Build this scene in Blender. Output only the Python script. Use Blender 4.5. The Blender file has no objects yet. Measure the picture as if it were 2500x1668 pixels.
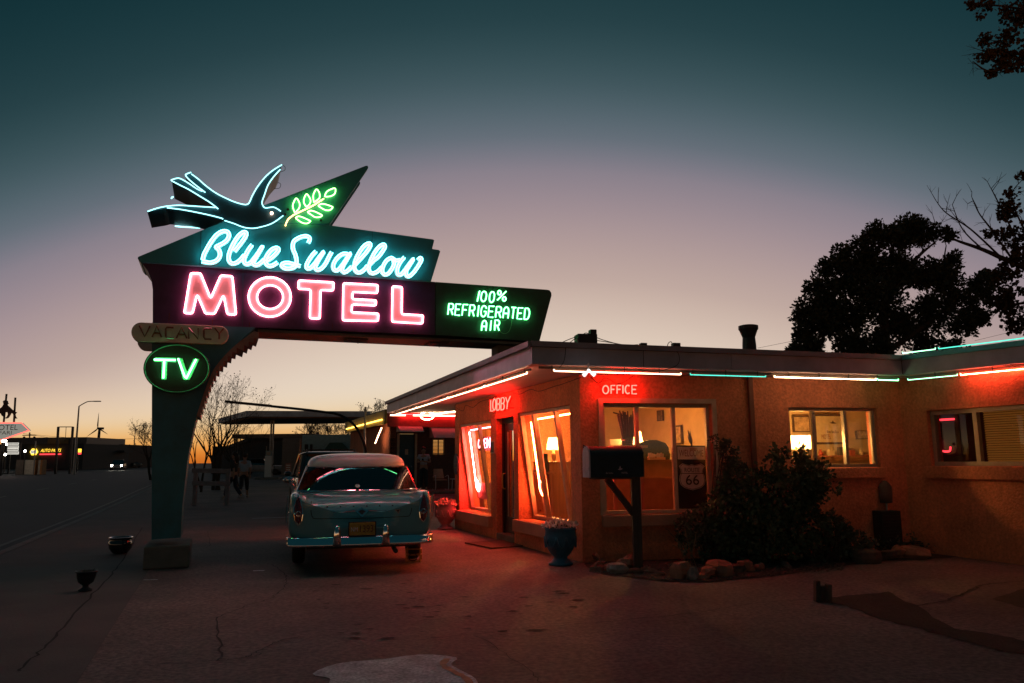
import bpy, bmesh, math, random
from mathutils import Vector, Matrix, Quaternion
R = math.radians
SC = bpy.context.scene
COL = SC.collection
random.seed(7)

# ---------------------------------------------------------------- camera
F_PX, W_PX, H_PX = 1850.0, 2500.0, 1668.0
EYE = Vector((0.0, 0.0, 1.42))
PITCH, ROLL = R(8.94), R(-0.45)
_fw = Vector((0, math.cos(PITCH), math.sin(PITCH)))
_up0 = Vector((0, -math.sin(PITCH), math.cos(PITCH)))
_r0 = Vector((1, 0, 0))
_ri = _r0 * math.cos(ROLL) + _up0 * math.sin(ROLL)
_up = -_r0 * math.sin(ROLL) + _up0 * math.cos(ROLL)
cam_d = bpy.data.cameras.new("camera"); cam = bpy.data.objects.new("camera", cam_d); COL.objects.link(cam)
cam_d.sensor_fit = 'HORIZONTAL'; cam_d.sensor_width = 36.0; cam_d.lens = 36.0 * F_PX / W_PX
cam_d.clip_start = 0.05; cam_d.clip_end = 6000
M = Matrix((( _ri.x, _up.x, -_fw.x), (_ri.y, _up.y, -_fw.y), (_ri.z, _up.z, -_fw.z))).to_4x4()
M.translation = EYE
cam.matrix_world = M
SC.camera = cam

# ---------------------------------------------------------------- sky (dusk, sun already set)
def lin(r, g, b):
    f = lambda c: (c / 255 / 12.92) if c / 255 <= 0.04045 else ((c / 255 + 0.055) / 1.055) ** 2.4
    return (f(r), f(g), f(b))
world = bpy.data.worlds.new("World"); SC.world = world; world.use_nodes = True
nt = world.node_tree; nt.nodes.clear()
def wn(t, **k):
    n = nt.nodes.new(t)
    for a, b in k.items(): setattr(n, a, b)
    return n
def wmath(op, a, b=None):
    n = wn('ShaderNodeMath', operation=op)
    for i, v in enumerate((a, b)):
        if v is None: continue
        if isinstance(v, (int, float)): n.inputs[i].default_value = v
        else: nt.links.new(v, n.inputs[i])
    return n.outputs[0]
tc = wn('ShaderNodeTexCoord'); sx = wn('ShaderNodeSeparateXYZ'); nt.links.new(tc.outputs['Generated'], sx.inputs[0])
X, Y, Z = sx.outputs
SUN_AZ = R(0.5)
hl = wmath('SQRT', wmath('ADD', wmath('MULTIPLY', X, X), wmath('ADD', wmath('MULTIPLY', Y, Y), 1e-6)))
cosd = wmath('DIVIDE', wmath('ADD', wmath('MULTIPLY', X, math.sin(SUN_AZ)), wmath('MULTIPLY', Y, math.cos(SUN_AZ))), hl)
ang = wmath('ARCCOSINE', wmath('MINIMUM', wmath('MAXIMUM', cosd, -0.9999), 0.9999))
elev = wmath('MULTIPLY', wmath('ARCSINE', Z), 180 / math.pi)
angd = wmath('DIVIDE', ang, R(46.0))
low = wn('ShaderNodeMapRange', interpolation_type='SMOOTHSTEP'); low.inputs['From Min'].default_value = -0.5; low.inputs['From Max'].default_value = 6.5; nt.links.new(elev, low.inputs['Value'])
shift = wmath('MULTIPLY', wmath('MULTIPLY', wmath('MINIMUM', wmath('MULTIPLY', angd, angd), 2.6), 16.5), low.outputs[0])
e2 = wmath('DIVIDE', wmath('ADD', elev, shift), 45.0)
ramp = wn('ShaderNodeValToRGB'); nt.links.new(e2, ramp.inputs[0])
cr = ramp.color_ramp; cr.interpolation = 'B_SPLINE'
stops = [(-1.0, (196, 112, 46)), (1.1, (228, 150, 70)), (2.0, (237, 184, 112)), (3.8, (235, 207, 165)), (5.3, (234, 216, 191)), (6.9, (231, 214, 195)),
         (9.1, (222, 202, 184)), (11.2, (210, 188, 174)), (13.7, (192, 168, 158)), (17.7, (168, 147, 150)), (21.6, (136, 127, 139)), (24.1, (98, 111, 121)),
         (27.8, (61, 85, 91)), (32.0, (35, 62, 68)), (38.0, (17, 48, 54)), (45.0, (11, 41, 47))]
cr.elements[0].position = 0.0; cr.elements[0].color = (*lin(*stops[0][1]), 1)
cr.elements[1].position = 1.0; cr.elements[1].color = (*lin(*stops[-1][1]), 1)
for e, c in stops[1:-1]:
    k = cr.elements.new(max(0.002, e / 45.0)); k.color = (*lin(*c), 1)
bg = wn('ShaderNodeBackground'); bg.inputs[1].default_value = 1.0
out = wn('ShaderNodeOutputWorld')
warm = wn('ShaderNodeMix'); warm.data_type = 'RGBA'; warm.blend_type = 'MULTIPLY'; warm.inputs[7].default_value = (1.0, .76, .44, 1)
nt.links.new(wmath('MULTIPLY', wmath('MINIMUM', wmath('MULTIPLY', angd, 1.9), 1.0), wmath('SUBTRACT', 1.0, low.outputs[0])), warm.inputs[0])
nt.links.new(ramp.outputs[0], warm.inputs[6]); nt.links.new(warm.outputs[2], bg.inputs[0]); nt.links.new(bg.outputs[0], out.inputs[0])

# ---------------------------------------------------------------- render settings
vs = SC.view_settings
vs.view_transform = 'Standard'; vs.look = 'None'; vs.exposure = 0.0; vs.gamma = 1.0; vs.use_curve_mapping = False
SC.render.engine = 'CYCLES'
cy = SC.cycles
cy.use_denoising = True
try: cy.denoiser = 'OPENIMAGEDENOISE'
except Exception: pass
cy.max_bounces = 7; cy.diffuse_bounces = 3; cy.glossy_bounces = 3; cy.transparent_max_bounces = 16; cy.transmission_bounces = 4
cy.sample_clamp_indirect = 3.0; cy.caustics_reflective = False; cy.caustics_refractive = False
cy.use_light_tree = True

# ---------------------------------------------------------------- photo pixel -> point in the world
def ray(x, y): return _fw * F_PX + _ri * (x - 1250.0) + _up * (834.0 - y)
def PZ(x, y, z=0.0):
    d = ray(x, y); return EYE + d * ((z - EYE.z) / d.z)
def PV(x, y, o, dr):
    n = Vector((-dr.y, dr.x, 0)); d = ray(x, y)
    return EYE + d * ((Vector((o.x, o.y, 0)) - Vector((EYE.x, EYE.y, 0))).dot(n) / d.dot(n))
def PY(x, y, D):
    d = ray(x, y); return EYE + d * (D / d.y)
def zf(ox, oy, s): return lambda X, Y: (ox + s * X, oy + s * Y)
Z1 = zf(300, 380, .340426); Z2 = zf(300, 760, .42083); Z4 = zf(440, 980, .17857); Z5 = zf(900, 780, .39544)
Z6 = zf(1300, 880, .35714); Z7 = zf(1880, 780, .42091); Z8 = zf(1040, 660, .144681); Z9 = zf(0, 940, .15303)
ZS = zf(460, 540, .12766); ZW = zf(740, 560, .13617); ZB = zf(350, 390, .157447); ZL = zf(680, 430, .097872)
ZV = zf(310, 770, .131915); ZD = zf(1110, 940, .2488); ZO = zf(1380, 920, .24235); ZC = zf(680, 1040, .22963)
ZG = zf(900, 960, .17857); ZR = zf(1360, 780, .22979)
def gz(y):                                    # the street climbs gently away from the camera
    t = max(0.0, min(y, 175.0) - 20.0); return 0.0072 * t * min(1.0, t / 20.0)

AD = Vector((-.360, .933, 0)).normalized()    # along the road and the lobby front
SD = Vector((.933, .360, 0)).normalized()     # square to the road
BD = Vector((5.13, 1.03, 0)).normalized()     # along the office front
UP = Vector((0, 0, 1))

# ---------------------------------------------------------------- materials
def nodes_of(name):
    m = bpy.data.materials.new(name); m.use_nodes = True; t = m.node_tree; return m, t, t.nodes['Principled BSDF']
def mat(name, col, rough=.6, metal=0.0, var=.18, scale=5.0, bump=.15, bscale=60.0, coat=0.0, spec=.5, dist=.01, stretch=None, col2=None, grain=None, streak=0):
    m, t, b = nodes_of(name); N = t.nodes.new; L = t.links.new
    tc = N('ShaderNodeTexCoord'); src = tc.outputs['Object']
    if stretch:
        mp = N('ShaderNodeMapping'); mp.inputs['Scale'].default_value = stretch; L(src, mp.inputs[0]); src = mp.outputs[0]
    n = N('ShaderNodeTexNoise'); n.inputs['Scale'].default_value = scale; n.inputs['Detail'].default_value = 6; n.inputs['Roughness'].default_value = .62
    L(src, n.inputs['Vector'])
    r = N('ShaderNodeValToRGB'); L(n.outputs['Fac'], r.inputs[0])
    c2 = col2 or tuple(min(1, c * (1 + var)) for c in col)
    c1 = tuple(c * (1 - var) for c in col)
    r.color_ramp.elements[0].position = .32; r.color_ramp.elements[0].color = (*c1, 1)
    r.color_ramp.elements[1].position = .68; r.color_ramp.elements[1].color = (*c2, 1)
    last = r.outputs[0]
    for sc_, lo, hi, st in ([(grain[0], 1 - grain[1], 1 + grain[1], None)] if grain else []) + ([(2.2, 1 - streak, 1.06, (3.5, 3.5, .35))] if streak else []):
        g = N('ShaderNodeTexNoise'); g.inputs['Scale'].default_value = sc_; g.inputs['Detail'].default_value = 5; gs_ = tc.outputs['Object']
        if st: gm = N('ShaderNodeMapping'); gm.inputs['Scale'].default_value = st; L(gs_, gm.inputs[0]); gs_ = gm.outputs[0]
        L(gs_, g.inputs['Vector']); mr_ = N('ShaderNodeMapRange'); mr_.inputs['From Min'].default_value = .34; mr_.inputs['From Max'].default_value = .64; mr_.inputs['To Min'].default_value = lo; mr_.inputs['To Max'].default_value = hi
        L(g.outputs['Fac'], mr_.inputs['Value']); mx = N('ShaderNodeMix'); mx.data_type = 'RGBA'; mx.blend_type = 'MULTIPLY'; mx.inputs['Factor'].default_value = 1.0
        L(last, mx.inputs[6]); L(mr_.outputs[0], mx.inputs[7]); last = mx.outputs[2]
    L(last, b.inputs['Base Color'])
    b.inputs['Roughness'].default_value = rough; b.inputs['Metallic'].default_value = metal
    b.inputs['Coat Weight'].default_value = coat; b.inputs['Coat Roughness'].default_value = .06
    b.inputs['Specular IOR Level'].default_value = spec
    if var and rough > .15:
        mr = N('ShaderNodeMapRange'); mr.inputs['To Min'].default_value = max(0, rough - .12); mr.inputs['To Max'].default_value = min(1, rough + .12)
        L(n.outputs['Fac'], mr.inputs['Value']); L(mr.outputs[0], b.inputs['Roughness'])
    if bump:
        n2 = N('ShaderNodeTexNoise'); n2.inputs['Scale'].default_value = bscale; n2.inputs['Detail'].default_value = 4
        L(src, n2.inputs['Vector'])
        bp = N('ShaderNodeBump'); bp.inputs['Strength'].default_value = bump; bp.inputs['Distance'].default_value = dist
        L(n2.outputs['Fac'], bp.inputs['Height']); L(bp.outputs[0], b.inputs['Normal'])
    return m
def emit(name, col, s):
    m = bpy.data.materials.new(name); m.use_nodes = True; t = m.node_tree; t.nodes.clear()
    e = t.nodes.new('ShaderNodeEmission'); e.inputs[0].default_value = (*col, 1); e.inputs[1].default_value = s
    o = t.nodes.new('ShaderNodeOutputMaterial'); t.links.new(e.outputs[0], o.inputs[0]); return m
def glass(name, tint=(.95, .95, .95), refl=1.0, rough=.015, ior=1.5):
    m = bpy.data.materials.new(name); m.use_nodes = True; t = m.node_tree; t.nodes.clear(); N = t.nodes.new; L = t.links.new
    tr = N('ShaderNodeBsdfTransparent'); tr.inputs[0].default_value = (*tint, 1)
    gl = N('ShaderNodeBsdfGlossy'); gl.inputs['Roughness'].default_value = rough; gl.inputs[0].default_value = (refl, refl, refl, 1)
    fr = N('ShaderNodeFresnel'); fr.inputs[0].default_value = ior
    mx = N('ShaderNodeMixShader'); o = N('ShaderNodeOutputMaterial')
    L(fr.outputs[0], mx.inputs[0]); L(tr.outputs[0], mx.inputs[1]); L(gl.outputs[0], mx.inputs[2]); L(mx.outputs[0], o.inputs[0]); return m
def wavebump(m, scale, direction='X', strength=.6, dist=.01, rot=0.0):
    t = m.node_tree; b = t.nodes['Principled BSDF']; N = t.nodes.new; L = t.links.new
    tc = N('ShaderNodeTexCoord'); mp = N('ShaderNodeMapping'); mp.inputs['Rotation'].default_value = (0, 0, rot); L(tc.outputs['Object'], mp.inputs[0])
    w = N('ShaderNodeTexWave'); w.bands_direction = direction; w.wave_profile = 'SAW'; w.inputs['Scale'].default_value = scale; L(mp.outputs[0], w.inputs[0])
    bp = N('ShaderNodeBump'); bp.inputs['Strength'].default_value = strength; bp.inputs['Distance'].default_value = dist
    L(w.outputs['Fac'], bp.inputs['Height'])
    if b.inputs['Normal'].is_linked: L(b.inputs['Normal'].links[0].from_socket, bp.inputs['Normal'])
    L(bp.outputs[0], b.inputs['Normal']); return m

# ---------------------------------------------------------------- mesh building
WL = {}
def smooth_pts(p, n=5, closed=False):
    p = [Vector(q) for q in p]; k = len(p); o = []
    if k < 3: return p
    for i in range(k if closed else k - 1):
        a, b, c, d = (p[(i - 1) % k], p[i], p[(i + 1) % k], p[(i + 2) % k]) if closed else (p[max(i - 1, 0)], p[i], p[i + 1], p[min(i + 2, k - 1)])
        for j in range(n):
            t = j / n
            o.append(.5 * ((2 * b) + (c - a) * t + (2 * a - 5 * b + 4 * c - d) * t * t + (3 * b - a - 3 * c + d) * t ** 3))
    if not closed: o.append(p[-1])
    return o
class MB:
    def __init__(s): s.v = []; s.f = []
    def add(s, vs, fs):
        b = len(s.v); s.v += [Vector(q) for q in vs]; s.f += [tuple(b + i for i in f) for f in fs]; return s
    def quad(s, *p): return s.add(p, [tuple(range(len(p)))])
    def boxv(s, c, x, y, z):                      # centre and three half-axis vectors
        c = Vector(c); x, y, z = Vector(x), Vector(y), Vector(z)
        vs = [c + a * x + b * y + d * z for d in (-1, 1) for b in (-1, 1) for a in (-1, 1)]
        return s.add(vs, [(0, 2, 3, 1), (4, 5, 7, 6), (0, 1, 5, 4), (2, 6, 7, 3), (1, 3, 7, 5), (0, 4, 6, 2)])
    def box(s, c, sz, rz=0.0):
        cx, sn = math.cos(rz), math.sin(rz)
        return s.boxv(c, Vector((cx, sn, 0)) * sz[0] / 2, Vector((-sn, cx, 0)) * sz[1] / 2, UP * sz[2] / 2)
    def bar(s, a, b, w, h=None, up=UP):
        a, b = Vector(a), Vector(b); d = b - a; h = h or w
        x = d.cross(up)
        if x.length < 1e-6: x = d.cross(Vector((1, 0, 0)))
        x.normalize(); y = x.cross(d).normalized()
        return s.boxv((a + b) / 2, x * w / 2, d / 2, y * h / 2)
    def prism(s, pts, d):                         # planar outline pushed along vector d
        n = len(pts); p = [Vector(q) for q in pts]; d = Vector(d)
        return s.add(p + [q + d for q in p], [tuple(range(n - 1, -1, -1)), tuple(range(n, 2 * n))] + [(i, (i + 1) % n, n + (i + 1) % n, n + i) for i in range(n)])
    def tube(s, pts, r, n=7, closed=False, caps=True):
        p = [Vector(q) for q in pts]; k = len(p)
        if k < 2: return s
        rr = r if isinstance(r, (list, tuple)) else [r] * k
        tan = []
        for i in range(k):
            a = p[(i - 1) % k] if closed or i else p[0]; b = p[(i + 1) % k] if closed or i < k - 1 else p[-1]
            t = b - a
            tan.append(t.normalized() if t.length > 1e-9 else Vector((0, 0, 1)))
        u = tan[0].orthogonal().normalized(); vs = []
        for i in range(k):
            if i:
                q = tan[i - 1].rotation_difference(tan[i]); u = q @ u
                u = (u - tan[i] * u.dot(tan[i])).normalized()
            w = tan[i].cross(u)
            vs += [p[i] + (u * math.cos(2 * math.pi * j / n) + w * math.sin(2 * math.pi * j / n)) * rr[i] for j in range(n)]
        fs = []
        for i in range(k if closed else k - 1):
            a, b = i * n, ((i + 1) % k) * n
            fs += [(a + j, a + (j + 1) % n, b + (j + 1) % n, b + j) for j in range(n)]
        if caps and not closed: fs += [tuple(range(n - 1, -1, -1)), tuple((k - 1) * n + j for j in range(n))]
        return s.add(vs, fs)
    def ribbon(s, pts, w, nrm, t=.01, creep=.004, closed=False):
        p = [Vector(q) for q in pts]; nrm = Vector(nrm).normalized(); k = len(p); vs = []
        for i in range(k):
            a = p[max(i - 1, 0)]; b = p[min(i + 1, k - 1)]
            if closed: a = p[(i - 1) % k]; b = p[(i + 1) % k]
            x = (b - a).cross(nrm).normalized() * w / 2; o = nrm * (creep * i / k)
            vs += [p[i] - x + o, p[i] + x + o, p[i] + x + o + nrm * t, p[i] - x + o + nrm * t]
        fs = []
        for i in range(k if closed else k - 1):
            a, b = 4 * i, 4 * ((i + 1) % k)
            fs += [(a + j, a + (j + 1) % 4, b + (j + 1) % 4, b + j) for j in range(4)]
        if not closed: fs += [(0, 3, 2, 1), tuple(4 * (k - 1) + j for j in range(4))]
        return s.add(vs, fs)
    def lathe(s, prof, c=(0, 0, 0), n=24, sx=1.0, sy=1.0):
        c = Vector(c); vs = [c + Vector((r * math.cos(2 * math.pi * j / n) * sx, r * math.sin(2 * math.pi * j / n) * sy, z)) for r, z in prof for j in range(n)]
        fs = [(i * n + j, i * n + (j + 1) % n, (i + 1) * n + (j + 1) % n, (i + 1) * n + j) for i in range(len(prof) - 1) for j in range(n)]
        return s.add(vs, fs)
    def blob(s, c, r, seed=0, n=10, m=7, rough=.25, sq=(1, 1, 1)):
        rnd = random.Random(seed); ph = [(rnd.uniform(-1, 1), rnd.uniform(-1, 1), rnd.uniform(-1, 1), rnd.uniform(0, 6)) for _ in range(5)]
        c = Vector(c); vs = []
        for i in range(m + 1):
            th = math.pi * i / m
            for j in range(n):
                a = 2 * math.pi * j / n; d = Vector((math.sin(th) * math.cos(a), math.sin(th) * math.sin(a), math.cos(th)))
                k = 1 + rough * sum(math.sin(3 * (d.x * q[0] + d.y * q[1] + d.z * q[2]) + q[3]) for q in ph) / 2.2
                vs.append(c + Vector((d.x * sq[0], d.y * sq[1], d.z * sq[2])) * r * k)
        return s.add(vs, [(i * n + j, (i + 1) * n + j, (i + 1) * n + (j + 1) % n, i * n + (j + 1) % n) for i in range(m) for j in range(n)])
    def loft(s, secs, cap0=True, cap1=True, closed=True):
        n = len(secs[0]); vs = [q for c in secs for q in c]; m = n if closed else n - 1
        fs = [(i * n + j, i * n + (j + 1) % n, (i + 1) * n + (j + 1) % n, (i + 1) * n + j) for i in range(len(secs) - 1) for j in range(m)]
        if cap0: fs.append(tuple(range(n - 1, -1, -1)))
        if cap1: fs.append(tuple((len(secs) - 1) * n + j for j in range(n)))
        return s.add(vs, fs)
    def build(s, name, m, parent=None, origin=None, local=False, smooth=False, bevel=0.0, sub=0, merge=False):
        L = WL.get(parent.name, Vector()) if parent is not None else Vector(origin or (0, 0, 0))
        if local: L = Vector()
        me = bpy.data.meshes.new(name); me.from_pydata([tuple(q - L) for q in s.v], [], s.f)
        bm = bmesh.new(); bm.from_mesh(me)
        if merge: bmesh.ops.remove_doubles(bm, verts=bm.verts, dist=1e-4)
        bmesh.ops.recalc_face_normals(bm, faces=bm.faces)
        bm.to_mesh(me); bm.free()
        if smooth: me.polygons.foreach_set('use_smooth', [True] * len(me.polygons))
        me.materials.append(m)
        o = bpy.data.objects.new(name, me); COL.objects.link(o)
        if parent is not None: o.parent = parent; WL[o.name] = WL.get(parent.name, Vector())
        else: o.location = L; WL[o.name] = L
        if bevel:
            md = o.modifiers.new('bevel', 'BEVEL'); md.width = bevel; md.segments = 2; md.limit_method = 'ANGLE'; md.angle_limit = R(40)
        if sub:
            md = o.modifiers.new('sub', 'SUBSURF'); md.levels = sub; md.render_levels = sub
        return o
def tag(o, label=None, cat=None, group=None, kind=None):
    if label: o['label'] = label
    if cat: o['category'] = cat
    if group: o['group'] = group
    if kind: o['kind'] = kind
    return o
def thing(name, loc, label, cat, group=None, rz=0.0):
    o = bpy.data.objects.new(name, None); COL.objects.link(o); o.location = loc; o.rotation_euler = (0, 0, rz); o.empty_display_size = .2
    WL[o.name] = Vector(loc); return tag(o, label, cat, group)
def mod_wall(mb, o, dr, length, h, thick, holes, z0=0.0, inward=None):
    """a wall with rectangular openings: faces on both sides and the reveals between them"""
    dr = Vector(dr).normalized(); inn = Vector(inward).normalized() * thick; o = Vector(o)
    us = sorted({0.0, length, *[min(max(q, 0), length) for hh in holes for q in hh[:2]]}); zs = sorted({z0, h, *[q for hh in holes for q in hh[2:]]})
    P = lambda u, z, k: Vector((o.x, o.y, 0)) + dr * u + UP * z + inn * k
    solid = lambda i, j: 0 <= i < len(us) - 1 and 0 <= j < len(zs) - 1 and not any(a - 1e-6 <= us[i] and us[i + 1] <= b + 1e-6 and c - 1e-6 <= zs[j] and zs[j + 1] <= d + 1e-6 for a, b, c, d in holes)
    for i in range(len(us) - 1):
        for j in range(len(zs) - 1):
            if not solid(i, j): continue
            a, b, c, d = us[i], us[i + 1], zs[j], zs[j + 1]
            mb.quad(P(a, c, 0), P(b, c, 0), P(b, d, 0), P(a, d, 0)); mb.quad(P(a, c, 1), P(a, d, 1), P(b, d, 1), P(b, c, 1))
            if not solid(i - 1, j): mb.quad(P(a, c, 0), P(a, d, 0), P(a, d, 1), P(a, c, 1))
            if not solid(i + 1, j): mb.quad(P(b, c, 0), P(b, c, 1), P(b, d, 1), P(b, d, 0))
            if not solid(i, j - 1): mb.quad(P(a, c, 0), P(a, c, 1), P(b, c, 1), P(b, c, 0))
            if not solid(i, j + 1): mb.quad(P(a, d, 0), P(b, d, 0), P(b, d, 1), P(a, d, 1))
    return mb
def text_polys(txt, size=1.0):
    """outline lettering from Blender's own font: flat vertices, faces and width"""
    c = bpy.data.curves.new('lettering', 'FONT'); c.body = txt; c.size = size; c.resolution_u = 3
    o = bpy.data.objects.new('lettering', c); COL.objects.link(o)
    dg = bpy.context.evaluated_depsgraph_get(); me = bpy.data.meshes.new_from_object(o.evaluated_get(dg))
    vs = [v.co.copy() for v in me.vertices]; fs = [tuple(p.vertices) for p in me.polygons]
    bpy.data.objects.remove(o); bpy.data.curves.remove(c); bpy.data.meshes.remove(me)
    return vs, fs
def text_on(mb, txt, p, ux, uy, w, h):
    """fit flat lettering into a w x h field that starts at p (bottom left)"""
    vs, fs = text_polys(txt)
    x0, x1 = min(v.x for v in vs), max(v.x for v in vs); y0, y1 = min(v.y for v in vs), max(v.y for v in vs)
    p = Vector(p); ux = Vector(ux).normalized(); uy = Vector(uy).normalized()
    mb.add([p + ux * ((v.x - x0) / (x1 - x0) * w) + uy * ((v.y - y0) / (y1 - y0) * h) for v in vs], fs); return mb
# single-stroke letters for neon tubing, in a 1 x 1 cell
def arc(cx, cy, rx, ry, a0, a1, n=8): return [(cx + rx * math.cos(R(a0 + (a1 - a0) * i / n)), cy + ry * math.sin(R(a0 + (a1 - a0) * i / n))) for i in range(n + 1)]
GL = {
 'A': [[(0, 0), (0, .6)] + arc(.5, .6, .5, .4, 180, 0) + [(1, 0)], [(0, .42), (1, .42)]],
 'a': [[(0, 0), (.5, 1), (1, 0)], [(.2, .36), (.8, .36)]],
 'B': [[(0, 0), (0, 1), (.6, 1)] + arc(.6, .76, .38, .24, 90, -90) + [(0, .52)], [(.6, .52)] + arc(.6, .26, .4, .26, 90, -90) + [(0, 0)]],
 'C': [arc(.55, .5, .5, .5, 50, 310, 14)], 'c': [[(1, 1), (.15, 1), (0, .85), (0, .15), (.15, 0), (1, 0)]],
 'D': [[(0, 0), (0, 1), (.5, 1)] + arc(.5, .5, .5, .5, 90, -90, 10) + [(0, 0)]],
 'E': [[(1, 1), (0, 1), (0, 0), (1, 0)], [(0, .52), (.8, .52)]], 'F': [[(1, 1), (0, 1), (0, 0)], [(0, .52), (.8, .52)]],
 'G': [arc(.5, .62, .5, .38, 20, 180, 8) + arc(.5, .38, .5, .38, 180, 360, 8) + [(1, .48), (.55, .48)]],
 'I': [[(.5, 0), (.5, 1)]], 'L': [[(0, 1), (0, 0), (1, 0)]], 'N': [[(0, 0), (0, 1), (1, 0), (1, 1)]],
 'O': [arc(.5, .5, .5, .5, 90, 450, 18)], '0': [arc(.5, .62, .5, .38, 0, 180, 8) + arc(.5, .38, .5, .38, 180, 360, 8) + [(1, .62)]],
 'P': [[(0, 0), (0, 1), (.6, 1)] + arc(.6, .73, .4, .27, 90, -90) + [(0, .46)]],
 'R': [[(0, 0), (0, 1), (.6, 1)] + arc(.6, .74, .4, .26, 90, -90) + [(0, .48)], [(.55, .48), (1, 0)]],
 'T': [[(0, 1), (1, 1)], [(.5, 1), (.5, 0)]], 'V': [[(0, 1), (.5, 0), (1, 1)]], 'Y': [[(0, 1), (.5, .5), (1, 1)], [(.5, .5), (.5, 0)]],
 '1': [[(.35, .8), (.6, 1), (.6, 0)]], '%': [[(.0, 0), (1, 1)], arc(.2, .78, .2, .22, 90, 450, 10), arc(.82, .2, .2, .22, 90, 450, 10)],
}
# ---------------------------------------------------------------- shared materials
m_stucco = mat('amber_lit_stucco', (.60, .21, .10), .88, var=.24, scale=1.1, bump=1.0, bscale=34, dist=.016, grain=(26, .16), streak=.07)  # pink paint with the amber light on the walls put into its colour
m_stucco_in = mat('amber_plaster', (.62, .47, .24), .8, var=.12, scale=3, bump=.6, bscale=38, dist=.012)
m_cream = mat('cream_paint', (.46, .37, .28), .5, var=.1, scale=6, bump=.08)
m_framewood = mat('painted_wood', (.55, .40, .27), .5, var=.15, scale=8, bump=.1)
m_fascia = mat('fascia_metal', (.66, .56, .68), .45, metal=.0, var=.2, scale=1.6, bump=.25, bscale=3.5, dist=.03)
m_fascia_skylit = mat('fascia_skylit', (.36, .38, .46), .6, metal=.0, var=.2, scale=2, bump=.2, bscale=4, dist=.02)  # darker copy of the fascia, sky-lit blue put into its colour
m_soffit = wavebump(mat('soffit_boards', (.72, .56, .52), .55, var=.1, scale=3, bump=.08), 5.0, 'X', .8, .02, rot=R(-21))
m_rooftop = mat('roof_felt', (.06, .06, .065), .9)
m_black = mat('black_rubber', (.012, .012, .013), .6, var=.2, bump=.1)
m_iron = mat('dark_iron', (.03, .03, .033), .5, metal=.5, var=.3, scale=9)
m_galv = mat('galvanised', (.30, .31, .32), .45, metal=.7, var=.2, scale=8)
m_chrome = mat('chrome', (.75, .76, .78), .08, metal=1.0, var=.04, scale=3, bump=0)
m_white = mat('white_paint', (.75, .74, .72), .45, var=.06, scale=6, bump=.05)
m_concrete = mat('concrete_block', (.19, .165, .14), .9, var=.22, scale=3, bump=.5, bscale=45)
m_wood_dark = mat('weathered_wood', (.075, .05, .036), .75, var=.35, scale=3, bump=.4, bscale=20, stretch=(6, 6, .6))
m_wood_red = mat('red_wood', (.26, .09, .05), .5, var=.25, scale=3, bump=.2, stretch=(6, 6, .6))
m_wire = mat('black_wire', (.014, .014, .014), .6, var=.1, bump=0)
m_glass = glass('window_glass')
# neon gas colours
n_red = emit('neon_red', (1.0, .04, .034), 330)
n_pink = emit('neon_pink', (1.0, .19, .24), 20)
n_hot = emit('neon_orange_red', (1.0, .0075, .0052), 68)
n_aqua = emit('neon_aqua', (.18, .82, .90), 7.5)
n_aqua_dim = emit('neon_aqua_outline', (.36, .95, 1.0), 2.6)
n_green = emit('neon_green', (.17, 1.0, .34), 10)
n_lime = emit('neon_lime', (.36, 1.0, .20), 8.0)
n_gold = emit('neon_gold', (1.0, .55, .18), 6.5)
n_white = emit('neon_white', (1.0, .52, .30), 12)
n_ice = emit('neon_ice', (1.0, .60, .32), 24)
n_teal = emit('neon_teal', (.10, .85, .62), 1.6)
n_warm = emit('neon_salmon', (1.0, .12, .035), 115)
# ================================================================ the big roadside sign
B0 = PZ(348, 1391); OS = PZ(372, 1389.5) + AD * .05
T = .72
SN = -AD                                           # towards the viewer
def sp(p, w=0.0): return PV(p[0], p[1], OS + SN * w, SD)
def spl(pts, f, w=0.0): return [sp(f(*q), w) for q in pts]
# painted metals of the sign
m_pylon = mat('pylon_teal', (.026, .17, .205), .5, var=.3, scale=2.5, bump=.12, bscale=25)
m_board = mat('board_turquoise', (.030, .27, .29), .45, var=.12, scale=2.0, bump=.06, bscale=14)
m_panel = mat('panel_navy', (.055, .024, .085), .5, var=.35, scale=2.5, bump=.08, bscale=16)
m_panel_g = mat('panel_green_black', (.02, .08, .05), .5, var=.35, scale=3.0, bump=.1, bscale=14)
m_bird = mat('swallow_navy', (.016, .085, .11), .5, var=.2, scale=3, bump=.08)
m_under = mat('sign_underside', (.11, .095, .075), .7, var=.3, scale=3, bump=.3, bscale=20)
m_lpink = mat('letter_pink', (.78, .62, .60), .5, var=.1, scale=3, bump=.05)
m_lwhite = mat('letter_white', (.80, .80, .76), .5, var=.05, scale=4, bump=.04)
m_lgreen = mat('letter_green', (.22, .55, .28), .5, var=.12, scale=4, bump=.05)
m_copper = mat('stepped_copper', (.26, .16, .13), .45, metal=.4, var=.3, scale=5, bump=.2)
m_vac = mat('vacancy_grey', (.72, .66, .54), .6, var=.2, scale=4, bump=.2, bscale=18)
m_tube_off = mat('unlit_tube', (.20, .055, .035), .25, var=.3, scale=20, bump=0, coat=.5)
m_oval = mat('oval_black', (.012, .026, .018), .4, var=.3, scale=4, bump=.1)
m_orim = mat('oval_rim', (.05, .16, .10), .4, var=.2, metal=.3)

sign = thing('motel_sign', (OS.x, OS.y, 0), 'towering teal neon motel sign with a swallow, arching over the parked turquoise car', 'neon sign')
# footing
ft0, ft1 = PZ(348, 1391), PZ(461, 1386)
hb = .30
c = (ft0 + ft1) / 2 + AD * .55
MB().boxv(c + UP * hb / 2, SD * (ft1 - ft0).length / 2, AD * .55, UP * hb / 2).build('footing', m_concrete, sign, bevel=.02)
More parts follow.
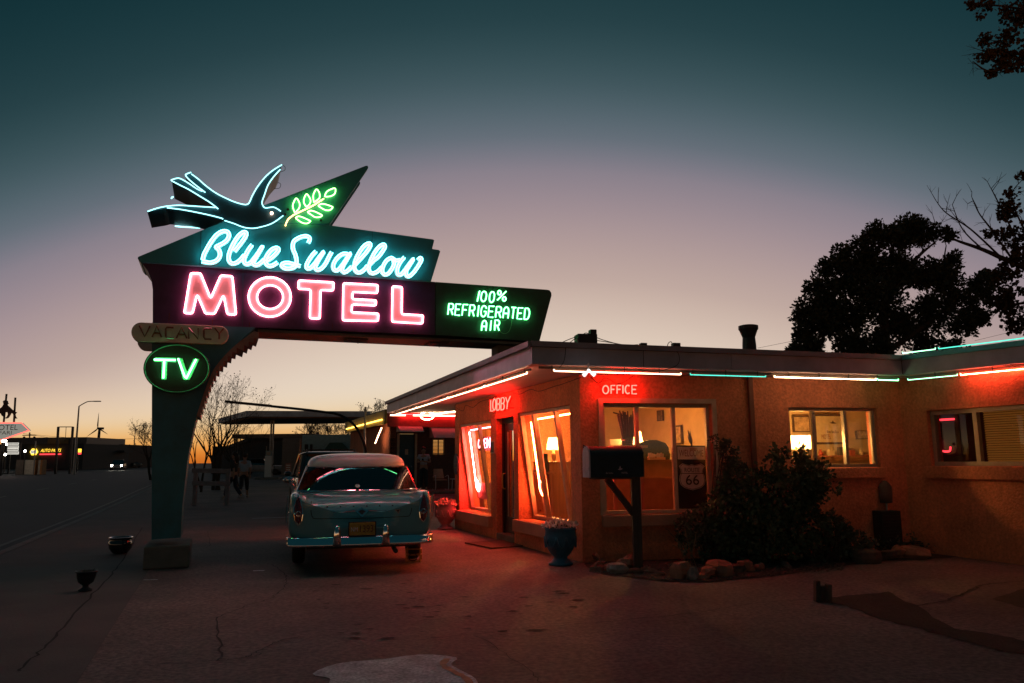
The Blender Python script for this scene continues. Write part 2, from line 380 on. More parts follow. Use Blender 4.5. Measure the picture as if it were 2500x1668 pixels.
# pylon with its curved inner edge (front outline, pushed back along the road)
pyl = [(371, 838), (370, 1318), (441, 1313), (445, 1235), (453, 1165), (460, 1109), (472, 1050), (485, 1000), (502, 949), (519, 907), (540, 878), (569, 848), (594, 826), (627, 797), (372, 787)]
MB().prism([sp(q) for q in pyl], AD * T).build('pylon', m_pylon, sign)
# stepped strip under the arch
edge = smooth_pts([sp(q, .03) for q in [(480, 1015), (488, 990), (502, 949), (519, 907), (540, 878), (569, 848), (594, 828), (628, 803)]], 6)
tot = sum((edge[i + 1] - edge[i]).length for i in range(len(edge) - 1)); stp = .088
acc, k, pts = 0.0, 0, [edge[0]]
for i in range(len(edge) - 1):
    d = (edge[i + 1] - edge[i]).length
    while acc + d >= stp * (k + 1):
        pts.append(edge[i].lerp(edge[i + 1], (stp * (k + 1) - acc) / d)); k += 1
    acc += d
mb = MB()
for i in range(len(pts) - 1):
    a, b = pts[i], pts[i + 1]; e = .035 if i < len(pts) - 5 else .07
    q = [a + SD * .0, b, Vector((b.x, b.y, b.z)) + SD * e * .2, Vector((b.x, b.y, b.z)) + SD * e - UP * e * .15, Vector((b.x, b.y, a.z)) + SD * e - UP * e * .9, a + SD * .012 - UP * .012]
    mb.prism(q, AD * (T + .05))
mb.build('stepped_edge', m_copper, sign)
# MOTEL panel, AIR panel and the strip below them
motel_pts = [Z1(*q) for q in [(140, 775), (180, 830), (204, 890), (214, 960), (214, 1203), (2238, 1286), (2238, 906), (210, 771)]]
MB().prism([sp(q) for q in motel_pts], AD * T).build('name_panel', m_panel, sign)
air_px = [(1063.3, 688.6), (1336, 707.5), (1342, 709), (1346, 715), (1346.5, 722), (1317, 834), (1063.3, 818)]
MB().prism([sp(q) for q in air_px], AD * T).build('air_panel', m_panel_g, sign)
und = [sp(q, -.02) for q in [(630, 800), (1316, 834.5)]]
MB().boxv((und[0] + und[1]) / 2 - UP * .045 + AD * (T / 2 - .03), (und[1] - und[0]) / 2, AD * (T / 2 - .03), UP * .02).build('underside', m_under, sign)
for fx in (.33, .62):
    q = und[0].lerp(und[1], fx) - UP * .06; mb = MB()
    mb.boxv(q + AD * T * .4, SD * .16, AD * T * .25, UP * .035); mb.tube([q + AD * .1, q + AD * .1 - UP * .1], .008, 5)
    mb.build('bracket', m_iron, sign)
pp = [sp(q, -.36) for q in [(1207, 828), (1250, 830)]]
c = (pp[0] + pp[1]) / 2; zb = 2.75
MB().boxv(Vector((c.x, c.y, (zb + c.z) / 2)), SD * (pp[1] - pp[0]).length / 2, AD * .16, UP * (c.z - zb) / 2).build('support_post', m_under, sign, bevel=.01)
# script board and the arrow plate above it
bw = .06
board = [Z1(*q) for q in [(104, 735), (112, 724), (720, 471), (1481, 499), (2222, 600), (2234, 606), (2219, 669), (2266, 676), (2277, 686), (2211, 903), (205, 769), (128, 764)]]
MB().prism([sp(q, bw) for q in board], AD * (T + 2 * bw)).build('script_board', m_board, sign, bevel=.008)
arrow = [Z1(*q) for q in [(722, 468), (1740, 73), (1754, 71), (1761, 82), (1757, 95), (1484, 497)]]
for w, nm in ((bw + .004, 'arrow_plate'), (-T - bw + .10, 'arrow_plate')):
    MB().prism([sp(q, bw + .004) + SN * (w - bw - .004) for q in arrow], AD * .10).build(nm, m_board, sign, bevel=.006)
mb = MB()
a, b = sp(Z1(1000, 375), 0), sp(Z1(1440, 470), 0)
for fx, fz in ((.1, .1), (.6, -.1), (.95, .35)):
    q = a.lerp(b, fx) + UP * fz * .2
    mb.bar(q + AD * .05, q + AD * (T - .02), .03)
mb.build('spacer', m_iron, sign)
for a, b, f, w in (((1296, 852), (1284, 1244), Z1, .0), ((862, 822), (858, 1226), Z1, .0), ((1205, 512), (1200, 830), Z1, bw), ((1790, 545), (1778, 868), Z1, bw), ((560, 540), (552, 790), Z1, bw)):
    p_, q_ = sp(f(*a), w), sp(f(*b), w); MB().bar(p_, q_, .007, .006, SN).build('panel_seam', m_bird, sign)
m_rust = mat('rust_streak', (.10, .035, .02), .9, var=.5, scale=20)
for x, y, L_ in ((640, 1216, 40), (905, 1228, 30), (1500, 1240, 36), (2080, 1270, 24), (330, 1190, 60)):
    p_ = sp(Z1(x, y - L_), .0015); MB().prism([p_, p_ + SD * .012, p_ + SD * .009 - UP * L_ * .0022, p_ + SD * .003 - UP * L_ * .0025], SN * .001).build('rust_streak', m_rust, sign)
# ---- MOTEL letters: painted channel faces with an outline tube
LET = {
 'M': [[(440, 1133), (487, 846), (557, 846), (630, 1026), (702, 862), (786, 868), (812, 1144), (748, 1141), (722, 1005), (658, 1139), (592, 1137), (533, 1000), (500, 1136)]],
 'T': [[(1258, 898), (1512, 912), (1507, 972), (1417, 968), (1412, 1173), (1338, 1170), (1345, 964), (1257, 960)]],
 'E': [[(1579, 918), (1826, 930), (1823, 990), (1646, 982), (1644, 1031), (1815, 1040), (1812, 1079), (1643, 1071), (1639, 1126), (1831, 1135), (1828, 1190), (1574, 1185)]],
 'L': [[(1930, 940), (2000, 945), (1998, 1139), (2151, 1148), (2146, 1208), (1927, 1195)]],
}
def round_poly(p, r=.025):
    o = []; n = len(p)
    for i in range(n):
        a, b, c = p[i - 1], p[i], p[(i + 1) % n]; da, dc = (a - b), (c - b); k = min(r, da.length * .3, dc.length * .3)
        q0, q1 = b + da.normalized() * k, b + dc.normalized() * k
        o += [q0, q0.lerp(q1, .5).lerp(b, .5), q1]
    return o
def ell(cx, cy, rx, ry, n=44): return [(cx + rx * math.cos(2 * math.pi * i / n), cy + ry * math.sin(2 * math.pi * i / n)) for i in range(n)]
mx_, my_ = 0, 0
for ch in 'MOTEL':
    if ch == 'O':
        o = spl(ell(1052, 1017, 152, 142), Z1, .002); i = spl(ell(1055, 1018, 92, 84), Z1, .002); n = len(o)
        mb = MB(); up = SN * .012
        mb.add(o + i + [q + up for q in o] + [q + up for q in i],
               [f for j in range(n) for k in [(j + 1) % n] for f in ((2 * n + j, 2 * n + k, 3 * n + k, 3 * n + j), (j, k, 2 * n + k, 2 * n + j), (n + j, 3 * n + j, 3 * n + k, n + k))])
        l = mb.build('block_letter', m_lpink, sign)
        MB().tube([q + SN * .030 for q in o], .0105, 8, True).build('neon_tube', n_pink, l)
        MB().tube([q + SN * .030 for q in i], .0100, 8, True).build('neon_tube', n_pink, l)
    else:
        o = spl(LET[ch][0], Z1, .002)
        l = MB().prism(o, SN * .012).build('block_letter', m_lpink, sign)
        MB().tube([q + SN * .030 for q in round_poly(o)], .0105, 8, True).build('neon_tube', n_pink, l)
# ---- script letters
SCR = [(ZS, [(275, 755), (300, 650), (350, 550), (420, 430), (500, 320), (580, 245), (670, 205), (750, 220), (775, 290), (740, 370), (670, 430), (590, 472), (530, 508), (580, 555), (605, 640), (580, 720), (520, 775), (430, 803), (340, 795), (255, 780)]),
 (ZS, [(880, 590), (960, 490), (1040, 385), (1098, 290), (1098, 230), (1040, 228), (960, 292), (890, 390), (832, 500), (782, 620), (768, 720), (790, 790), (850, 822), (930, 800), (1000, 740), (1070, 660)]),
 (ZS, [(1215, 465), (1140, 570), (1085, 680), (1062, 760), (1085, 820), (1145, 830), (1210, 780), (1290, 680), (1350, 595), (1415, 490), (1350, 605), (1290, 705), (1240, 790), (1255, 840), (1315, 848), (1390, 800), (1450, 740)]),
 (ZS, [(1500, 765), (1600, 700), (1690, 610), (1722, 550), (1680, 522), (1600, 550), (1525, 630), (1472, 730), (1482, 820), (1540, 868), (1620, 850), (1700, 800)]),
 (ZS, [(2285, 430), (2318, 350), (2270, 303), (2190, 303), (2090, 340), (2012, 400), (1992, 480), (2002, 560), (2040, 650), (2062, 740), (2060, 820), (2020, 890), (1930, 915), (1830, 905), (1782, 860), (1820, 815), (1920, 810), (2020, 840), (2140, 872)]),
 (ZW, [(225, 405), (160, 475), (95, 570), (55, 660), (75, 710), (130, 700), (200, 630), (280, 520), (365, 412), (300, 512), (245, 610), (215, 690), (255, 735), (330, 705), (400, 620), (450, 520), (505, 420)]),
 (ZW, [(800, 455), (720, 448), (640, 492), (572, 570), (535, 660), (555, 735), (620, 738), (690, 660), (760, 560), (845, 440), (772, 560), (715, 660), (695, 740), (735, 778), (800, 745), (865, 680)]),
 (ZW, [(890, 690), (960, 605), (1060, 500), (1150, 390), (1200, 302), (1180, 262), (1110, 290), (1030, 380), (960, 500), (922, 610), (915, 700), (950, 768), (1020, 780), (1090, 730), (1150, 660)]),
 (ZW, [(1180, 650), (1270, 560), (1345, 500), (1420, 400), (1462, 322), (1432, 282), (1360, 320), (1280, 420), (1222, 530), (1182, 640), (1172, 730), (1210, 788), (1280, 790), (1350, 745), (1400, 690)]),
 (ZW, [(1730, 560), (1650, 565), (1570, 522), (1480, 580), (1425, 680), (1415, 770), (1455, 818), (1520, 800), (1590, 710), (1625, 610), (1590, 530)]),
 (ZW, [(1805, 510), (1735, 600), (1685, 710), (1685, 800), (1735, 825), (1800, 765), (1880, 655), (1970, 540), (1900, 655), (1845, 750), (1845, 830), (1895, 850), (1970, 785), (2050, 675), (2112, 562), (2090, 522), (2050, 560)])]
for i, (f, pt) in enumerate(SCR):
    cl = smooth_pts([sp(f(*q), bw + .006 + .0006 * i) for q in pt], 5)
    l = MB().ribbon(cl, .068, SN, .012, .006).build('script_letter', m_lwhite, sign)
    mb = MB()
    for off in (-.018, .018):
        q = []
        for j, p in enumerate(cl):
            d = (cl[min(j + 1, len(cl) - 1)] - cl[max(j - 1, 0)]).cross(SN).normalized()
            q.append(p + d * off + SN * .045)
        mb.tube(q, .0085, 7)
    mb.build('neon_tube', n_aqua, l)
# ---- the swallow
bd = [(650, 225), (740, 190), (860, 303), (960, 388), (1120, 508), (1280, 593), (1420, 653), (1560, 693), (1620, 683), (1650, 648), (1690, 558), (1770, 420), (1880, 280), (2000, 170), (2150, 78), (2110, 165), (2010, 275), (1930, 400), (1880, 540), (1840, 650), (1850, 710), (1890, 748), (2010, 735), (2080, 765), (2130, 805), (2190, 850), (2130, 890), (2060, 950), (1970, 1000), (1850, 1040), (1700, 1068), (1550, 1050), (1400, 990), (1250, 940), (1230, 915), (1050, 862), (850, 815), (600, 772), (365, 750), (300, 768), (60, 806), (200, 757), (350, 724), (550, 705), (800, 720), (1130, 740), (1000, 640), (850, 548), (700, 458), (560, 388), (440, 328), (443, 308), (545, 283), (630, 320), (730, 380), (830, 448), (935, 497), (860, 420), (720, 302)]
bsw = bw + .07
sw = MB().prism(spl(bd, ZB, bsw), AD * (T + .10)).build('swallow', m_bird, sign)
btubes = [[(915, 490), (830, 452), (730, 384), (630, 322), (545, 287), (452, 308), (440, 326), (560, 390), (700, 460), (850, 550), (1000, 642), (1090, 706), (1160, 764)],
          [(740, 196), (670, 222), (655, 240), (690, 290), (780, 370), (870, 440), (960, 508)], [(745, 222), (860, 308), (960, 398), (1120, 515), (1280, 598), (1420, 658), (1560, 696), (1620, 688), (1650, 650), (1690, 558), (1770, 420), (1880, 280), (2000, 172), (2148, 80)],
          [(2122, 152), (2010, 278), (1930, 400), (1880, 540), (1842, 650), (1852, 710), (1895, 748), (2010, 736), (2080, 765), (2130, 800)], [(2168, 868), (2060, 950), (1970, 1000), (1850, 1038), (1700, 1066), (1550, 1048), (1400, 990), (1258, 945)],
          [(65, 803), (200, 757), (350, 724), (550, 708), (800, 722), (1120, 742)], [(365, 745), (600, 775), (850, 822), (1050, 866), (1200, 905), (1236, 922)]]
for b in btubes:
    MB().tube(smooth_pts(spl(b, ZB, bsw + .035), 4), .0085, 7).build('neon_tube', n_aqua_dim, sw)
for b in [[(490, 1078), (600, 1090), (750, 1100), (910, 1110)], [(1895, 640), (1935, 570), (1998, 495)], [(430, 625), (445, 600), (468, 596)]]:
    MB().tube(smooth_pts([q + AD * (T + .1) for q in spl([(x - 45 if x < 1000 else x - 20, y - 300 if x < 1000 else y - 190) for x, y in b], ZB, bsw)], 4), .011, 6).build('rear_tube', n_aqua_dim, sw)
e = sp(ZB(1990, 830), bsw + .03)
MB().blob(e, .022, 1, 12, 8, 0).build('eye_bulb', emit('eye_light', (1, .5, .35), 14), sw, smooth=True)
mb = MB()
for b in [[(2150, 85), (2195, 110), (2190, 165), (2110, 195)], [(2080, 350), (2130, 380), (2110, 440), (2030, 450)], [(1080, 770), (1110, 830), (1165, 855), (1215, 830), (1200, 770)]]:
    MB().tube(smooth_pts(spl(b, ZB, bsw + .01), 4), .004, 5).build('lead_wire', m_wire, sw)
# ---- the sprig
lw = bw + .05
sprig = MB().tube(smooth_pts(spl([(172, 1245), (195, 1170), (250, 1070), (380, 970), (520, 900), (700, 815), (870, 730), (1010, 640), (1130, 565)], ZL, lw), 4), .0095, 7).build('sprig', n_gold, sign)
leaves = [[(410, 915), (360, 790), (365, 690), (440, 555), (510, 640), (530, 740), (500, 820), (432, 895)], [(705, 780), (640, 680), (635, 570), (700, 448), (775, 540), (800, 620), (780, 690), (718, 760)],
          [(885, 655), (868, 560), (875, 450), (945, 330), (1010, 400), (1030, 490), (1010, 560), (900, 650)], [(1160, 520), (1170, 450), (1230, 370), (1380, 305), (1422, 340), (1400, 440), (1310, 500), (1175, 518)],
          [(990, 745), (1050, 700), (1150, 700), (1330, 760), (1345, 790), (1280, 850), (1180, 850), (1090, 810), (995, 748)], [(725, 900), (790, 865), (890, 880), (1060, 960), (1082, 990), (1020, 1025), (910, 1025), (820, 970), (728, 905)], [(425, 1045), (490, 1005), (590, 1025), (780, 1110), (790, 1130), (720, 1180), (620, 1175), (530, 1130), (428, 1050)]]
for b in leaves: MB().tube(smooth_pts(spl(b, ZL, lw), 4), .0085, 7).build('leaf_tube', n_lime, sprig)
mb = MB()
for q in [(232, 840), (165, 965), (1055, 1110), (420, 1050)]:
    c = sp(ZL(*q), bw + .002); mb.tube([c, c + SN * .03], .018, 10)
mb.build('socket', m_iron, sprig)
# ---- green air lettering
def stroke_word(txt, cells, f, w, parent, name, m_paint, m_tube, rw, tr, lift=.026, tubes=1, tubeparent=True):
    """cells: for every letter its foot-left, foot-right and head-left corners in zoomed pixels"""
    for i, (ch, (bl, br, tl)) in enumerate(zip(txt, cells)):
        o = sp(f(*bl), w) if not callable(w) else w(f(*bl)); a = (sp(f(*br), w) if not callable(w) else w(f(*br))) - o; b = (sp(f(*tl), w) if not callable(w) else w(f(*tl))) - o
        nrm = SN if not callable(w) else w.n
        mb, mt = MB(), MB()
        for k, st in enumerate(GL[ch]):
            q = [o + a * x + b * y + nrm * (.0012 * k + .0004 * i) for x, y in st]
            if len(q) == 2: q = [q[0], q[0].lerp(q[1], .5), q[1]]
            if m_paint: mb.ribbon(q, rw, nrm, .006, .001)
            mt.tube([p + nrm * lift for p in q], tr, 6)
        if m_paint:
            l = mb.build(name, m_paint, parent); mt.build('neon_tube', m_tube, l)
        else: mt.build(name, m_tube, parent)
def row(x0, y0, x1, y1, n, fill, hx, hy, widths=None):
    o = []
    ws = widths or [1] * n; tot = sum(ws); a = 0
    for i in range(n):
        s, e = a / tot, (a + ws[i] * fill) / tot; a += ws[i]
        P = lambda t: (x0 + (x1 - x0) * t, y0 + (y1 - y0) * t)
        bl, br = P(s), P(e); o.append((bl, br, (bl[0] + hx, bl[1] + hy)))
    return o
stroke_word('100%', [((840, 530), (870, 532), (880, 352)), ((915, 528), (1000, 535), (935, 358)), ((1055, 545), (1135, 548), (1075, 365)), ((1195, 510), (1335, 525), (1205, 345))], Z8, .004, sign, 'air_letter', m_lgreen, n_green, .03, .0085)
stroke_word('REFRIGERATED', row(362, 752, 1762, 838, 12, .68, 20, -185, [1, 1, 1, 1, .62, 1.05, 1.05, 1.05, 1.05, .95, .98, .98]), Z8, .004, sign, 'air_letter', m_lgreen, n_green, .03, .0085)
stroke_word('AIR', [((930, 1020), (1005, 1025), (945, 850)), ((1045, 1020), (1110, 1022), (1062, 852)), ((1150, 1018), (1225, 1022), (1160, 845))], Z8, .004, sign, 'air_letter', m_lgreen, n_green, .03, .0085)
mb = MB()
for b in [[(1240, 850), (1330, 850), (1375, 820)], [(1450, 810), (1440, 920), (1400, 1030), (1330, 1070), (1270, 1050), (1225, 1010)], [(905, 610), (960, 580), (1010, 540)], [(1010, 590), (1090, 545), (1180, 525)]]:
    MB().tube(smooth_pts(spl(b, Z8, .03), 4), .003, 5).build('lead_wire', m_lgreen, sign)
# ---- vacancy boards (front and back) and their unlit tubes
def stadium(x0, x1, yl0, yl1, yr0, yr1, n=12):
    o = []; cl, rl = (yl0 + yl1) / 2, (yl1 - yl0) / 2; c2, r2 = (yr0 + yr1) / 2, (yr1 - yr0) / 2
    for i in range(n + 1):
        a = R(90 + 180 * i / n); o.append((x0 + rl + rl * math.cos(a), cl - rl * math.sin(a)))
    for i in range(n + 1):
        a = R(-90 + 180 * i / n); o.append((x1 - r2 + r2 * math.cos(a), c2 - r2 * math.sin(a)))
    return o
vp = spl(stadium(78, 1882, 130, 490, 195, 530), ZV, .14)
vb = MB().prism(vp, AD * .13).build('vacancy_board', m_vac, sign, bevel=.01)
MB().prism([q + AD * (T + .16) for q in vp], AD * .12).build('vacancy_board', m_vac, sign, bevel=.01)
cells = [((232, 395), (430, 402), (232, 195)), ((470, 408), (640, 412), (470, 200)), ((720, 420), (865, 428), (720, 225)), ((915, 428), (1110, 432), (915, 228)), ((1145, 440), (1320, 446), (1145, 240)), ((1425, 440), (1565, 446), (1425, 245)), ((1625, 445), (1790, 450), (1625, 240))]
stroke_word('VaCaNCY'.replace('C', 'c'), cells, ZV, .142, vb, 'vacancy_letter', None, m_tube_off, .03, .0125, lift=.02)
# ---- TV oval
ov = spl(ell(920, 985, 600, 445, 40), ZV, .14)
tv = MB().prism(ov, AD * .12).build('oval_board', m_oval, sign)
MB().tube(ov, .013, 8, True).build('rim', m_orim, tv)
tvl = [([(520, 780), (905, 790), (905, 870), (745, 862), (735, 1190), (635, 1188), (648, 860), (500, 855)], [[(500, 820), (900, 828)], [(690, 850), (672, 1165)]]),
       ([(930, 790), (1028, 795), (1112, 1060), (1232, 805), (1342, 805), (1160, 1195), (1042, 1192)], [[(945, 800), (1070, 1140), (1095, 1172), (1280, 815)]])]
for poly, tb in tvl:
    l = MB().prism(spl(poly, ZV, .142), SN * .012).build('tv_letter', m_lgreen, tv)
    mb = MB()
    for b in tb: mb.tube(spl(b, ZV, .185), .0125, 7)
    mb.build('neon_tube', n_green, l)
# ================================================================ ground, street, forecourt
def struct(o): o['kind'] = 'structure'; return o
m_ground = mat('dry_ground', (.07, .06, .05), .95, var=.35, scale=.15, bump=.3, bscale=4)
m_asphalt = mat('asphalt', (.024, .024, .025), .75, var=.3, scale=.35, bump=.35, bscale=70)
m_fore = mat('old_concrete', (.168, .113, .102), .8, var=.48, scale=.45, bump=.8, bscale=26, dist=.018, grain=(24, .34))
m_walk = mat('pavement_concrete', (.138, .108, .10), .85, var=.25, scale=.9, bump=.4, bscale=40)
m_kerb = mat('kerb_concrete', (.20, .185, .17), .85, var=.25, scale=2, bump=.4, bscale=30)
m_line = mat('worn_road_paint', (.15, .14, .125), .7, var=.5, scale=4, bump=.2)
m_crack = mat('crack_dark', (.03, .024, .022), .95, var=.2)
def sheet(name, m, pts, dz, n=60, L=3000.0):
    """a strip between two edge lines that follows the climb of the street: pts(y) -> x0, x1"""
    mb = MB(); ys = [-30, -10, 0, 4, 8, 12, 16, 20, 24, 28, 32, 36, 40, 46, 54, 64, 76, 90, 105, 120, 140, 160, 175, 220, 400, 900, L]
    for a, b in zip(ys, ys[1:]):
        (p0, p1), (q0, q1) = pts(a), pts(b)
        mb.quad((p0, a, gz(a) + dz), (p1, a, gz(a) + dz), (q1, b, gz(b) + dz), (q0, b, gz(b) + dz))
    return struct(mb.build(name, m, merge=True))
kx = lambda y: -8.58 - .3859 * (y - 13.03)             # near kerb line
RW = 20.5                                              # street width square to the kerb, as seen along x
sheet('ground', m_ground, lambda y: (-2600, 2600), -.16)
sheet('road', m_asphalt, lambda y: (kx(y) - RW, kx(y)), -.13)
sheet('kerb', m_kerb, lambda y: (kx(y), kx(y) + .17), .0)
mb = MB()
for y in range(-10, 170, 6):
    mb.quad((kx(y), y, gz(y) - .13), (kx(y + 6), y + 6, gz(y + 6) - .13), (kx(y + 6), y + 6, gz(y + 6)), (kx(y), y, gz(y)))
struct(mb.build('kerb_face', m_kerb))
sheet('pavement', m_walk, lambda y: (kx(y) + .17, kx(y) + 2.7), -.004)
sheet('forecourt', m_fore, lambda y: (kx(y) + 2.7, kx(y) + 60), -.008)
sheet('far_kerb', m_kerb, lambda y: (kx(y) - RW - .18, kx(y) - RW), .02)
sheet('far_pavement', m_walk, lambda y: (kx(y) - RW - 30, kx(y) - RW - .18), .0)
# lane paint
def strip_along(mb, pts, w, z, jit=0.0, rnd=None):
    L = len(pts); vs = []
    for i, p in enumerate(pts):
        d = (pts[min(i + 1, L - 1)] - pts[max(i - 1, 0)]); x = Vector((d.y, -d.x, 0)).normalized()
        ww = w * (1 + (rnd.uniform(-jit, jit) if rnd else 0))
        vs += [Vector((p.x, p.y, z + gz(p.y))) - x * ww / 2, Vector((p.x, p.y, z + gz(p.y))) + x * ww / 2]
    return mb.add(vs, [(2 * i, 2 * i + 1, 2 * i + 3, 2 * i + 2) for i in range(L - 1)])
mb = MB()
for off in (6.2, 14.4):
    for y in range(6, 150, 9):
        strip_along(mb, [Vector((kx(q) - off, q, 0)) for q in (y, y + 1.5, y + 3)], .12, -.124)
strip_along(mb, [Vector((kx(q) - .55, q, 0)) for q in range(-10, 140, 5)], .1, -.124)
struct(mb.build('lane_marking', m_line))
# cracks and joints in the concrete, each a thin dark seam
rc = random.Random(3)
def crack(px, w, jit=.35, wob=.02):
    p = smooth_pts([PZ(x, y) for x, y in px], 8)
    p = [q + Vector((rc.uniform(-wob, wob), rc.uniform(-wob, wob), 0)) for q in p]
    mb = MB(); strip_along(mb, p, w * .55, .0, jit, rc); return mb
mb = MB()
for px, w in [([(348, 1288), (300, 1365), (255, 1420), (170, 1510), (95, 1592), (40, 1640)], .035), ([(664, 1378), (695, 1400), (700, 1420), (690, 1438), (660, 1460), (600, 1480), (528, 1507)], .02),
              ([(528, 1507), (536, 1570), (538, 1612)], .03), ([(600, 1604), (650, 1580), (690, 1562), (740, 1554)], .022), ([(380, 1622), (540, 1612), (600, 1604), (640, 1595)], .02),
              ([(1020, 1562), (1160, 1548), (1300, 1532), (1450, 1521), (1700, 1495), (1790, 1480), (1900, 1468), (2000, 1462)], .018), ([(1160, 1550), (1240, 1600), (1310, 1655), (1330, 1700)], .012),
              ([(1000, 1520), (1090, 1508), (1160, 1505)], .014), ([(505, 1298), (508, 1335), (460, 1341)], .012), ([(510, 1298), (620, 1292), (705, 1288)], .01),
              ([(2230, 1480), (2310, 1465), (2370, 1440), (2400, 1428), (2500, 1418)], .05)]:
    c = crack(px, w); mb.add(c.v, c.f)
o = struct(mb.build('joint_line', m_crack))
# rough dark scabs where the surface has broken up
mb = MB()
for _ in range(46):
    x, y = rc.uniform(760, 1420), rc.uniform(1415, 1560)
    c = PZ(x, y, -.002); a = rc.uniform(.012, .05); n = 7
    mb.quad(*[c + Vector((math.cos(2 * math.pi * k / n) * a * rc.uniform(.8, 2.2), math.sin(2 * math.pi * k / n) * a * rc.uniform(.5, 1), 0)) for k in range(n)])
struct(mb.build('surface_scab', m_crack))
# sunken dark strip with broken edge, right of the drive, and the corner of another
m_bed = mat('dark_soil', (.045, .034, .028), .95, var=.4, scale=4, bump=1.0, bscale=26, dist=.03)
def patch(name, px, m, z, seg=6, jit=.03):
    P = [PZ(x, y) for x, y in px]; o = []
    for a, b in zip(P, P[1:] + P[:1]):
        for k in range(seg): q = a.lerp(b, k / seg); o.append(Vector((q.x + rc.uniform(-jit, jit), q.y + rc.uniform(-jit, jit), z)))
    return struct(MB().quad(*o).build(name, m))
patch('soil_strip', [(2022, 1459), (2165, 1444), (2240, 1480), (2330, 1535), (2420, 1545), (2520, 1570), (2520, 1600), (2440, 1588), (2300, 1550), (2150, 1510), (2060, 1478), (2020, 1470)], m_bed, -.003)
patch('soil_corner', [(2420, 1462), (2520, 1430), (2700, 1420), (2700, 1520), (2520, 1490)], m_bed, -.003, jit=.015)
# planting bed in front of the office
bed_px = [(1428, 1376), (1440, 1392), (1480, 1402), (1560, 1412), (1640, 1420), (1740, 1420), (1850, 1408), (1960, 1396), (2080, 1380), (2180, 1368), (2300, 1364), (2420, 1350), (2330, 1338), (2230, 1340), (1900, 1352), (1600, 1364)]
patch('planting_bed', bed_px, m_bed, .004, jit=.02)
# worn white shield painted on the drive
m_shield = mat('worn_white_paint', (.66, .65, .70), .75, var=.5, scale=5, bump=.5, bscale=30, col2=(.82, .80, .82), grain=(40, .3))
m_shield_e = mat('worn_orange_paint', (.62, .28, .16), .75, var=.5, scale=9, bump=.4)
sh = [Z for Z in [(763, 1645), (824, 1620), (926, 1610), (1027, 1598), (1114, 1605), (1101, 1621), (1124, 1636), (1161, 1657), (1168, 1690), (1150, 1760), (1090, 1830), (980, 1880), (860, 1850), (800, 1790), (790, 1720), (803, 1668), (803, 1655)]]
so = struct(MB().quad(*smooth_pts([PZ(x, y, -.003) for x, y in sh], 3, True)).build('painted_shield', m_shield))
mb = MB(); strip_along(mb, smooth_pts([PZ(x, y) for x, y in [(1092, 1608), (1082, 1624), (1108, 1640), (1142, 1660), (1150, 1690)]], 5), .05, .001, .3, rc)
struct(mb.build('shield_border', m_shield_e, so))
mb = MB()
for px, w in [([(616, 1266), (665, 1264), (716, 1262)], .14), ([(618, 1394), (632, 1393), (645, 1393)], .07), ([(350, 1416), (385, 1415)], .05)]:
    strip_along(mb, [PZ(x, y) for x, y in px], w, .0)
struct(mb.build('bay_marking', m_shield))
# ================================================================ the motel office
C0 = PZ(1424, 1374); LN = Vector((AD.y, -AD.x, 0))             # LN, BN: into the building
BN = Vector((-BD.y, BD.x, 0))
ZT = PV(1418, 914, C0, BD).z                                    # wall top / soffit level
I0 = PZ(2224, 1345); I0 = C0 + BD * (I0 - C0).dot(BD)
WLEN = 8.0; LLEN = (PV(1110, 1292, C0, AD) - C0).dot(AD)
motel = thing('motel_office', (C0.x, C0.y, 0), 'low pink stucco motel office in painted amber light with a flat roof and neon tubes under the eaves', 'motel')
def on_lobby(p): q = PV(p[0], p[1], C0, AD); return (q - C0).dot(AD), q.z
def on_office(p): q = PV(p[0], p[1], C0, BD); return (q - C0).dot(BD), q.z
def on_wing(p): q = PV(p[0], p[1], I0, AD); return (q - I0).dot(-AD), q.z
def hole(fn, a, b):
    (u0, z0), (u1, z1) = fn(a), fn(b); return (min(u0, u1), max(u0, u1), min(z0, z1), max(z0, z1))
far_win = hole(on_lobby, (1121, 1245), (1198, 1025)); near_win = hole(on_lobby, (1267, 1268), (1391, 988))
door_h = hole(on_lobby, (1213, 1322), (1253.5, 1016)); door_h = (door_h[0], door_h[1], .0, door_h[3])
off_win = hole(on_office, (1478, 1258), (1736, 986)); side_win = hole(on_office, (1934, 1143), (2139, 996))
wing_win = hole(on_wing, (2274, 1138), (2560, 982)); wing_win = (wing_win[0], wing_win[0] + 2.6, wing_win[2], wing_win[3])
TH = .26
cc = C0 + AD * 0
mod_wall(MB(), C0, AD, LLEN, ZT, TH, [far_win, near_win, door_h], inward=LN).build('wall', m_stucco, motel)
mod_wall(MB(), C0 + LN * .0, BD, (I0 - C0).dot(BD), ZT, TH, [off_win, side_win], inward=BN).build('wall', m_stucco, motel)
mod_wall(MB(), I0, -AD, WLEN, ZT, TH, [wing_win], inward=LN).build('wall', m_stucco, motel)
E1 = C0 + AD * LLEN
mod_wall(MB(), E1, LN, 7.5, ZT, TH, [], inward=-AD).build('wall', m_stucco, motel)
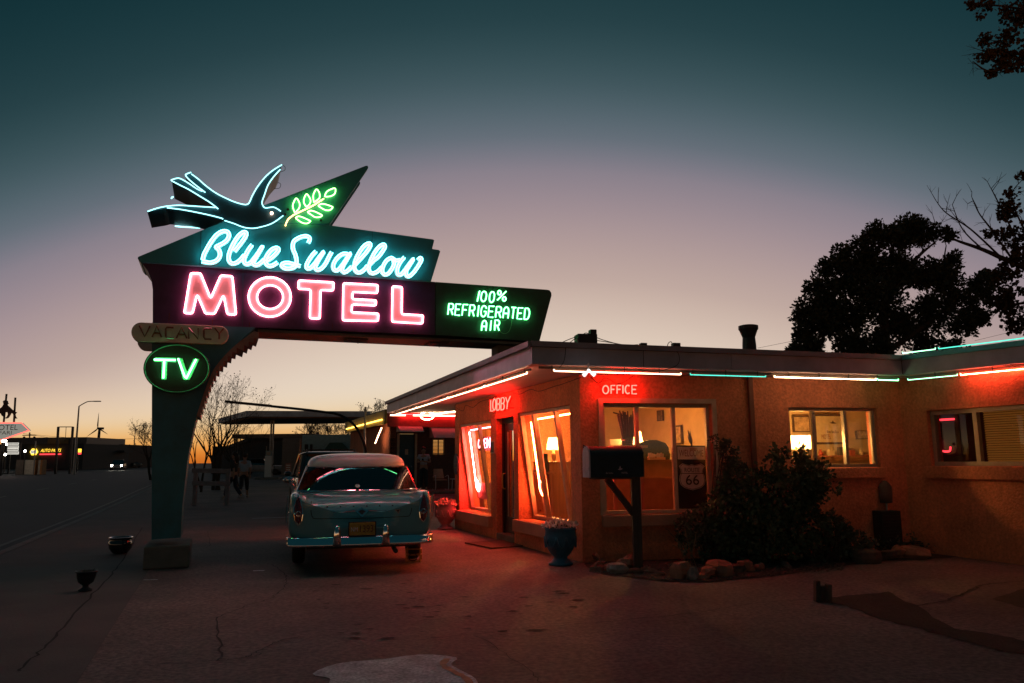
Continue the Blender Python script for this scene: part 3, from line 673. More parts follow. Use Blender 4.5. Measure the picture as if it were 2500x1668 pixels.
# inside shell
def inside(o, d, n): return o + d
IC = C0 + LN * .28 + BN * .02
rm = [C0 + BD * .35 + BN * .30, C0 + BD * 7.6 + BN * .30, C0 + BD * 7.6 + BN * 4.3, E1 + LN * 6.0 - AD * .3, E1 + LN * .3 - AD * .3, C0 + AD * .3 + LN * .3]
m_floor_in = mat('lobby_floor', (.20, .09, .05), .4, var=.2, scale=3)
MB().quad(*[Vector((p.x, p.y, .06)) for p in [C0 + LN * .27 + BN * .1, I0 + BN * .27, I0 + BN * 4.2 + LN * .2, E1 + LN * 6.5 - AD * .27, E1 + LN * .27 - AD * .27]]).build('floor', m_floor_in, motel)
MB().quad(*[Vector((p.x, p.y, ZT - .06)) for p in [C0 + LN * .27 + BN * .1, I0 + BN * .27, I0 + BN * 4.2 + LN * .2, E1 + LN * 6.5 - AD * .27, E1 + LN * .27 - AD * .27]]).build('ceiling', m_cream, motel)
bw0 = C0 + BN * 3.7 + LN * .30; bw1 = I0 + BN * 3.7 - BD * .1
mod_wall(MB(), bw0 + LN * .9, BD, 7.0, ZT - .07, .1, [], z0=.06, inward=BN).build('inner_wall', m_stucco_in, motel)
pw = C0 + BD * 2.95 + BN * .3
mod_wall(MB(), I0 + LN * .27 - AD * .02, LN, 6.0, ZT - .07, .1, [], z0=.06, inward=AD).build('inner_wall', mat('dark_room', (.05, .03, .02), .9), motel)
mod_wall(MB(), pw, BN, 3.6, ZT - .07, .1, [(0.05, .95, .06, 2.05)], z0=.06, inward=BD).build('inner_wall', m_stucco_in, motel)
# roof: slab, fascia, soffit
zb = ZT
R0, R1, V0, W0 = PZ(1299, 889, zb), PZ(945, 1009, zb), PZ(2204, 916, zb), PZ(2500, 886, zb)
zt = PV(1297, 834, R0, V0 - R0).z
W1 = V0 + (W0 - V0).normalized() * 9.0
for p in (R0, R1, V0, W1): p.z = 0
RB0 = R1 + (V0 - R0).normalized() * 13.0; RB1 = V0 + AD * 9 + BD * 7
plan = [R0, V0, W1, W1 + LN * 8, RB1 + LN * 3, RB0]
rf = [R0, V0, W1, W1 + LN * 8.0, V0 + LN * 8 + AD * 9.0, R1]
MB().prism([Vector((p.x, p.y, zt - .05)) for p in rf], UP * .03).build('roof', m_rooftop, motel)
roof = bpy.data.objects['roof']
ins = lambda p, k: p
def fascia(a, b, m, name, capm, ext=0.0, capext=0.0):
    d = (b - a).normalized(); n = Vector((d.y, -d.x, 0))       # outward for right-going edges
    return d, n
def fas(a, b, n, m, capm):
    a, b = Vector((a.x, a.y, zb)), Vector((b.x, b.y, zb)); d = (b - a).normalized()
    f = MB(); L = (b - a).length; k = max(1, int(L / 2.2))
    for i in range(k):
        p, q = a + d * (L * i / k + .004), a + d * (L * (i + 1) / k - .004)
        f.quad(p + n * 0, q, q + UP * (zt - zb - .07), p + UP * (zt - zb - .07)); f.quad(p, p - n * .03, q - n * .03, q)
        f.quad(p, p + UP * (zt - zb - .07), p + UP * (zt - zb - .07) - n * .03, p - n * .03); f.quad(q, q - n * .03, q + UP * (zt - zb - .07) - n * .03, q + UP * (zt - zb - .07))
    f.quad(a - n * .031, b - n * .031, b - n * .031 + UP * (zt - zb), a - n * .031 + UP * (zt - zb))
    o = f.build('fascia', m, roof)
    c = MB(); c.boxv((a + b) / 2 + UP * (zt - zb - .034) + n * .008, (b - a) / 2 + d * .02, n * .055, UP * .036); c.build('cap_flashing', capm, roof)
    return o
m_cap = mat('cap_grey', (.22, .20, .23), .5, metal=.3, var=.2, scale=3)
m_cap_glow = mat('cap_teal_glow', (.10, .55, .55), .45, var=.15, scale=3)  # teal neon glow on the roof edge put into the cap colour
dL, dR, dW = (R1 - R0).normalized(), (V0 - R0).normalized(), (W1 - V0).normalized()
nL, nR, nW = Vector((-dL.y, dL.x, 0)), Vector((dR.y, -dR.x, 0)), Vector((dW.y, -dW.x, 0))
if nW.dot(LN) > 0: nW = -nW
fas(R0, R1, nL, m_fascia, m_cap); fas(R0, V0, nR, m_fascia_skylit, m_cap); fas(V0, W1, nW, m_fascia_skylit, m_cap_glow)
MB().quad(*[Vector((p.x, p.y, zb + .012)) for p in [R0 - nL * .03 - nR * .03, V0 - nR * .03, W1 - nW * .03, W1 + LN * 3, V0 + LN * 3 + AD * 4, R1 + LN * 6, R1 - nL * .03]]).build('soffit', m_soffit, motel)
# light strip behind the eave tubes
def valance(a, b, n, s0, s1, inset, m=None):
    p, q = Vector((a.x, a.y, zb)) - n * inset, Vector((b.x, b.y, zb)) - n * inset
    return MB().boxv(p.lerp(q, (s0 + s1) / 2) - UP * .03, (q - p) * (s1 - s0) / 2, n * .010, UP * .016).build('tube_board', m or mat('tube_board_paint', (.16, .13, .11), .7), motel)
valance(R0, R1, nL, .03, .995, .10); valance(R0, V0, nR, .02, .999, .08); valance(V0, W1, nW, .0, 1, .08)
def eave(px, m, z=zb - .055, r=.012, extra=None):
    p = [PZ(x, y, z) for x, y in px]
    mb = MB().tube(p, r, 8)
    return mb.build('neon_tube', m, motel)
def tube_uv(a, b, n, s0, s1, inset, m, dz=-.075, name='neon_tube', r=.0072):
    p, q = Vector((a.x, a.y, zb)) - n * inset + UP * dz, Vector((b.x, b.y, zb)) - n * inset + UP * dz
    u, v = p.lerp(q, s0), p.lerp(q, s1); t = (v - u).normalized()
    return MB().tube([u + UP * .022, u, v, v + UP * .022], r, 8).build(name, m, motel)
for s0, s1, m in ((.04, .22, n_white), (.225, .44, n_white), (.445, .70, n_white), (.705, .97, n_white)):
    tube_uv(R0, R1, nL, s0, s1, .085, m)
for s0, s1, m in ((.055, .37, n_white), (.395, .60, n_teal), (.625, .925, n_ice), (.93, .995, n_green)):
    tube_uv(R0, V0, nR, s0, s1, .065, m)
m_greenpale = emit('neon_green_pale', (.35, 1.0, .55), 3.5)
tube_uv(V0, W1, nW, .004, .085, .065, m_greenpale); n_wing = emit('neon_red_wing', (1.0, .10, .05), 90); tube_uv(V0, W1, nW, .09, .5, .065, n_wing); tube_uv(V0, W1, nW, .505, .95, .065, n_wing)
tube_uv(V0, W1, nW, .005, .06, -.03, m_greenpale, dz=zt - zb + .03, r=.008); tube_uv(V0, W1, nW, .065, .6, -.03, n_teal, dz=zt - zb + .03, r=.008)
for a, b, n_, ins_ in ((R0, R1, nL, .085), (R0, V0, nR, .065), (V0, W1, nW, .065)):
    for k in range(11):
        q = Vector((a.x, a.y, zb)).lerp(Vector((b.x, b.y, zb)), .05 + .088 * k) - n_ * ins_
        MB().tube([q, q - UP * .085], .006, 5).build('tube_clip', m_iron, motel)
# far edge of the canopy and the tubes that hang there
FE = R1 + (V0 - R0).normalized() * 6.5; nF = -Vector((dR.y, -dR.x, 0))
MB().boxv(Vector((R1.x, R1.y, (zb + zt) / 2)) + (FE - R1) / 2 - nF * .05, (FE - R1) / 2, nF * .03, UP * (zt - zb) / 2 * .96).build('fascia', m_fascia, roof)
def farp(s, dz=-.06): return R1.lerp(FE, s) + UP * (zb + dz) - nF * .15
MB().tube([farp(.01), farp(.07)], .014, 8).build('neon_tube', n_white, motel); MB().tube([farp(.10), farp(.5)], .014, 8).build('neon_tube', n_white, motel)
MB().tube([farp(.165, -.06), farp(.22, .0) - AD * .5, farp(.27, .0) - AD * 1.2], .014, 8).build('neon_tube', n_ice, motel)
cq = farp(.155, -.07); MB().tube([cq + (dR * math.cos(2 * math.pi * k / 20) * .17 + UP * math.sin(2 * math.pi * k / 20) * .10) - AD * .04 for k in range(20)], .016, 7, True).build('neon_tube', n_ice, motel)
for s in (.085,): MB().tube([farp(s - .015), farp(s + .015)], .018, 7).build('tube_joint', m_iron, motel)
# white floodlight head under the corner
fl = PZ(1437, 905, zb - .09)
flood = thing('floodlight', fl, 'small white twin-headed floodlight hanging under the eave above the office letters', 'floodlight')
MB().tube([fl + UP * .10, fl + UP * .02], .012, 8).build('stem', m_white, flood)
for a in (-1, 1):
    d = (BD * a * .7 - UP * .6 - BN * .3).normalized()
    MB().tube([fl + UP * .02, fl + d * .04, fl + d * .045, fl + d * .105], [.011, .015, .022, .028], 12).build('lamp_head', emit('flood_tube_light', (1, .95, .9), 1.3), flood, smooth=True)  # heads are unlit; eave tube light on them is put in as emission
# ---- windows
def tilt_window(h, side, name='window'):
    """lobby window whose glass leans inward towards its foot"""
    u0, u1, z0, z1 = h; top, bot = .05, .30
    P = lambda u, z, k=0.0: C0 + AD * u + UP * z + LN * (top + (bot - top) * (z1 - z) / (z1 - z0) + k)
    u0 += .004; u1 -= .004; w = .05
    fr = MB(); q = [(u0, z0 + .012), (u1, z0 + .012), (u1, z1 - .004), (u0, z1 - .004)]
    tl = (P(u0, z1) - P(u0, z0)).normalized(); nn = AD.cross(tl).normalized()
    def bar(a, b, wd, dp): fr.bar(a, b, wd, dp, nn)
    bar(P(u0 + w / 2, z0 + .012), P(u0 + w / 2, z1 - .004), w, .07); bar(P(u1 - w / 2, z0 + .012), P(u1 - w / 2, z1 - .004), w, .07)
    bar(P(u0 + w, z0 + .04), P(u1 - w, z0 + .04), .055, .07); bar(P(u0 + w, z1 - .03), P(u1 - w, z1 - .03), .05, .07)
    for s in side:
        u = u0 + (u1 - u0) * s; bar(P(u, z0 + .065), P(u, z1 - .055), .06, .07)
    f = fr.build(name, m_framewood, motel)
    MB().quad(P(u0 + w, z0 + .06), P(u1 - w, z0 + .06), P(u1 - w, z1 - .05), P(u0 + w, z1 - .05)).build('pane', m_glass, f)
    return f, P
fw, Pf = tilt_window(far_win, (.42,)); nw_, Pn = tilt_window(near_win, (.30, .72))
def flat_window(o, d, n, h, muls, inset, m, name='window', w=.05, trim=None):
    u0, u1, z0, z1 = h; P = lambda u, z, k=inset: Vector((o.x, o.y, 0)) + d * u + UP * z + n * k
    u0 += .004; u1 -= .004; z0 += .004; z1 -= .004
    fr = MB(); bar = lambda a, b, wd, dp=.07: fr.bar(a, b, wd, dp, n)
    bar(P(u0 + w / 2, z0), P(u0 + w / 2, z1), w); bar(P(u1 - w / 2, z0), P(u1 - w / 2, z1), w)
    bar(P(u0 + w, z0 + w / 2), P(u1 - w, z0 + w / 2), w); bar(P(u0 + w, z1 - w / 2), P(u1 - w, z1 - w / 2), w)
    for s in muls: u = u0 + (u1 - u0) * s; bar(P(u, z0 + w), P(u, z1 - w), w * 1.1)
    f = fr.build(name, m, motel)
    MB().quad(P(u0 + w, z0 + w), P(u1 - w, z0 + w), P(u1 - w, z1 - w), P(u0 + w, z1 - w)).build('pane', m_glass, f)
    return f
ow = flat_window(C0, BD, BN, off_win, (.325, .665), .12, m_framewood)
u0, u1, z0, z1 = off_win; P = lambda u, z, k: C0 + BD * u + UP * z + BN * k
mb = MB()                                                       # pale trim round the office window
mb.bar(P(u0 - .035, z0, -.012), P(u0 - .035, z1 + .07, -.012), .07, .03, BN); mb.bar(P(u1 + .035, z0, -.012), P(u1 + .035, z1 + .07, -.012), .07, .03, BN); mb.bar(P(u0, z1 + .035, -.012), P(u1, z1 + .035, -.012), .07, .03, BN)
mb.build('trim', m_framewood, ow)
m_alu = mat('dull_aluminium', (.30, .27, .22), .45, metal=.5, var=.15, scale=8)
swin = flat_window(C0, BD, BN, side_win, (.30, .66), .10, m_alu, w=.045)
wwin = flat_window(I0, -AD, LN, wing_win, (.28, .78), .10, m_alu, w=.06)
def sill(o, d, n, h, out_, th, over, par, m=m_stucco):
    u0, u1, z0, z1 = h; c = Vector((o.x, o.y, 0)) + d * (u0 + u1) / 2 + UP * (z0 - th / 2 - .003) - n * (out_ / 2 - .005)
    MB().boxv(c, d * ((u1 - u0) / 2 + over), n * out_ / 2, UP * th / 2).build('sill', m, par, bevel=.012)
m_sill = mat('sill_stucco', (.46, .24, .16), .8, var=.12, scale=3, bump=.4, bscale=40)
sill(C0, AD, LN, far_win, .09, .20, .09, fw, m_sill); sill(C0, AD, LN, near_win, .09, .20, .11, nw_, m_sill); sill(C0, BD, BN, off_win, .09, .16, .06, ow, m_sill)
sill(C0, BD, BN, side_win, .07, .16, .06, swin); sill(I0, -AD, LN, wing_win, .07, .18, .08, wwin)
# ---- lobby door
u0, u1, z0, z1 = door_h; zt_ = 0.12
MB().boxv(C0 + AD * (u0 + u1) / 2 + LN * .15 + UP * .06, AD * (u1 - u0) / 2, LN * .16, UP * .06).build('door_step', m_concrete, motel, bevel=.015)
dp = lambda u, z, k=.16: C0 + AD * u + UP * z + LN * k
mb = MB()
mb.bar(dp(u0 + .045, zt_), dp(u0 + .045, z1 - .004), .08, .1, LN); mb.bar(dp(u1 - .045, zt_), dp(u1 - .045, z1 - .004), .08, .1, LN); mb.bar(dp(u0 + .085, z1 - .05), dp(u1 - .085, z1 - .05), .09, .1, LN)
mb.build('door_frame', m_black, motel)
m_doorp = mat('black_door_paint', (.02, .02, .022), .35, var=.2, scale=9)
door = MB(); a, b = u0 + .09, u1 - .09
um = a + (b - a) * .58
door.bar(dp(a + .06, zt_ + .01), dp(a + .06, z1 - .1), .12, .045, LN); door.bar(dp(b - .06, zt_ + .01), dp(b - .06, z1 - .1), .12, .045, LN)
door.bar(dp(a + .12, zt_ + .15), dp(b - .12, zt_ + .15), .28, .045, LN); door.bar(dp(a + .12, z1 - .17), dp(b - .12, z1 - .17), .13, .045, LN)
door = door.build('door', m_doorp, motel)
MB().quad(dp(a + .12, zt_ + .29), dp(b - .12, zt_ + .29), dp(b - .12, z1 - .235), dp(a + .12, z1 - .235)).build('pane', glass('door_glass', (.35, .3, .3)), door)
hp = dp(b - .06, 1.05, .12); MB().tube(smooth_pts([hp + UP * .14, hp - LN * .05 + UP * .12, hp - LN * .06, hp - LN * .05 - UP * .12, hp - UP * .14], 4), .012, 7).build('handle', mat('brass', (.55, .32, .10), .3, metal=1), door)
MB().bar(dp(b - .20, zt_ + .3, .125), dp(b - .20, z1 - .25, .125), .03, .02, LN).build('mullion', m_framewood, door)
# ---- red and salmon tubes glowing just inside the two lobby windows
def win_tubes(P, h, m, ml, parent):
    u0, u1, z0, z1 = h; L = u1 - u0
    uu = u1 - .17                                                   # left end as seen from the street
    q = [P(uu, z1 - .16, .10), P(uu, z1 - .45, .10), P(uu, z0 + .62, .10)]
    loop = [P(uu + .0, z0 + .62, .10), P(uu + .01, z0 + .50, .10), P(uu - .08, z0 + .40, .10), P(uu - .17, z0 + .48, .10), P(uu - .13, z0 + .60, .10), P(uu - .05, z0 + .64, .09)]
    MB().tube([q[0], q[1]] + smooth_pts(loop, 5), .0125, 7).build('neon_tube', m, parent)
    MB().tube([P(uu - .1, z1 - .13, .10), P(u0 + .06, z1 - .11, .10)], .0125, 7).build('neon_tube', ml, parent)
    for z in (.3, .55, .8):
        p = P(uu, z0 + (z1 - z0) * z, .10); MB().tube([p, p + LN * .05], .008, 6).build('standoff', m_white, parent)
    # painted board the tube is fixed to
    MB().quad(P(u1 - .03, z0 + .02, .17), P(u1 - .34, z0 + .02, .17), P(u1 - .34, z1 - .03, .17), P(u1 - .03, z1 - .03, .17)).build('tube_board', m_cream, parent)
win_tubes(Pf, far_win, n_red, n_pink, fw); win_tubes(Pn, near_win, n_warm, n_warm, nw_)
# LOBBY and OFFICE letters
class WP:
    def __init__(s, o, d, n, k): s.o, s.d, s.n, s.k = o, d, n, k
    def __call__(s, p): return PV(p[0], p[1], s.o + s.n * s.k, s.d)
m_letback = mat('sign_letter_back', (.45, .22, .14), .6)
def wall_word(name, txt, cells, f, o, d, n, label):
    w = WP(o, d, n, .10); bx = [w(f(*c[0])) for c in cells]
    root = thing(name, (bx[0] + bx[-1]) / 2 - UP * .1, label, 'neon sign')
    stroke_word(txt, cells, f, w, root, 'letter', None, n_hot, .02, .0095, lift=.03)
    w2 = WP(o, d, n, .012); mb = MB()
    for i, (ch, (bl, br, tl)) in enumerate(zip(txt, cells)):
        q = w2(f(*bl)); a = w2(f(*br)) - q; b = w2(f(*tl)) - q
        for k, st in enumerate(GL[ch]):
            pts = [q + a * x + b * y + n * (.001 * k) for x, y in st]
            if len(pts) == 2: pts = [pts[0], pts[0].lerp(pts[1], .5), pts[1]]
            mb.ribbon(pts, .035, n, .03, .001)
    mb.build('backing', m_letback, root)
    mb = MB(); s0, s1 = w(f(*cells[0][0])), w(f(*cells[-1][1]))
    for t in (.1, .5, .9): p = s0.lerp(s1, t); mb.tube([p + UP * .02 + n * .03, p + UP * .02 - n * .10], .007, 6)
    mb.build('standoff', m_iron, root)
    return root
wall_word('lobby_sign', 'LOBBY', [((368, 258), (390, 255), (368, 150)), ((388, 250), (418, 247), (390, 140)), ((428, 248), (458, 246), (430, 134)), ((470, 246), (502, 242), (472, 128)), ((508, 240), (552, 232), (518, 122))], ZD, C0, AD, -LN, 'glowing red LOBBY letters on the stucco above the black door')
wall_word('office_sign', 'OFFICE', [((372, 172), (430, 172), (372, 92)), ((455, 172), (495, 172), (455, 90)), ((515, 172), (555, 172), (515, 90)), ((568, 172), (580, 172), (568, 88)), ((595, 172), (645, 172), (595, 88)), ((665, 174), (712, 174), (665, 90))], ZO, C0, BD, -BN, 'glowing red OFFICE letters on the stucco above the wide window')
# chimney, vent boxes and cables on the roof
vp_ = PV(1830, 858, C0 + BN * 1.2, BD)
MB().lathe([(.12, vp_.z - .25), (.115, vp_.z + .10), (.105, vp_.z + .24), (.15, vp_.z + .36), (.165, vp_.z + .38), (.165, vp_.z + .44), (.13, vp_.z + .45), (.0, vp_.z + .45)], (vp_.x, vp_.y, 0), 20).build('vent_pipe', m_iron, roof, smooth=False)
def roofbox(px, sz, k, name='junction_box'):
    p = PV(px[0], px[1], C0 + BN * k, BD); return MB().box(p + UP * (sz[2] / 2 - .125), (sz[0], sz[1], sz[2] + .25), R(11)).build(name, m_iron, roof, bevel=.008), p
roofbox((1430, 834), (.30, .22, .10), .2); roofbox((1447, 828), (.10, .12, .14), .3); roofbox((1570, 843), (.10, .1, .03), .2)
roofbox((1650, 846), (.12, .1, .05), .2)
mb = MB()
wr = lambda pts, k=.2: smooth_pts([PV(*ZR(*q), C0 + BN * k, BD) for q in pts], 5)
for b in [[(20, 260), (120, 215), (215, 182), (250, 180), (290, 150), (330, 150), (450, 205), (600, 250), (720, 272)], [(130, 250), (210, 190), (245, 170), (300, 190)], [(425, 225), (560, 245), (730, 272), (860, 268)], [(1170, 290), (1185, 250), (1215, 240), (1235, 290)]]:
    mb.tube(wr(b), .006, 5)
mb.build('roof_cable', m_wire, roof)
mb = MB()                                                       # cables looped down the fascia and along the wall top
fr_ = lambda pts, k=-.02: smooth_pts([PV(*ZR(*q), R0 + nR * .05, dR) for q in pts], 5)
for b in [[(90, 280), (88, 360), (70, 450), (20, 520)], [(1150, 325), (1270, 340), (1300, 420), (1270, 490), (1150, 535), (1050, 555), (960, 550), (860, 530)], [(915, 330), (918, 420), (920, 500)]]:
    mb.tube(fr_(b), .0045, 5)
ww = lambda pts: smooth_pts([PV(*ZR(*q), C0 - BN * .02, BD) for q in pts], 5)
for b in [[(360, 610), (440, 680), (500, 625), (560, 640), (640, 685), (720, 660), (810, 600)]]: mb.tube(ww(b), .005, 5)
lw_ = lambda pts: smooth_pts([PV(*ZD(*q), C0 - LN * .02, AD) for q in pts], 5)
for b in [[(0, 215), (80, 255), (110, 200), (180, 220), (250, 165), (340, 140)], [(560, 75), (640, 90), (740, 45), (830, 62), (960, 20), (1060, -10), (1240, -75)]]: mb.tube(lw_(b), .005, 5)
mb.build('slack_cable', m_wire, motel)
# downspout and wall fittings
d0, d1 = PV(1830, 920, C0 - BN * .05, BD), PV(1852, 1330, C0 - BN * .05, BD)
MB().bar(d0, Vector((d0.x, d0.y, .25)), .07, .05, BN).build('downspout', mat('downspout_brown', (.17, .06, .035), .6), motel)
p0 = PV(*Z7(670, 1010), C0 - BN * .06, BD)
mt = thing('gas_meter', p0, 'small grey utility meter on the stucco under the far window', 'meter')
MB().lathe([(.0, -.15), (.09, -.14), (.10, -.02), (.10, .10), (.07, .15), (.03, .19), (.0, .2)], p0, 14, 1, .7).build('meter_body', mat('meter_grey', (.10, .075, .06), .7), mt, smooth=True)
MB().tube([p0 - UP * .14, p0 - UP * .3, p0 - UP * .3 + BN * .06], .015, 7).build('pipe', m_galv, mt)
p1 = PV(*Z7(682, 1215), C0 - BN * .12, BD)
acb = thing('vent_cabinet', Vector((p1.x, p1.y, .1)), 'dark metal cabinet against the stucco below the utility meter', 'cabinet')
MB().boxv(p1, BD * .165, BN * .11, UP * .27).build('cabinet', mat('cabinet_green', (.016, .022, .02), .7), acb, bevel=.01)
mb = MB()
for k in range(9): mb.boxv(p1 - BN * .112 + UP * (-.21 + .05 * k), BD * .135, BN * .006, UP * .012)
mb.build('louvre', m_iron, acb)
q = PV(*ZD(18, 775), C0 - LN * .02, AD)
pq = MB().prism([q + AD * math.cos(2 * math.pi * k / 28) * .16 + UP * math.sin(2 * math.pi * k / 28) * .225 for k in range(28)], -LN * .02)
pq = tag(pq.build('oval_plaque', m_iron, None, q), 'small dark oval plaque on the pink wall end beside the lobby window', 'plaque')
mb = MB()
for z, w in ((.08, .07), (.0, .1), (-.08, .07)): mb.boxv(q - LN * .021 + UP * z, AD * w, LN * .002, UP * .012)
mb.build('raised_bar', mat('plaque_bronze', (.12, .08, .04), .5, metal=.5), pq)
q = PV(*ZD(375, 612), C0 - LN * .015, AD)
nb = thing('notice_box', q, 'small framed notice on the wall between the far window and the door', 'notice')
MB().boxv(q, AD * .10, LN * .012, UP * .115).build('frame', m_framewood, nb)
MB().boxv(q - LN * .013, AD * .08, LN * .003, UP * .095).build('sheet', mat('notice_dark', (.08, .05, .04), .5, scale=30, var=.5), nb)
mp = [PZ(1135, 1327, .0), PZ(1200, 1340, 0), PZ(1290, 1333, 0), PZ(1225, 1320, 0)]
mats_ = tag(MB().prism([Vector((p.x, p.y, .0)) for p in mp], UP * .018).build('door_mat', mat('mat_brown', (.09, .05, .035), .95, bump=.6, bscale=90), None, mp[0]), 'flat brown mat on the drive in front of the lobby door', 'door mat')
# ================================================================ the parked 1950s sedan
CAR_AZ = R(-14.5)
car_o = Vector((-1.985, 10.20, 0))
car = thing('parked_car', car_o, 'turquoise 1950s sedan with a pale roof parked under the neon sign, seen from behind', 'car', rz=-CAR_AZ)
def carpaint(name, col, coat=.8):
    m = mat(name, col, .42, var=.03, scale=3.0, bump=.02, bscale=30, coat=coat); return m
m_turq = carpaint('turquoise_car_paint', (.10, .34, .385)); m_roofp = carpaint('pale_roof_paint', (.88, .79, .80), .5)
m_carglass = glass('car_glass', (.16, .20, .20), 1.0, .03, 2.1)
m_dark = mat('car_interior', (.035, .03, .03), .8)
m_red_lens = mat('red_tail_lens', (.16, .012, .012), .15, var=.2, scale=30, bump=.1, coat=1.0)
def half(y, W, zb, zf, zd, tuck=.06):
    p = [(0, zb), (W * .72, zb), (W - .05, zb + .05), (W - .005, zb + .20), (W, .66), (W - .006, .80), (W - .018, zf - .06), (W - .028, zf - .012), (W - .075, zf + .006), (W - .17, zf - .02), (W - .27, zd + .0), (W * .45, zd + .022), (0, zd + .03)]
    L = [Vector((-x, y, z)) for x, z in reversed(p[1:-1])]
    return [Vector((x, y, z)) for x, z in p] + L
# y, half width, underside, fender top, deck height
secs = [(.10, .86, .42, .885, .65), (.115, .91, .40, .955, .685), (.17, .935, .38, 1.0, .77), (.25, .945, .36, 1.02, .85), (.36, .95, .34, 1.024, .90), (.55, .955, .33, 1.025, .94), (.85, .96, .32, 1.024, .97), (1.15, .965, .31, 1.02, .99),
        (1.8, .97, .30, 1.02, .985), (2.6, .97, .30, 1.01, .98), (3.4, .97, .30, 1.0, .97), (4.2, .965, .31, .985, .95), (4.9, .95, .34, .955, .915), (5.12, .90, .40, .915, .865)]
MB().loft([half(*s) for s in secs]).build('body', m_turq, car, local=True, smooth=True, sub=2)
# trunk lid seam, badge bar, holes
def deck_pt(x, t):     # a point on the sloping rear of the trunk, t = 0 foot .. 1 top
    y = [.10, .115, .17, .25, .36, .55]; z = [.69, .73, .82, .91, .975, 1.025]
    k = min(int(t * 5), 4); f = t * 5 - k
    return Vector((x, y[k] + (y[k + 1] - y[k]) * f, z[k] + (z[k + 1] - z[k]) * f - .016 * abs(x)))
bpy.context.view_layer.update()
_ev = bpy.data.objects['body'].evaluated_get(bpy.context.evaluated_depsgraph_get())
def surf(x, z, e=.0):                                  # the point of the finished tail panel seen from straight behind
    ok, p, nn, ix = _ev.ray_cast(Vector((x, -2, z)), Vector((0, 1, 0)))
    if not ok: p = Vector((x, .3, z))
    return Vector((x, p.y - e, z))
lid = MB().tube(smooth_pts([surf(x, z, .001) for x, z in [(-.655, .905), (-.66, .875), (-.658, .80), (-.65, .75), (-.63, .705), (-.58, .69), (-.3, .684), (0, .682), (.3, .684), (.58, .69), (.63, .705), (.65, .75), (.658, .80), (.66, .875), (.655, .905)]], 5), .0042, 5).build('trunk_seam', m_black, car, local=True)
mb = MB()
mb.tube([surf(x, .765 + .012 * (abs(x) < .2), .006) for x in (-.37, -.25, -.12, 0, .12, .25, .37)], [.005, .010, .014, .014, .014, .010, .005], 6)
mb.prism([surf(x, z, .008) for x, z in [(-.085, .772), (0, .82), (.085, .772), (0, .70)]], Vector((0, -.014, 0)))
mb.prism([surf(x, z, .004) for x, z in [(.43, .785), (.51, .79), (.48, .73)]], Vector((0, -.010, 0)))
mb.build('badge', m_chrome, car, local=True)
mb = MB()
mb.prism([surf(x, z, .023) for x, z in [(-.05, .77), (0, .797), (.05, .77), (0, .727)]], Vector((0, -.003, 0)))
mb.prism([surf(x, z, .015) for x, z in [(.452, .777), (.49, .78), (.476, .75)]], Vector((0, -.003, 0)))
mb.build('badge_inlay', m_black, car, local=True)
for k in range(6):
    mb = MB(); c = surf(-.45 + .172 * k, .83); mb.tube([c + Vector((0, .02, 0)), c + Vector((0, -.006, 0))], .012, 8); mb.build('letter_hole', m_black, car, local=True)
# bumper, guards, plate
bp = []
for y0, z, in ((0, 0),): pass
def bump_sec(x, y, s=1.0):
    return [Vector((x, y + .06, .335)), Vector((x, y - .005, .335)), Vector((x, y - .03, .36)), Vector((x, y - .005, .395)), Vector((x, y + .005, .40)), Vector((x, y + .015, .455)), Vector((x, y + .05, .468)), Vector((x, y + .08, .44))]
MB().loft([bump_sec(-.945, .42), bump_sec(-.965, .22), bump_sec(-.945, .06), bump_sec(-.87, -.01), bump_sec(-.6, -.055), bump_sec(-.3, -.065), bump_sec(0, -.07), bump_sec(.3, -.065), bump_sec(.6, -.055), bump_sec(.87, -.01), bump_sec(.945, .06), bump_sec(.965, .22), bump_sec(.945, .42)]).build('bumper', m_chrome, car, local=True, smooth=True, sub=1)
for s in (-1, 1):
    g = MB(); x = s * .31 - .01
    prof = [(.36, .05, .02), (.38, .055, .045), (.46, .05, .05), (.54, .042, .05), (.585, .036, .04), (.605, .02, .02), (.61, .002, .002)]
    g.loft([[Vector((x + w * math.cos(a), -.10 + d * math.sin(a) * .9, z)) for a in [2 * math.pi * k / 12 for k in range(12)]] for z, w, d in prof])
    g.build('bumper_guard', m_chrome, car, local=True, smooth=True)
pl = MB().boxv((0, -.035, .555), (.165, 0, 0), (0, .006, 0), (0, .012, .08)).build('licence_plate', mat('plate_yellow', (.46, .26, .03), .5, var=.2, scale=20), car, local=True, bevel=.006)
mb = MB(); text_on(mb, '1393', Vector((-.03, -.049, .515)), (1, 0, 0), (0, .1, 1), .17, .085); mb.build('plate_digits', mat('plate_red', (.10, .008, .006), .5), pl, local=True)
mb = MB(); text_on(mb, 'NM', Vector((-.145, -.049, .525)), (1, 0, 0), (0, .1, 1), .085, .055); mb.build('plate_letters', m_white, pl, local=True)
MB().boxv((0, -.028, .545), (.18, 0, 0), (0, .004, 0), (0, .012, .10)).build('plate_frame', m_iron, car, local=True)
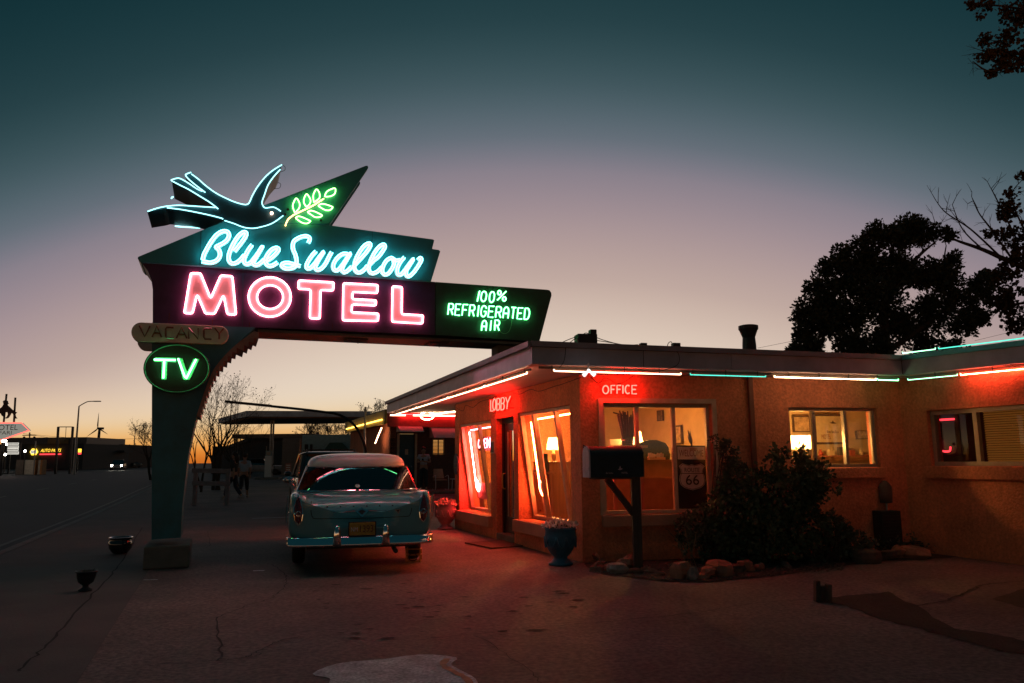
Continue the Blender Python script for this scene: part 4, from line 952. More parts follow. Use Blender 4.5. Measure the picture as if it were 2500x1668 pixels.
# tall tail lights set in the fender ends
for s in (-1, 1):
    def tl(w, e):
        return [Vector((s * (.815 + x * w), .118 - e + .16 * max(0, (z - .62)) ** 1.3 * .9, z)) for x, z in [(0, .60), (.55, .66), (.8, .76), (.78, .86), (.55, .95), (.1, 1.0), (-.25, .95), (-.6, .84), (-.75, .74), (-.6, .65)]]
    hsg = MB().loft([tl(.085, -.04), tl(.09, .02), tl(.085, .035)]).build('tail_light_housing', m_turq, car, local=True, smooth=False)
    lens = [Vector((s * .815 + (q.x - s * .815) * .84, q.y - .012, .80 + (q.z - .80) * .88)) for q in tl(.085, .035)]
    tlo = MB().loft([[q + Vector((0, .03, 0)) for q in lens], lens, [Vector((s * .815 + (q.x - s * .815) * .6, q.y - .02, .80 + (q.z - .80) * .6)) for q in lens]]).build('tail_light', m_red_lens, car, local=True, smooth=True)
    MB().tube([q + Vector((0, -.002, 0)) for q in lens], .008, 6, True).build('chrome_rim', m_chrome, tlo, local=True)
    cz = Vector((s * .815, .055, .76)); mb = MB()
    mb.tube([cz + Vector((.03 * math.cos(a), 0, .03 * math.sin(a))) for a in [2 * math.pi * k / 16 for k in range(16)]], .006, 5, True)
    mb.tube([cz + Vector((-.065, .005, 0)), cz + Vector((-.03, 0, 0))], .006, 5); mb.tube([cz + Vector((.03, 0, 0)), cz + Vector((.065, .005, 0))], .006, 5); mb.tube([cz + Vector((0, 0, -.03)), cz + Vector((0, .0, -.09))], .005, 5)
    mb.build('lens_cross', m_chrome, tlo, local=True)
    # side spear and fender trim
    mb = MB(); X = s * .972
    mb.tube(smooth_pts([Vector((s * .962, .25, .96)), Vector((s * .975, .45, .86)), Vector((s * .98, .9, .72)), Vector((s * .985, 1.9, .68)), Vector((s * .985, 3.2, .70)), Vector((s * .975, 4.6, .74))], 4), .010, 6)
    mb.tube(smooth_pts([Vector((s * .955, .14, .98)), Vector((s * .972, .2, .80)), Vector((s * .974, .42, .64)), Vector((s * .98, .75, .60))], 4), .008, 6)
    mb.build('side_trim', m_chrome, car, local=True)
# cabin: base ring, glass, roof
def ring(ys, W, z, yb, yf, crv, k=12):
    o = []
    for i in range(k + 1):
        x = -W + 2 * W * i / k; o.append(Vector((x, yb + crv * (abs(x) / W) ** 2.5, z)))
    for i in range(k + 1):
        x = W - 2 * W * i / k; o.append(Vector((x, yf - crv * .8 * (abs(x) / W) ** 2.5, z)))
    return o
r0 = ring(0, .86, 1.01, .98, 3.30, .30); r1 = ring(0, .735, 1.345, 1.26, 2.75, .26)
rear = list(range(0, 13))
gl = MB(); n = 13
mid = [r0[i].lerp(r1[i], .5) + Vector((0, -.03, .015)) for i in rear]
g = [r0[i] for i in rear] + mid + [r1[i] for i in rear]
gl.add(g, [(a * n + i, a * n + i + 1, (a + 1) * n + i + 1, (a + 1) * n + i) for a in range(2) for i in range(n - 1)])
gl.build('rear_window', m_carglass, car, local=True, smooth=True)
for s in (-1, 1):
    a, b = (r0[0], r1[0]) if s < 0 else (r0[12], r1[12]); c, d = (r0[25], r1[25]) if s < 0 else (r0[13], r1[13])
    q0, q1 = a + Vector((0, .34, 0)), b + Vector((0, .2, 0))
    MB().quad(q0, c, d, q1).build('side_window', m_carglass, car, local=True)
    MB().loft([[a + Vector((0, -.02, -.02)), a + Vector((0, .36, -.02)), a + Vector((-s * .05, .36, -.02)), a + Vector((-s * .05, .02, -.02))], [b + Vector((0, -.02, .01)), b + Vector((0, .22, .01)), b + Vector((-s * .05, .22, .01)), b + Vector((-s * .05, .02, .01))]]).build('roof_pillar', m_roofp, car, local=True)
    MB().tube([a + Vector((s * .004, -.01, 0)), b + Vector((s * .004, -.01, 0))], .011, 6).build('pillar_trim', m_chrome, car, local=True)
    MB().bar(c + Vector((0, 0, 0)), d, .05, .06).build('roof_pillar', m_roofp, car, local=True)
MB().add([r0[i] for i in range(13, 26)] + [r1[i] for i in range(13, 26)], [(i, i + 1, 13 + i + 1, 13 + i) for i in range(12)]).build('windscreen', m_carglass, car, local=True, smooth=True)
lay = []
for k, (sc, z) in enumerate([(1.0, 1.325), (1.022, 1.35), (1.015, 1.40), (.98, 1.46), (.90, 1.505), (.74, 1.535), (.42, 1.552), (.05, 1.557)]):
    lay.append([Vector((q.x * sc, 2.0 + (q.y - 2.0) * (sc if k < 3 else sc * 1.0), z)) for q in r1])
MB().loft(lay).build('roof', m_roofp, car, local=True, smooth=True, sub=1)
MB().tube([q + Vector((0, -.008, 0)) for q in [r0[i] for i in rear]], .012, 6).build('window_trim', m_chrome, car, local=True)
MB().tube([q + Vector((0, -.012, 0)) for q in [r1[i] for i in rear]], .010, 6).build('window_trim', m_chrome, car, local=True)
# what shows through the glass
MB().quad(*[Vector((q.x * .97, q.y + (.03 if q.y < 2 else -.03), 1.03)) for q in r0]).build('parcel_shelf', m_dark, car, local=True)
mb = MB(); mb.boxv((0, 1.75, 1.0), (.62, 0, 0), (0, .10, 0), (0, -.03, .16)); mb.boxv((0, 2.75, 1.02), (.62, 0, 0), (0, .09, 0), (0, -.03, .17)); mb.build('seat', m_dark, car, local=True, bevel=.05)
mb = MB(); mb.tube([Vector((-.38 + .19 * math.cos(a), 3.05 + .06 * math.sin(a), 1.13 + .17 * math.sin(a))) for a in [2 * math.pi * k / 20 for k in range(20)]], .011, 6, True); mb.build('steering_wheel', m_white, car, local=True)
mb = MB(); mb.tube([Vector((0, 2.8, 1.34)), Vector((0, 2.76, 1.26))], .008, 5); mb.boxv((0, 2.75, 1.25), (.11, 0, 0), (0, .01, 0), (0, 0, .028)); mb.build('rear_view_mirror', m_black, car, local=True)
c = r0[6].lerp(r1[6], .14); MB().prism([c + Vector((-.02 + .035 * math.cos(a), -.05 + .02 * math.sin(a), .02 + .022 * math.sin(a))) for a in [2 * math.pi * k / 16 for k in range(16)]], Vector((0, -.003, .003))).build('sticker', m_white, car, local=True)
# wheels, exhaust, mirror
for s in (-1, 1):
    for y in (1.18, 4.15):
        w = MB(); x0, x1 = s * .90, s * .72
        pr = [(.23, 0), (.31, .005), (.345, .03), (.352, .09), (.345, .15), (.31, .175), (.23, .18)]
        w.loft([[Vector((x0 - s * d, y + r * math.cos(a), .352 + r * math.sin(a))) for a in [2 * math.pi * k / 28 for k in range(28)]] for r, d in pr])
        wo = w.build('wheel', m_black, car, local=True, smooth=True)
        h = MB(); h.loft([[Vector((x0 + s * d, y + r * math.cos(a), .352 + r * math.sin(a))) for a in [2 * math.pi * k / 20 for k in range(20)]] for r, d in [(.23, -.01), (.2, .0), (.12, .012), (.06, .025), (.005, .03)]])
        h.build('hubcap', m_chrome, wo, local=True, smooth=True)
MB().tube([Vector((.45, .5, .27)), Vector((.45, .05, .25))], .03, 10).build('exhaust', m_iron, car, local=True)
MB().boxv((0, 2.4, .33), (.70, 0, 0), (0, 2.1, 0), (0, 0, .05)).build('underbody', m_black, car, local=True)
MB().tube([Vector((-.72, 1.2, .352)), Vector((.72, 1.2, .352))], .05, 8).build('axle', m_black, car, local=True)
mb = MB(); mb.tube([Vector((-.96, 3.1, 1.03)), Vector((-1.02, 3.08, 1.10))], .012, 6); mb.lathe([(0, -.0), (.05, .0), (.07, .03), (.06, .06), (.0, .09)], (0, 0, 0), 12); k = len(mb.v) - 60
for i in range(k, len(mb.v)): q = mb.v[i]; mb.v[i] = Vector((-1.05 + q.x * 1.3, 3.06 + q.z, 1.13 + q.y * .8))
mb.build('wing_mirror', m_chrome, car, local=True, smooth=True)
MB().tube([Vector((-.9, 4.3, .98)), Vector((-.9, 4.25, 1.85))], .004, 5).build('aerial', m_chrome, car, local=True)
# yellow crate jack standing behind the right rear wheel
q = PZ(1010, 1371); jk = thing('yellow_crate', q, 'small yellow open crate on the drive behind the right rear wheel of the turquoise car', 'crate')
mb = MB()
for a in (-1, 1):
    for b in (-1, 1): mb.bar(q + Vector((a * .1, b * .08, 0)), q + Vector((a * .1, b * .08, .19)), .016)
for z in (.012, .10, .18):
    for a in (-1, 1): mb.bar(q + Vector((-.1, a * .08, z)), q + Vector((.1, a * .08, z)), .014); mb.bar(q + Vector((a * .1, -.08, z)), q + Vector((a * .1, .08, z)), .014)
mb.build('frame', mat('yellow_plastic', (.45, .20, .03), .5), jk)
MB().tube([q + Vector((.06 * math.cos(a), -.088, .07 + .05 * math.sin(a))) for a in [2 * math.pi * k / 16 for k in range(16)]], .006, 5, True).build('hoop', m_black, jk)

# ================================================================ dark SUV parked ahead of it
suv = thing('parked_suv', (-5.0, 21.3, gz(21.3)), 'black SUV with roof rails parked in front of the turquoise sedan', 'car', rz=R(19))
m_suvp = carpaint('black_car_paint', (.018, .019, .022), 1.0)
def srect(W, y, z0, z1, top=None):
    t = top or W
    return [Vector((-W + .06, y, z0)), Vector((W - .06, y, z0)), Vector((W, y, z0 + .1)), Vector((W, y, z1 - .12)), Vector((t - .03, y, z1)), Vector((-t + .03, y, z1)), Vector((-W, y, z1 - .12)), Vector((-W, y, z0 + .1))]
MB().loft([srect(.88, 0, .45, .95), srect(.93, .08, .36, 1.02), srect(.95, .6, .32, 1.05), srect(.95, 2.5, .3, 1.03), srect(.94, 3.6, .32, 1.0), srect(.9, 4.4, .36, .92), srect(.8, 4.62, .42, .82)]).build('body', m_suvp, suv, local=True, smooth=True, sub=1)
def cab(y0, y1, z): return None
ca = [(-.86, .12, 1.03), (.86, .12, 1.03), (.86, 3.35, 1.03), (-.86, 3.35, 1.03)]; cb = [(-.72, .42, 1.66), (.72, .42, 1.66), (.72, 2.5, 1.66), (-.72, 2.5, 1.66)]
ca, cb = [Vector(q) for q in ca], [Vector(q) for q in cb]
for i, nm in ((0, 'rear_window'), (1, 'side_window'), (2, 'windscreen'), (3, 'side_window')):
    j = (i + 1) % 4; MB().quad(ca[i], ca[j], cb[j], cb[i]).build(nm, m_carglass, suv, local=True)
for i in range(4): MB().bar(ca[i], cb[i], .09, .09).build('roof_pillar', m_suvp, suv, local=True)
for s in (-1, 1): MB().bar(Vector((s * .865, 1.5, 1.03)), Vector((s * .73, 1.5, 1.65)), .07, .05).build('roof_pillar', m_suvp, suv, local=True)
MB().loft([[Vector((q.x * k, 1.46 + (q.y - 1.46) * k, z)) for q in [cb[0], cb[0].lerp(cb[1], .5) + Vector((0, -.05, 0)), cb[1], cb[1].lerp(cb[2], .5) + Vector((.03, 0, 0)), cb[2], cb[2].lerp(cb[3], .5) + Vector((0, .05, 0)), cb[3], cb[3].lerp(cb[0], .5) - Vector((.03, 0, 0))]] for k, z in ((1.07, 1.64), (1.05, 1.68), (.9, 1.715), (.4, 1.73))]).build('roof', m_suvp, suv, local=True, smooth=True)
for s in (-1, 1):
    mb = MB(); mb.tube(smooth_pts([Vector((s * .66, .5, 1.70)), Vector((s * .66, .6, 1.76)), Vector((s * .66, 1.4, 1.77)), Vector((s * .66, 2.2, 1.76)), Vector((s * .66, 2.3, 1.70))], 3), .016, 6); mb.build('roof_rail', m_black, suv, local=True)
    MB().blob(Vector((s * 1.06, 2.75, 1.08)), .1, 1, 10, 7, .05, (1.1, .7, .8)).build('wing_mirror', m_suvp, suv, local=True, smooth=True)
    MB().boxv((s * .86, .03, .88), (.06, 0, 0), (0, .02, 0), (0, 0, .14)).build('tail_light', m_red_lens, suv, local=True, bevel=.02)
    for y in (.9, 3.7):
        w = MB(); w.loft([[Vector((s * (.95 - d), y + r * math.cos(a), .37 + r * math.sin(a))) for a in [2 * math.pi * k / 20 for k in range(20)]] for r, d in [(.2, .0), (.33, 0), (.37, .03), (.37, .2), (.3, .24)]]); w.build('wheel', m_black, suv, local=True, smooth=True)
mb = MB(); mb.bar(Vector((-.7, .9, 1.775)), Vector((.7, .9, 1.775)), .04, .025); mb.bar(Vector((-.7, 2.0, 1.775)), Vector((.7, 2.0, 1.775)), .04, .025); mb.build('roof_bar', m_black, suv, local=True)
mb = MB(); mb.boxv((0, 1.2, .95), (.6, 0, 0), (0, .1, 0), (0, 0, .25)); mb.build('seat', m_dark, suv, local=True, bevel=.04)
# ================================================================ mailbox
m_mail = mat('mailbox_navy', (.008, .024, .036), .5, var=.25, scale=5, bump=.06, spec=.3)
m_mdoor = mat('mailbox_door', (.40, .34, .38), .5, var=.2, scale=8)
MP = PZ(1562, 1392)                                               # foot of the post
mpo = thing('mailbox', (MP.x, MP.y, 0), 'dark blue curbside mailbox on a braced wooden post before the office window', 'mailbox')
md = MP.y
top = PY(1538, 1168, md - .02)
px0, px1 = PY(1433, 1100, md - .18), PY(1562, 1100, md - .0)
zl, zh = PY(1500, 1165, md - .1).z, PY(1500, 1090, md - .1).z
MB().boxv(Vector((MP.x - .02, MP.y, zl / 2)), (.058, 0, 0), (0, .058, 0), (0, 0, zl / 2)).build('post', m_wood_dark, mpo, bevel=.006)
ax = (px1 - px0); ax.z = 0; Lm = ax.length; ax.normalize(); ay = Vector((-ax.y, ax.x, 0))
hw = .125; cz = zh - hw
prof = [(-hw, zl), (hw, zl), (hw, cz)] + [(hw * math.cos(R(a)), cz + hw * math.sin(R(a))) for a in range(15, 180, 15)] + [(-hw, cz)]
b0 = Vector((px0.x, px0.y, 0)); 
MB().loft([[b0 + ay * a + UP * z + ax * t for a, z in prof] for t in (0, Lm)]).build('box', m_mail, mpo)
dr_ = MB().loft([[b0 + ay * a * 1.03 + UP * (zl + (z - zl) * 1.02) - ax * t for a, z in prof] for t in (.002, .02)]).build('door', m_mdoor, mpo)
mb = MB()
for z in (.25, .32): mb.boxv(b0 - ax * .024 + UP * (zl + z * (zh - zl)), ay * hw * .96, ax * .004, UP * .006)
mb.build('door_rib', m_mdoor, dr_)
MB().tube([b0 - ax * .02 + UP * (zh + .0), b0 - ax * .05 + UP * (zh + .02), b0 - ax * .05 + UP * (zh - .02)], .008, 6).build('latch', m_iron, dr_)
for a, nm in ((-1, 'lettering'),):
    mb = MB(); f0 = b0 - ay * (hw + .002)
    text_on(mb, 'Blue Swallow', f0 + ax * Lm * .28 + UP * (zl + .045), ax, UP, .10, .022); text_on(mb, 'MOTEL', f0 + ax * Lm * .57 + UP * (zl + .045), ax, UP, .085, .022)
    mb.build(nm, m_mdoor, mpo)
    bird = [(0, .02), (.02, .03), (.035, .07), (.045, .035), (.07, .03), (.05, .015), (.03, .01)]
    MB().quad(*[f0 + ax * (Lm * .5 + x) + UP * (zl + .08 + y) for x, y in bird]).build('swallow_mark', m_mdoor, mpo)
pt = Vector((MP.x - .02, MP.y, 0)); MB().bar(pt + UP * (zl - .48) - ax * .04, b0 + ax * Lm * .36 + UP * (zl - .02), .075, .05, ay).build('brace', m_wood_dark, mpo)
MB().boxv(b0 + ax * Lm * .5 + UP * (zl - .012), ax * Lm * .42, ay * .10, UP * .012).build('shelf', m_wood_dark, mpo)
# ================================================================ urns and bowls
m_urn_b = mat('urn_blue', (.018, .12, .20), .5, var=.25, scale=5, bump=.25, bscale=25)
m_urn_p = mat('urn_pink', (.34, .17, .19), .6, var=.2, scale=5, bump=.25, bscale=25)
m_petal = mat('pale_petals', (.78, .62, .56), .7, var=.3, scale=20, bump=0)
m_petal2 = mat('coral_petals', (.58, .34, .26), .7, var=.3, scale=20, bump=0)
m_leaf = mat('planter_leaves', (.045, .06, .03), .7, var=.4, scale=12, bump=0)
def flowers(c, r, h, n, seed, mp, parent):
    rn = random.Random(seed); f, g = MB(), MB()
    for i in range(n):
        a = rn.uniform(0, 6.28); q = rn.random() ** .6 * r; p = c + Vector((q * math.cos(a), q * math.sin(a), 0)); t = p + Vector((math.cos(a) * q * .35, math.sin(a) * q * .35, h * rn.uniform(.25, 1) * (1 - .4 * q / r)))
        g.tube([p - UP * .04, p.lerp(t, .6) + Vector((rn.uniform(-.02, .02), 0, 0)), t], .003, 4)
        for k in range(4):
            d = Vector((rn.gauss(0, 1), rn.gauss(0, 1), rn.gauss(.2, .6))).normalized(); s = rn.uniform(.02, .04); b = p.lerp(t, rn.uniform(.1, .8)); e = d.orthogonal().normalized() * s * .5
            g.quad(b, b + d * s * .6 + e, b + d * s * 1.5, b + d * s * .6 - e)
        if rn.random() < .8:
            for k in range(6):
                d = Vector((rn.gauss(0, 1), rn.gauss(0, 1), rn.gauss(.4, .8))).normalized(); s = rn.uniform(.018, .036); e = d.orthogonal().normalized() * s * .8
                f.quad(t, t + d * s * .7 + e, t + d * s * 1.6, t + d * s * .7 - e)
    g.build('foliage', m_leaf, parent); f.build('blossoms', mp, parent)
def urn(p, s, m, mp, label, seed):
    u = thing('flower_urn', p, label, 'urn', 'flower urns by the lobby wall'); 
    prof = [(.0, 0), (.19, 0), (.195, .025), (.17, .04), (.125, .075), (.105, .10), (.11, .12), (.16, .17), (.215, .26), (.24, .36), (.245, .44), (.235, .52), (.245, .535), (.25, .565), (.235, .575), (.22, .57), (.21, .50), (.0, .49)]
    MB().lathe([(a * s, b * s) for a, b in prof], p, 32).build('pot', m, u, smooth=True)
    mb = MB()
    for k in range(10):
        a = 2 * math.pi * k / 10; q = [p + Vector((math.cos(a + .31 * t) * s * .246, math.sin(a + .31 * t) * s * .246, s * (.43 - .16 * t * (2 - t)))) for t in (0, .25, .5, .75, 1, 1.25, 1.5, 1.75, 2)]
        mb.tube(q, .012 * s, 5)
    mb.build('garland', m, u, smooth=True)
    flowers(p + UP * .5 * s, .20 * s, .20 * s, 90, seed, mp, u); return u
urn(PZ(1369, 1378), .88, m_urn_b, m_petal, 'blue urn of pale flowers at the wall corner beside the lobby window', 5)
urn(PZ(1088, 1291), .92, m_urn_p, m_petal2, 'pink urn of coral flowers standing behind the right rear of the turquoise car', 6)
m_glaze = mat('dark_glaze', (.02, .014, .012), .12, var=.6, scale=9, bump=.3, bscale=18, coat=1.0)
q = PZ(293, 1351); bw_ = thing('glazed_bowl', q, 'dark glazed round planter bowl on the pavement left of the sign footing', 'planter')
MB().lathe([(a * .84, b * .84) for a, b in [(.0, 0), (.11, 0), (.15, .025), (.20, .10), (.215, .17), (.205, .225), (.185, .255), (.19, .265), (.215, .285), (.215, .30), (.195, .305), (.165, .29), (.155, .25), (.0, .24)]], q, 30).build('pot', m_glaze, bw_, smooth=True)
MB().lathe([(.13, .22), (.0, .232)], q, 20).build('soil', m_bed, bw_)
q = PZ(208, 1442); b2 = thing('footed_planter', q, 'small dark footed planter on the dim pavement in front of the glazed bowl', 'planter')
MB().lathe([(a * .66, b * .66) for a, b in ((.0, 0), (.11, 0), (.11, .02), (.05, .06), (.05, .09), (.12, .14), (.15, .24), (.155, .30), (.175, .31), (.175, .33), (.15, .33), (.14, .27), (.0, .26))], q, 26).build('pot', mat('planter_slate', (.010, .018, .024), .5, var=.3), b2, smooth=True)
rn = random.Random(12); mb = MB()
for i in range(40):
    a = rn.uniform(0, 6.28); r = rn.random() * .09; p = q + Vector((r * math.cos(a), r * math.sin(a), .17)); d = Vector((rn.gauss(0, .6), rn.gauss(0, .6), 1)).normalized(); e = d.orthogonal().normalized() * .008; s = rn.uniform(.04, .10)
    mb.quad(p - e, p + e, p + d * s)
mb.build('plant', m_leaf, b2)
q = PZ(2010, 1469); st = thing('wooden_stub', q, 'short weathered wooden stub standing at the end of the dark soil strip', 'post')
rn = random.Random(2)
for k in range(3):
    h = (.20, .15, .17)[k]; c = q + Vector((-.05 + .05 * k, rn.uniform(-.02, .02), 0))
    MB().boxv(c + UP * h / 2, (.024, .004, 0), (-.004, .03, 0), (.006, 0, h / 2)).build('plank', m_wood_dark, st, bevel=.004)
# ================================================================ rocks round the bed
rk = [mat('red_rock', (.30, .14, .09), .9, var=.3, scale=4, bump=.8, bscale=14, dist=.03), mat('grey_rock', (.26, .22, .20), .9, var=.3, scale=4, bump=.8, bscale=14, dist=.03), mat('dark_rock', (.12, .075, .055), .9, var=.3, scale=4, bump=.8, bscale=14, dist=.03)]
ROCKS = [  # pixel of foot, size, flattening, material, words
 (1458, 1372, .13, (1, .8, .8), 0, 'tall orange rock at the left end of the bed border, beside the wall corner'),
 (1463, 1393, .15, (1, .8, .8), 2, 'dark wedge-shaped rock below the tall orange rock at the bed end'),
 (1482, 1394, .10, (1, .9, .75), 0, 'small round orange rock wedged between the dark wedge rock and a pale boulder'),
 (1502, 1398, .15, (1.1, .9, .8), 1, 'pale grey-pink boulder in the rock border left of the mailbox post'),
 (1528, 1386, .16, (1.1, .9, .8), 0, 'square-topped orange rock right against the mailbox post'),
 (1548, 1399, .09, (1.4, .8, .5), 2, 'low flat dark stone lying at the foot of the mailbox post'),
 (1580, 1398, .10, (1.3, .8, .5), 2, 'flat dark stone right of the mailbox post'),
 (1610, 1404, .09, (1.5, .8, .4), 2, 'thin dark stone in the gap between mailbox post and orange rocks'),
 (1662, 1412, .17, (1.1, .9, .8), 0, 'blocky orange rock at the front edge of the planting bed'),
 (1692, 1414, .11, (1, .9, 1.0), 1, 'small upright grey stone between two orange rocks'),
 (1724, 1411, .16, (1.3, .9, .65), 0, 'low sloping orange rock beside the small upright grey stone'),
 (1757, 1402, .22, (1.4, .9, .6), 0, 'long pointed red rock, the largest along the border'),
 (1797, 1397, .12, (1.1, .9, .8), 2, 'brown rock tucked between the long pointed rock and a rounded red one'),
 (1822, 1394, .17, (1.1, .9, .8), 0, 'rounded red rock near the base of the big bush'),
 (1855, 1390, .10, (1.1, .9, .75), 0, 'small lone red rock in front of the big bush'),
 (1921, 1385, .10, (1.2, .9, .7), 2, 'small dim rock half lost in shadow under the big bush'),
 (2110, 1373, .22, (1.5, .9, .7), 2, 'wide dim boulder in front of the dark cabinet'),
 (2165, 1366, .14, (1, .9, .9), 2, 'dim upright rock right of the wide dim boulder'),
 (2198, 1362, .14, (1.0, .9, .9), 0, 'dim red rock left of the last long rock by the inner corner'),
 (2232, 1361, .22, (1.5, .9, .6), 0, 'long dim red rock at the right end of the border'),
]
for i, (x, y, r, sq, m, lab) in enumerate(ROCKS):
    p = PZ(x, y); rr = random.Random(50 + i)
    r *= .8; mb = MB(); mb.blob(Vector(), r, 50 + i, 9, 6, .34, sq)
    a = rr.uniform(0, 3); ca, sa = math.cos(a), math.sin(a)
    for q in mb.v:
        q.x, q.y = q.x * ca - q.y * sa, q.x * sa + q.y * ca; q.z = round(q.z / (r * .55)) * r * .55 * .35 + q.z * .65
        q += p + UP * r * sq[2] * .55
    tag(mb.build('rock', rk[m], None, (p.x, p.y, 0), bevel=.006), lab, 'rock', 'rocks bordering the planting bed')
# gravel scattered on the bed
m_grav = mat('bed_gravel', (.14, .10, .08), .9, var=.5, scale=30, bump=.3)
mb = MB(); rn = random.Random(8)
for i in range(700):
    x = rn.uniform(1450, 2060); fe = 1396 + 20 * min(1, (x - 1450) / 180) - max(0, x - 1760) * .085; y = rn.uniform(1374, fe)
    p = PZ(x, y, .006); s = rn.uniform(.006, .018); mb.blob(p, s, i, 5, 3, .2, (1.2, 1, .6))
g = mb.build('gravel', m_grav); g['kind'] = 'stuff'

# ================================================================ shrubs
m_bush = mat('bush_leaf', (.085, .105, .05), .65, var=.5, scale=3, bump=0, spec=.35); m_bush2 = mat('sage_leaf', (.12, .115, .07), .7, var=.5, scale=3, bump=0)
m_twig = mat('twig_bark', (.07, .048, .034), .85, var=.3, scale=8)
def leaf(mb, p, d, s, rn, w=.45):
    e = d.cross(Vector((rn.gauss(0, 1), rn.gauss(0, 1), rn.gauss(0, 1)))).normalized() * s * w
    m = p + d * s * .55 + Vector((0, 0, -s * .08)); mb.add([p, m + e, p + d * s, m - e], [(0, 1, 2, 3)])
def shrub(name, base, blobs, n, ls, label, ml, seed, group=None, lw=.42, stems=14, cat='shrub'):
    """blobs: centre offset, radii; stems run up through them and leaves sit on the twigs"""
    rn = random.Random(seed); root = thing(name, base, label, cat, group); st, lf = MB(), MB()
    tot = sum(b[1][0] * b[1][1] * b[1][2] for b in blobs)
    for c, rad in blobs:
        c = Vector(base) + Vector(c); k = max(6, int(stems * rad[0] * rad[1] * rad[2] / tot)); nn = int(n * rad[0] * rad[1] * rad[2] / tot)
        for _ in range(k):
            d = Vector((rn.gauss(0, 1), rn.gauss(0, 1), rn.gauss(.3, .8))).normalized(); t = c + Vector((d.x * rad[0], d.y * rad[1], d.z * rad[2])) * rn.uniform(.6, 1.08)
            b = Vector(base) + Vector((rn.uniform(-.12, .12), rn.uniform(-.1, .1), 0)); mid = b.lerp(t, .55) + Vector((rn.uniform(-.1, .1), rn.uniform(-.1, .1), .08))
            st.tube(smooth_pts([b, mid, t], 5), [.013 - .0011 * q for q in range(11)], 5)
        cl = []
        for _ in range(max(10, nn // 34)):
            d = Vector((rn.gauss(0, 1), rn.gauss(0, 1), rn.gauss(0, 1))).normalized(); cl.append((c + Vector((d.x * rad[0], d.y * rad[1], d.z * rad[2])) * rn.uniform(.45, 1.0), d))
        for i in range(nn):
            o, d = cl[i % len(cl)]; tw = (d + Vector((rn.gauss(0, .7), rn.gauss(0, .7), rn.gauss(.1, .7)))).normalized()
            p = o + tw * rn.uniform(0, .17) * (rad[0] / .5) ** .5
            if p.z < .02: continue
            leaf(lf, p, (tw + Vector((rn.gauss(0, .6), rn.gauss(0, .6), rn.gauss(0, .6)))).normalized(), ls * rn.uniform(.6, 1.3), rn, lw)
    st.build('stems', m_twig, root); lf.build('foliage', ml, root); return root
bb = PZ(1850, 1372)
def off(px, py, dep=0.0): q = PY(px, py, bb.y + dep); return tuple(q - bb)
shrub('big_bush', bb, [(off(1870, 1215, -.05), (.62, .48, .36)), (off(1955, 1160, .0), (.38, .36, .28)), (off(1790, 1250, -.1), (.40, .40, .32)), (off(1850, 1300, -.1), (.68, .5, .33)), (off(1960, 1265, -.05), (.34, .34, .3)), (off(1720, 1318, -.15), (.32, .34, .24)), (off(1925, 1110, .05), (.22, .2, .14)), (off(1990, 1190, 0), (.26, .26, .2))], 15000, .062, 'large dark leafy bush filling the bed between the office window and the far window', m_bush, 21)
sb = PZ(1745, 1378)
def off2(px, py, dep=0.0): q = PY(px, py, sb.y + dep); return tuple(q - sb)
shrub('thin_shrub', sb, [(off2(1775, 1110, .12), (.11, .12, .25)), (off2(1800, 1175, .1), (.17, .16, .26)), (off2(1768, 1200, .05), (.09, .1, .16)), (off2(1700, 1290, .05), (.24, .24, .16)), (off2(1748, 1080, .12), (.05, .06, .09))], 5200, .042, 'tall wispy shrub reaching up the right side of the office window', m_bush2, 22, stems=26)
ss = PZ(2030, 1368)
def off3(px, py, dep=0.0): q = PY(px, py, ss.y + dep); return tuple(q - ss)
shrub('low_shrub', ss, [(off3(2045, 1300, 0), (.20, .2, .22)), (off3(2085, 1330, 0), (.24, .2, .12)), (off3(2025, 1270), (.08, .08, .12)), (off3(1960, 1340), (.25, .2, .14))], 2600, .05, 'small low shrub between the big bush and the dark cabinet', m_bush2, 23)
gb = PZ(2150, 1352)
shrub('ground_plant', gb, [((.1, .1, .1), (.28, .2, .1)), ((.75, .2, .08), (.45, .2, .09))], 1500, .05, 'low straggling plants along the foot of the wall by the inner corner', m_bush2, 24)
# bare pale stems on the near side of the bush
rn = random.Random(4); base = PZ(1690, 1388); rt = thing('dry_stalks', base, 'bare pale stalks sticking out of the bed left of the bush', 'dry plant'); mb = MB()
for q in [(1618, 1283), (1632, 1300), (1650, 1315), (1672, 1290), (1700, 1300), (1716, 1330), (1640, 1330)]:
    t = PY(q[0], q[1], base.y + rn.uniform(-.15, .05)); mb.tube(smooth_pts([base + Vector((rn.uniform(-.1, .1), 0, 0)), base.lerp(t, .5) + UP * .07, t], 4), .0045, 4)
mb.build('stalks', mat('dry_stalk', (.24, .17, .10), .8), rt)
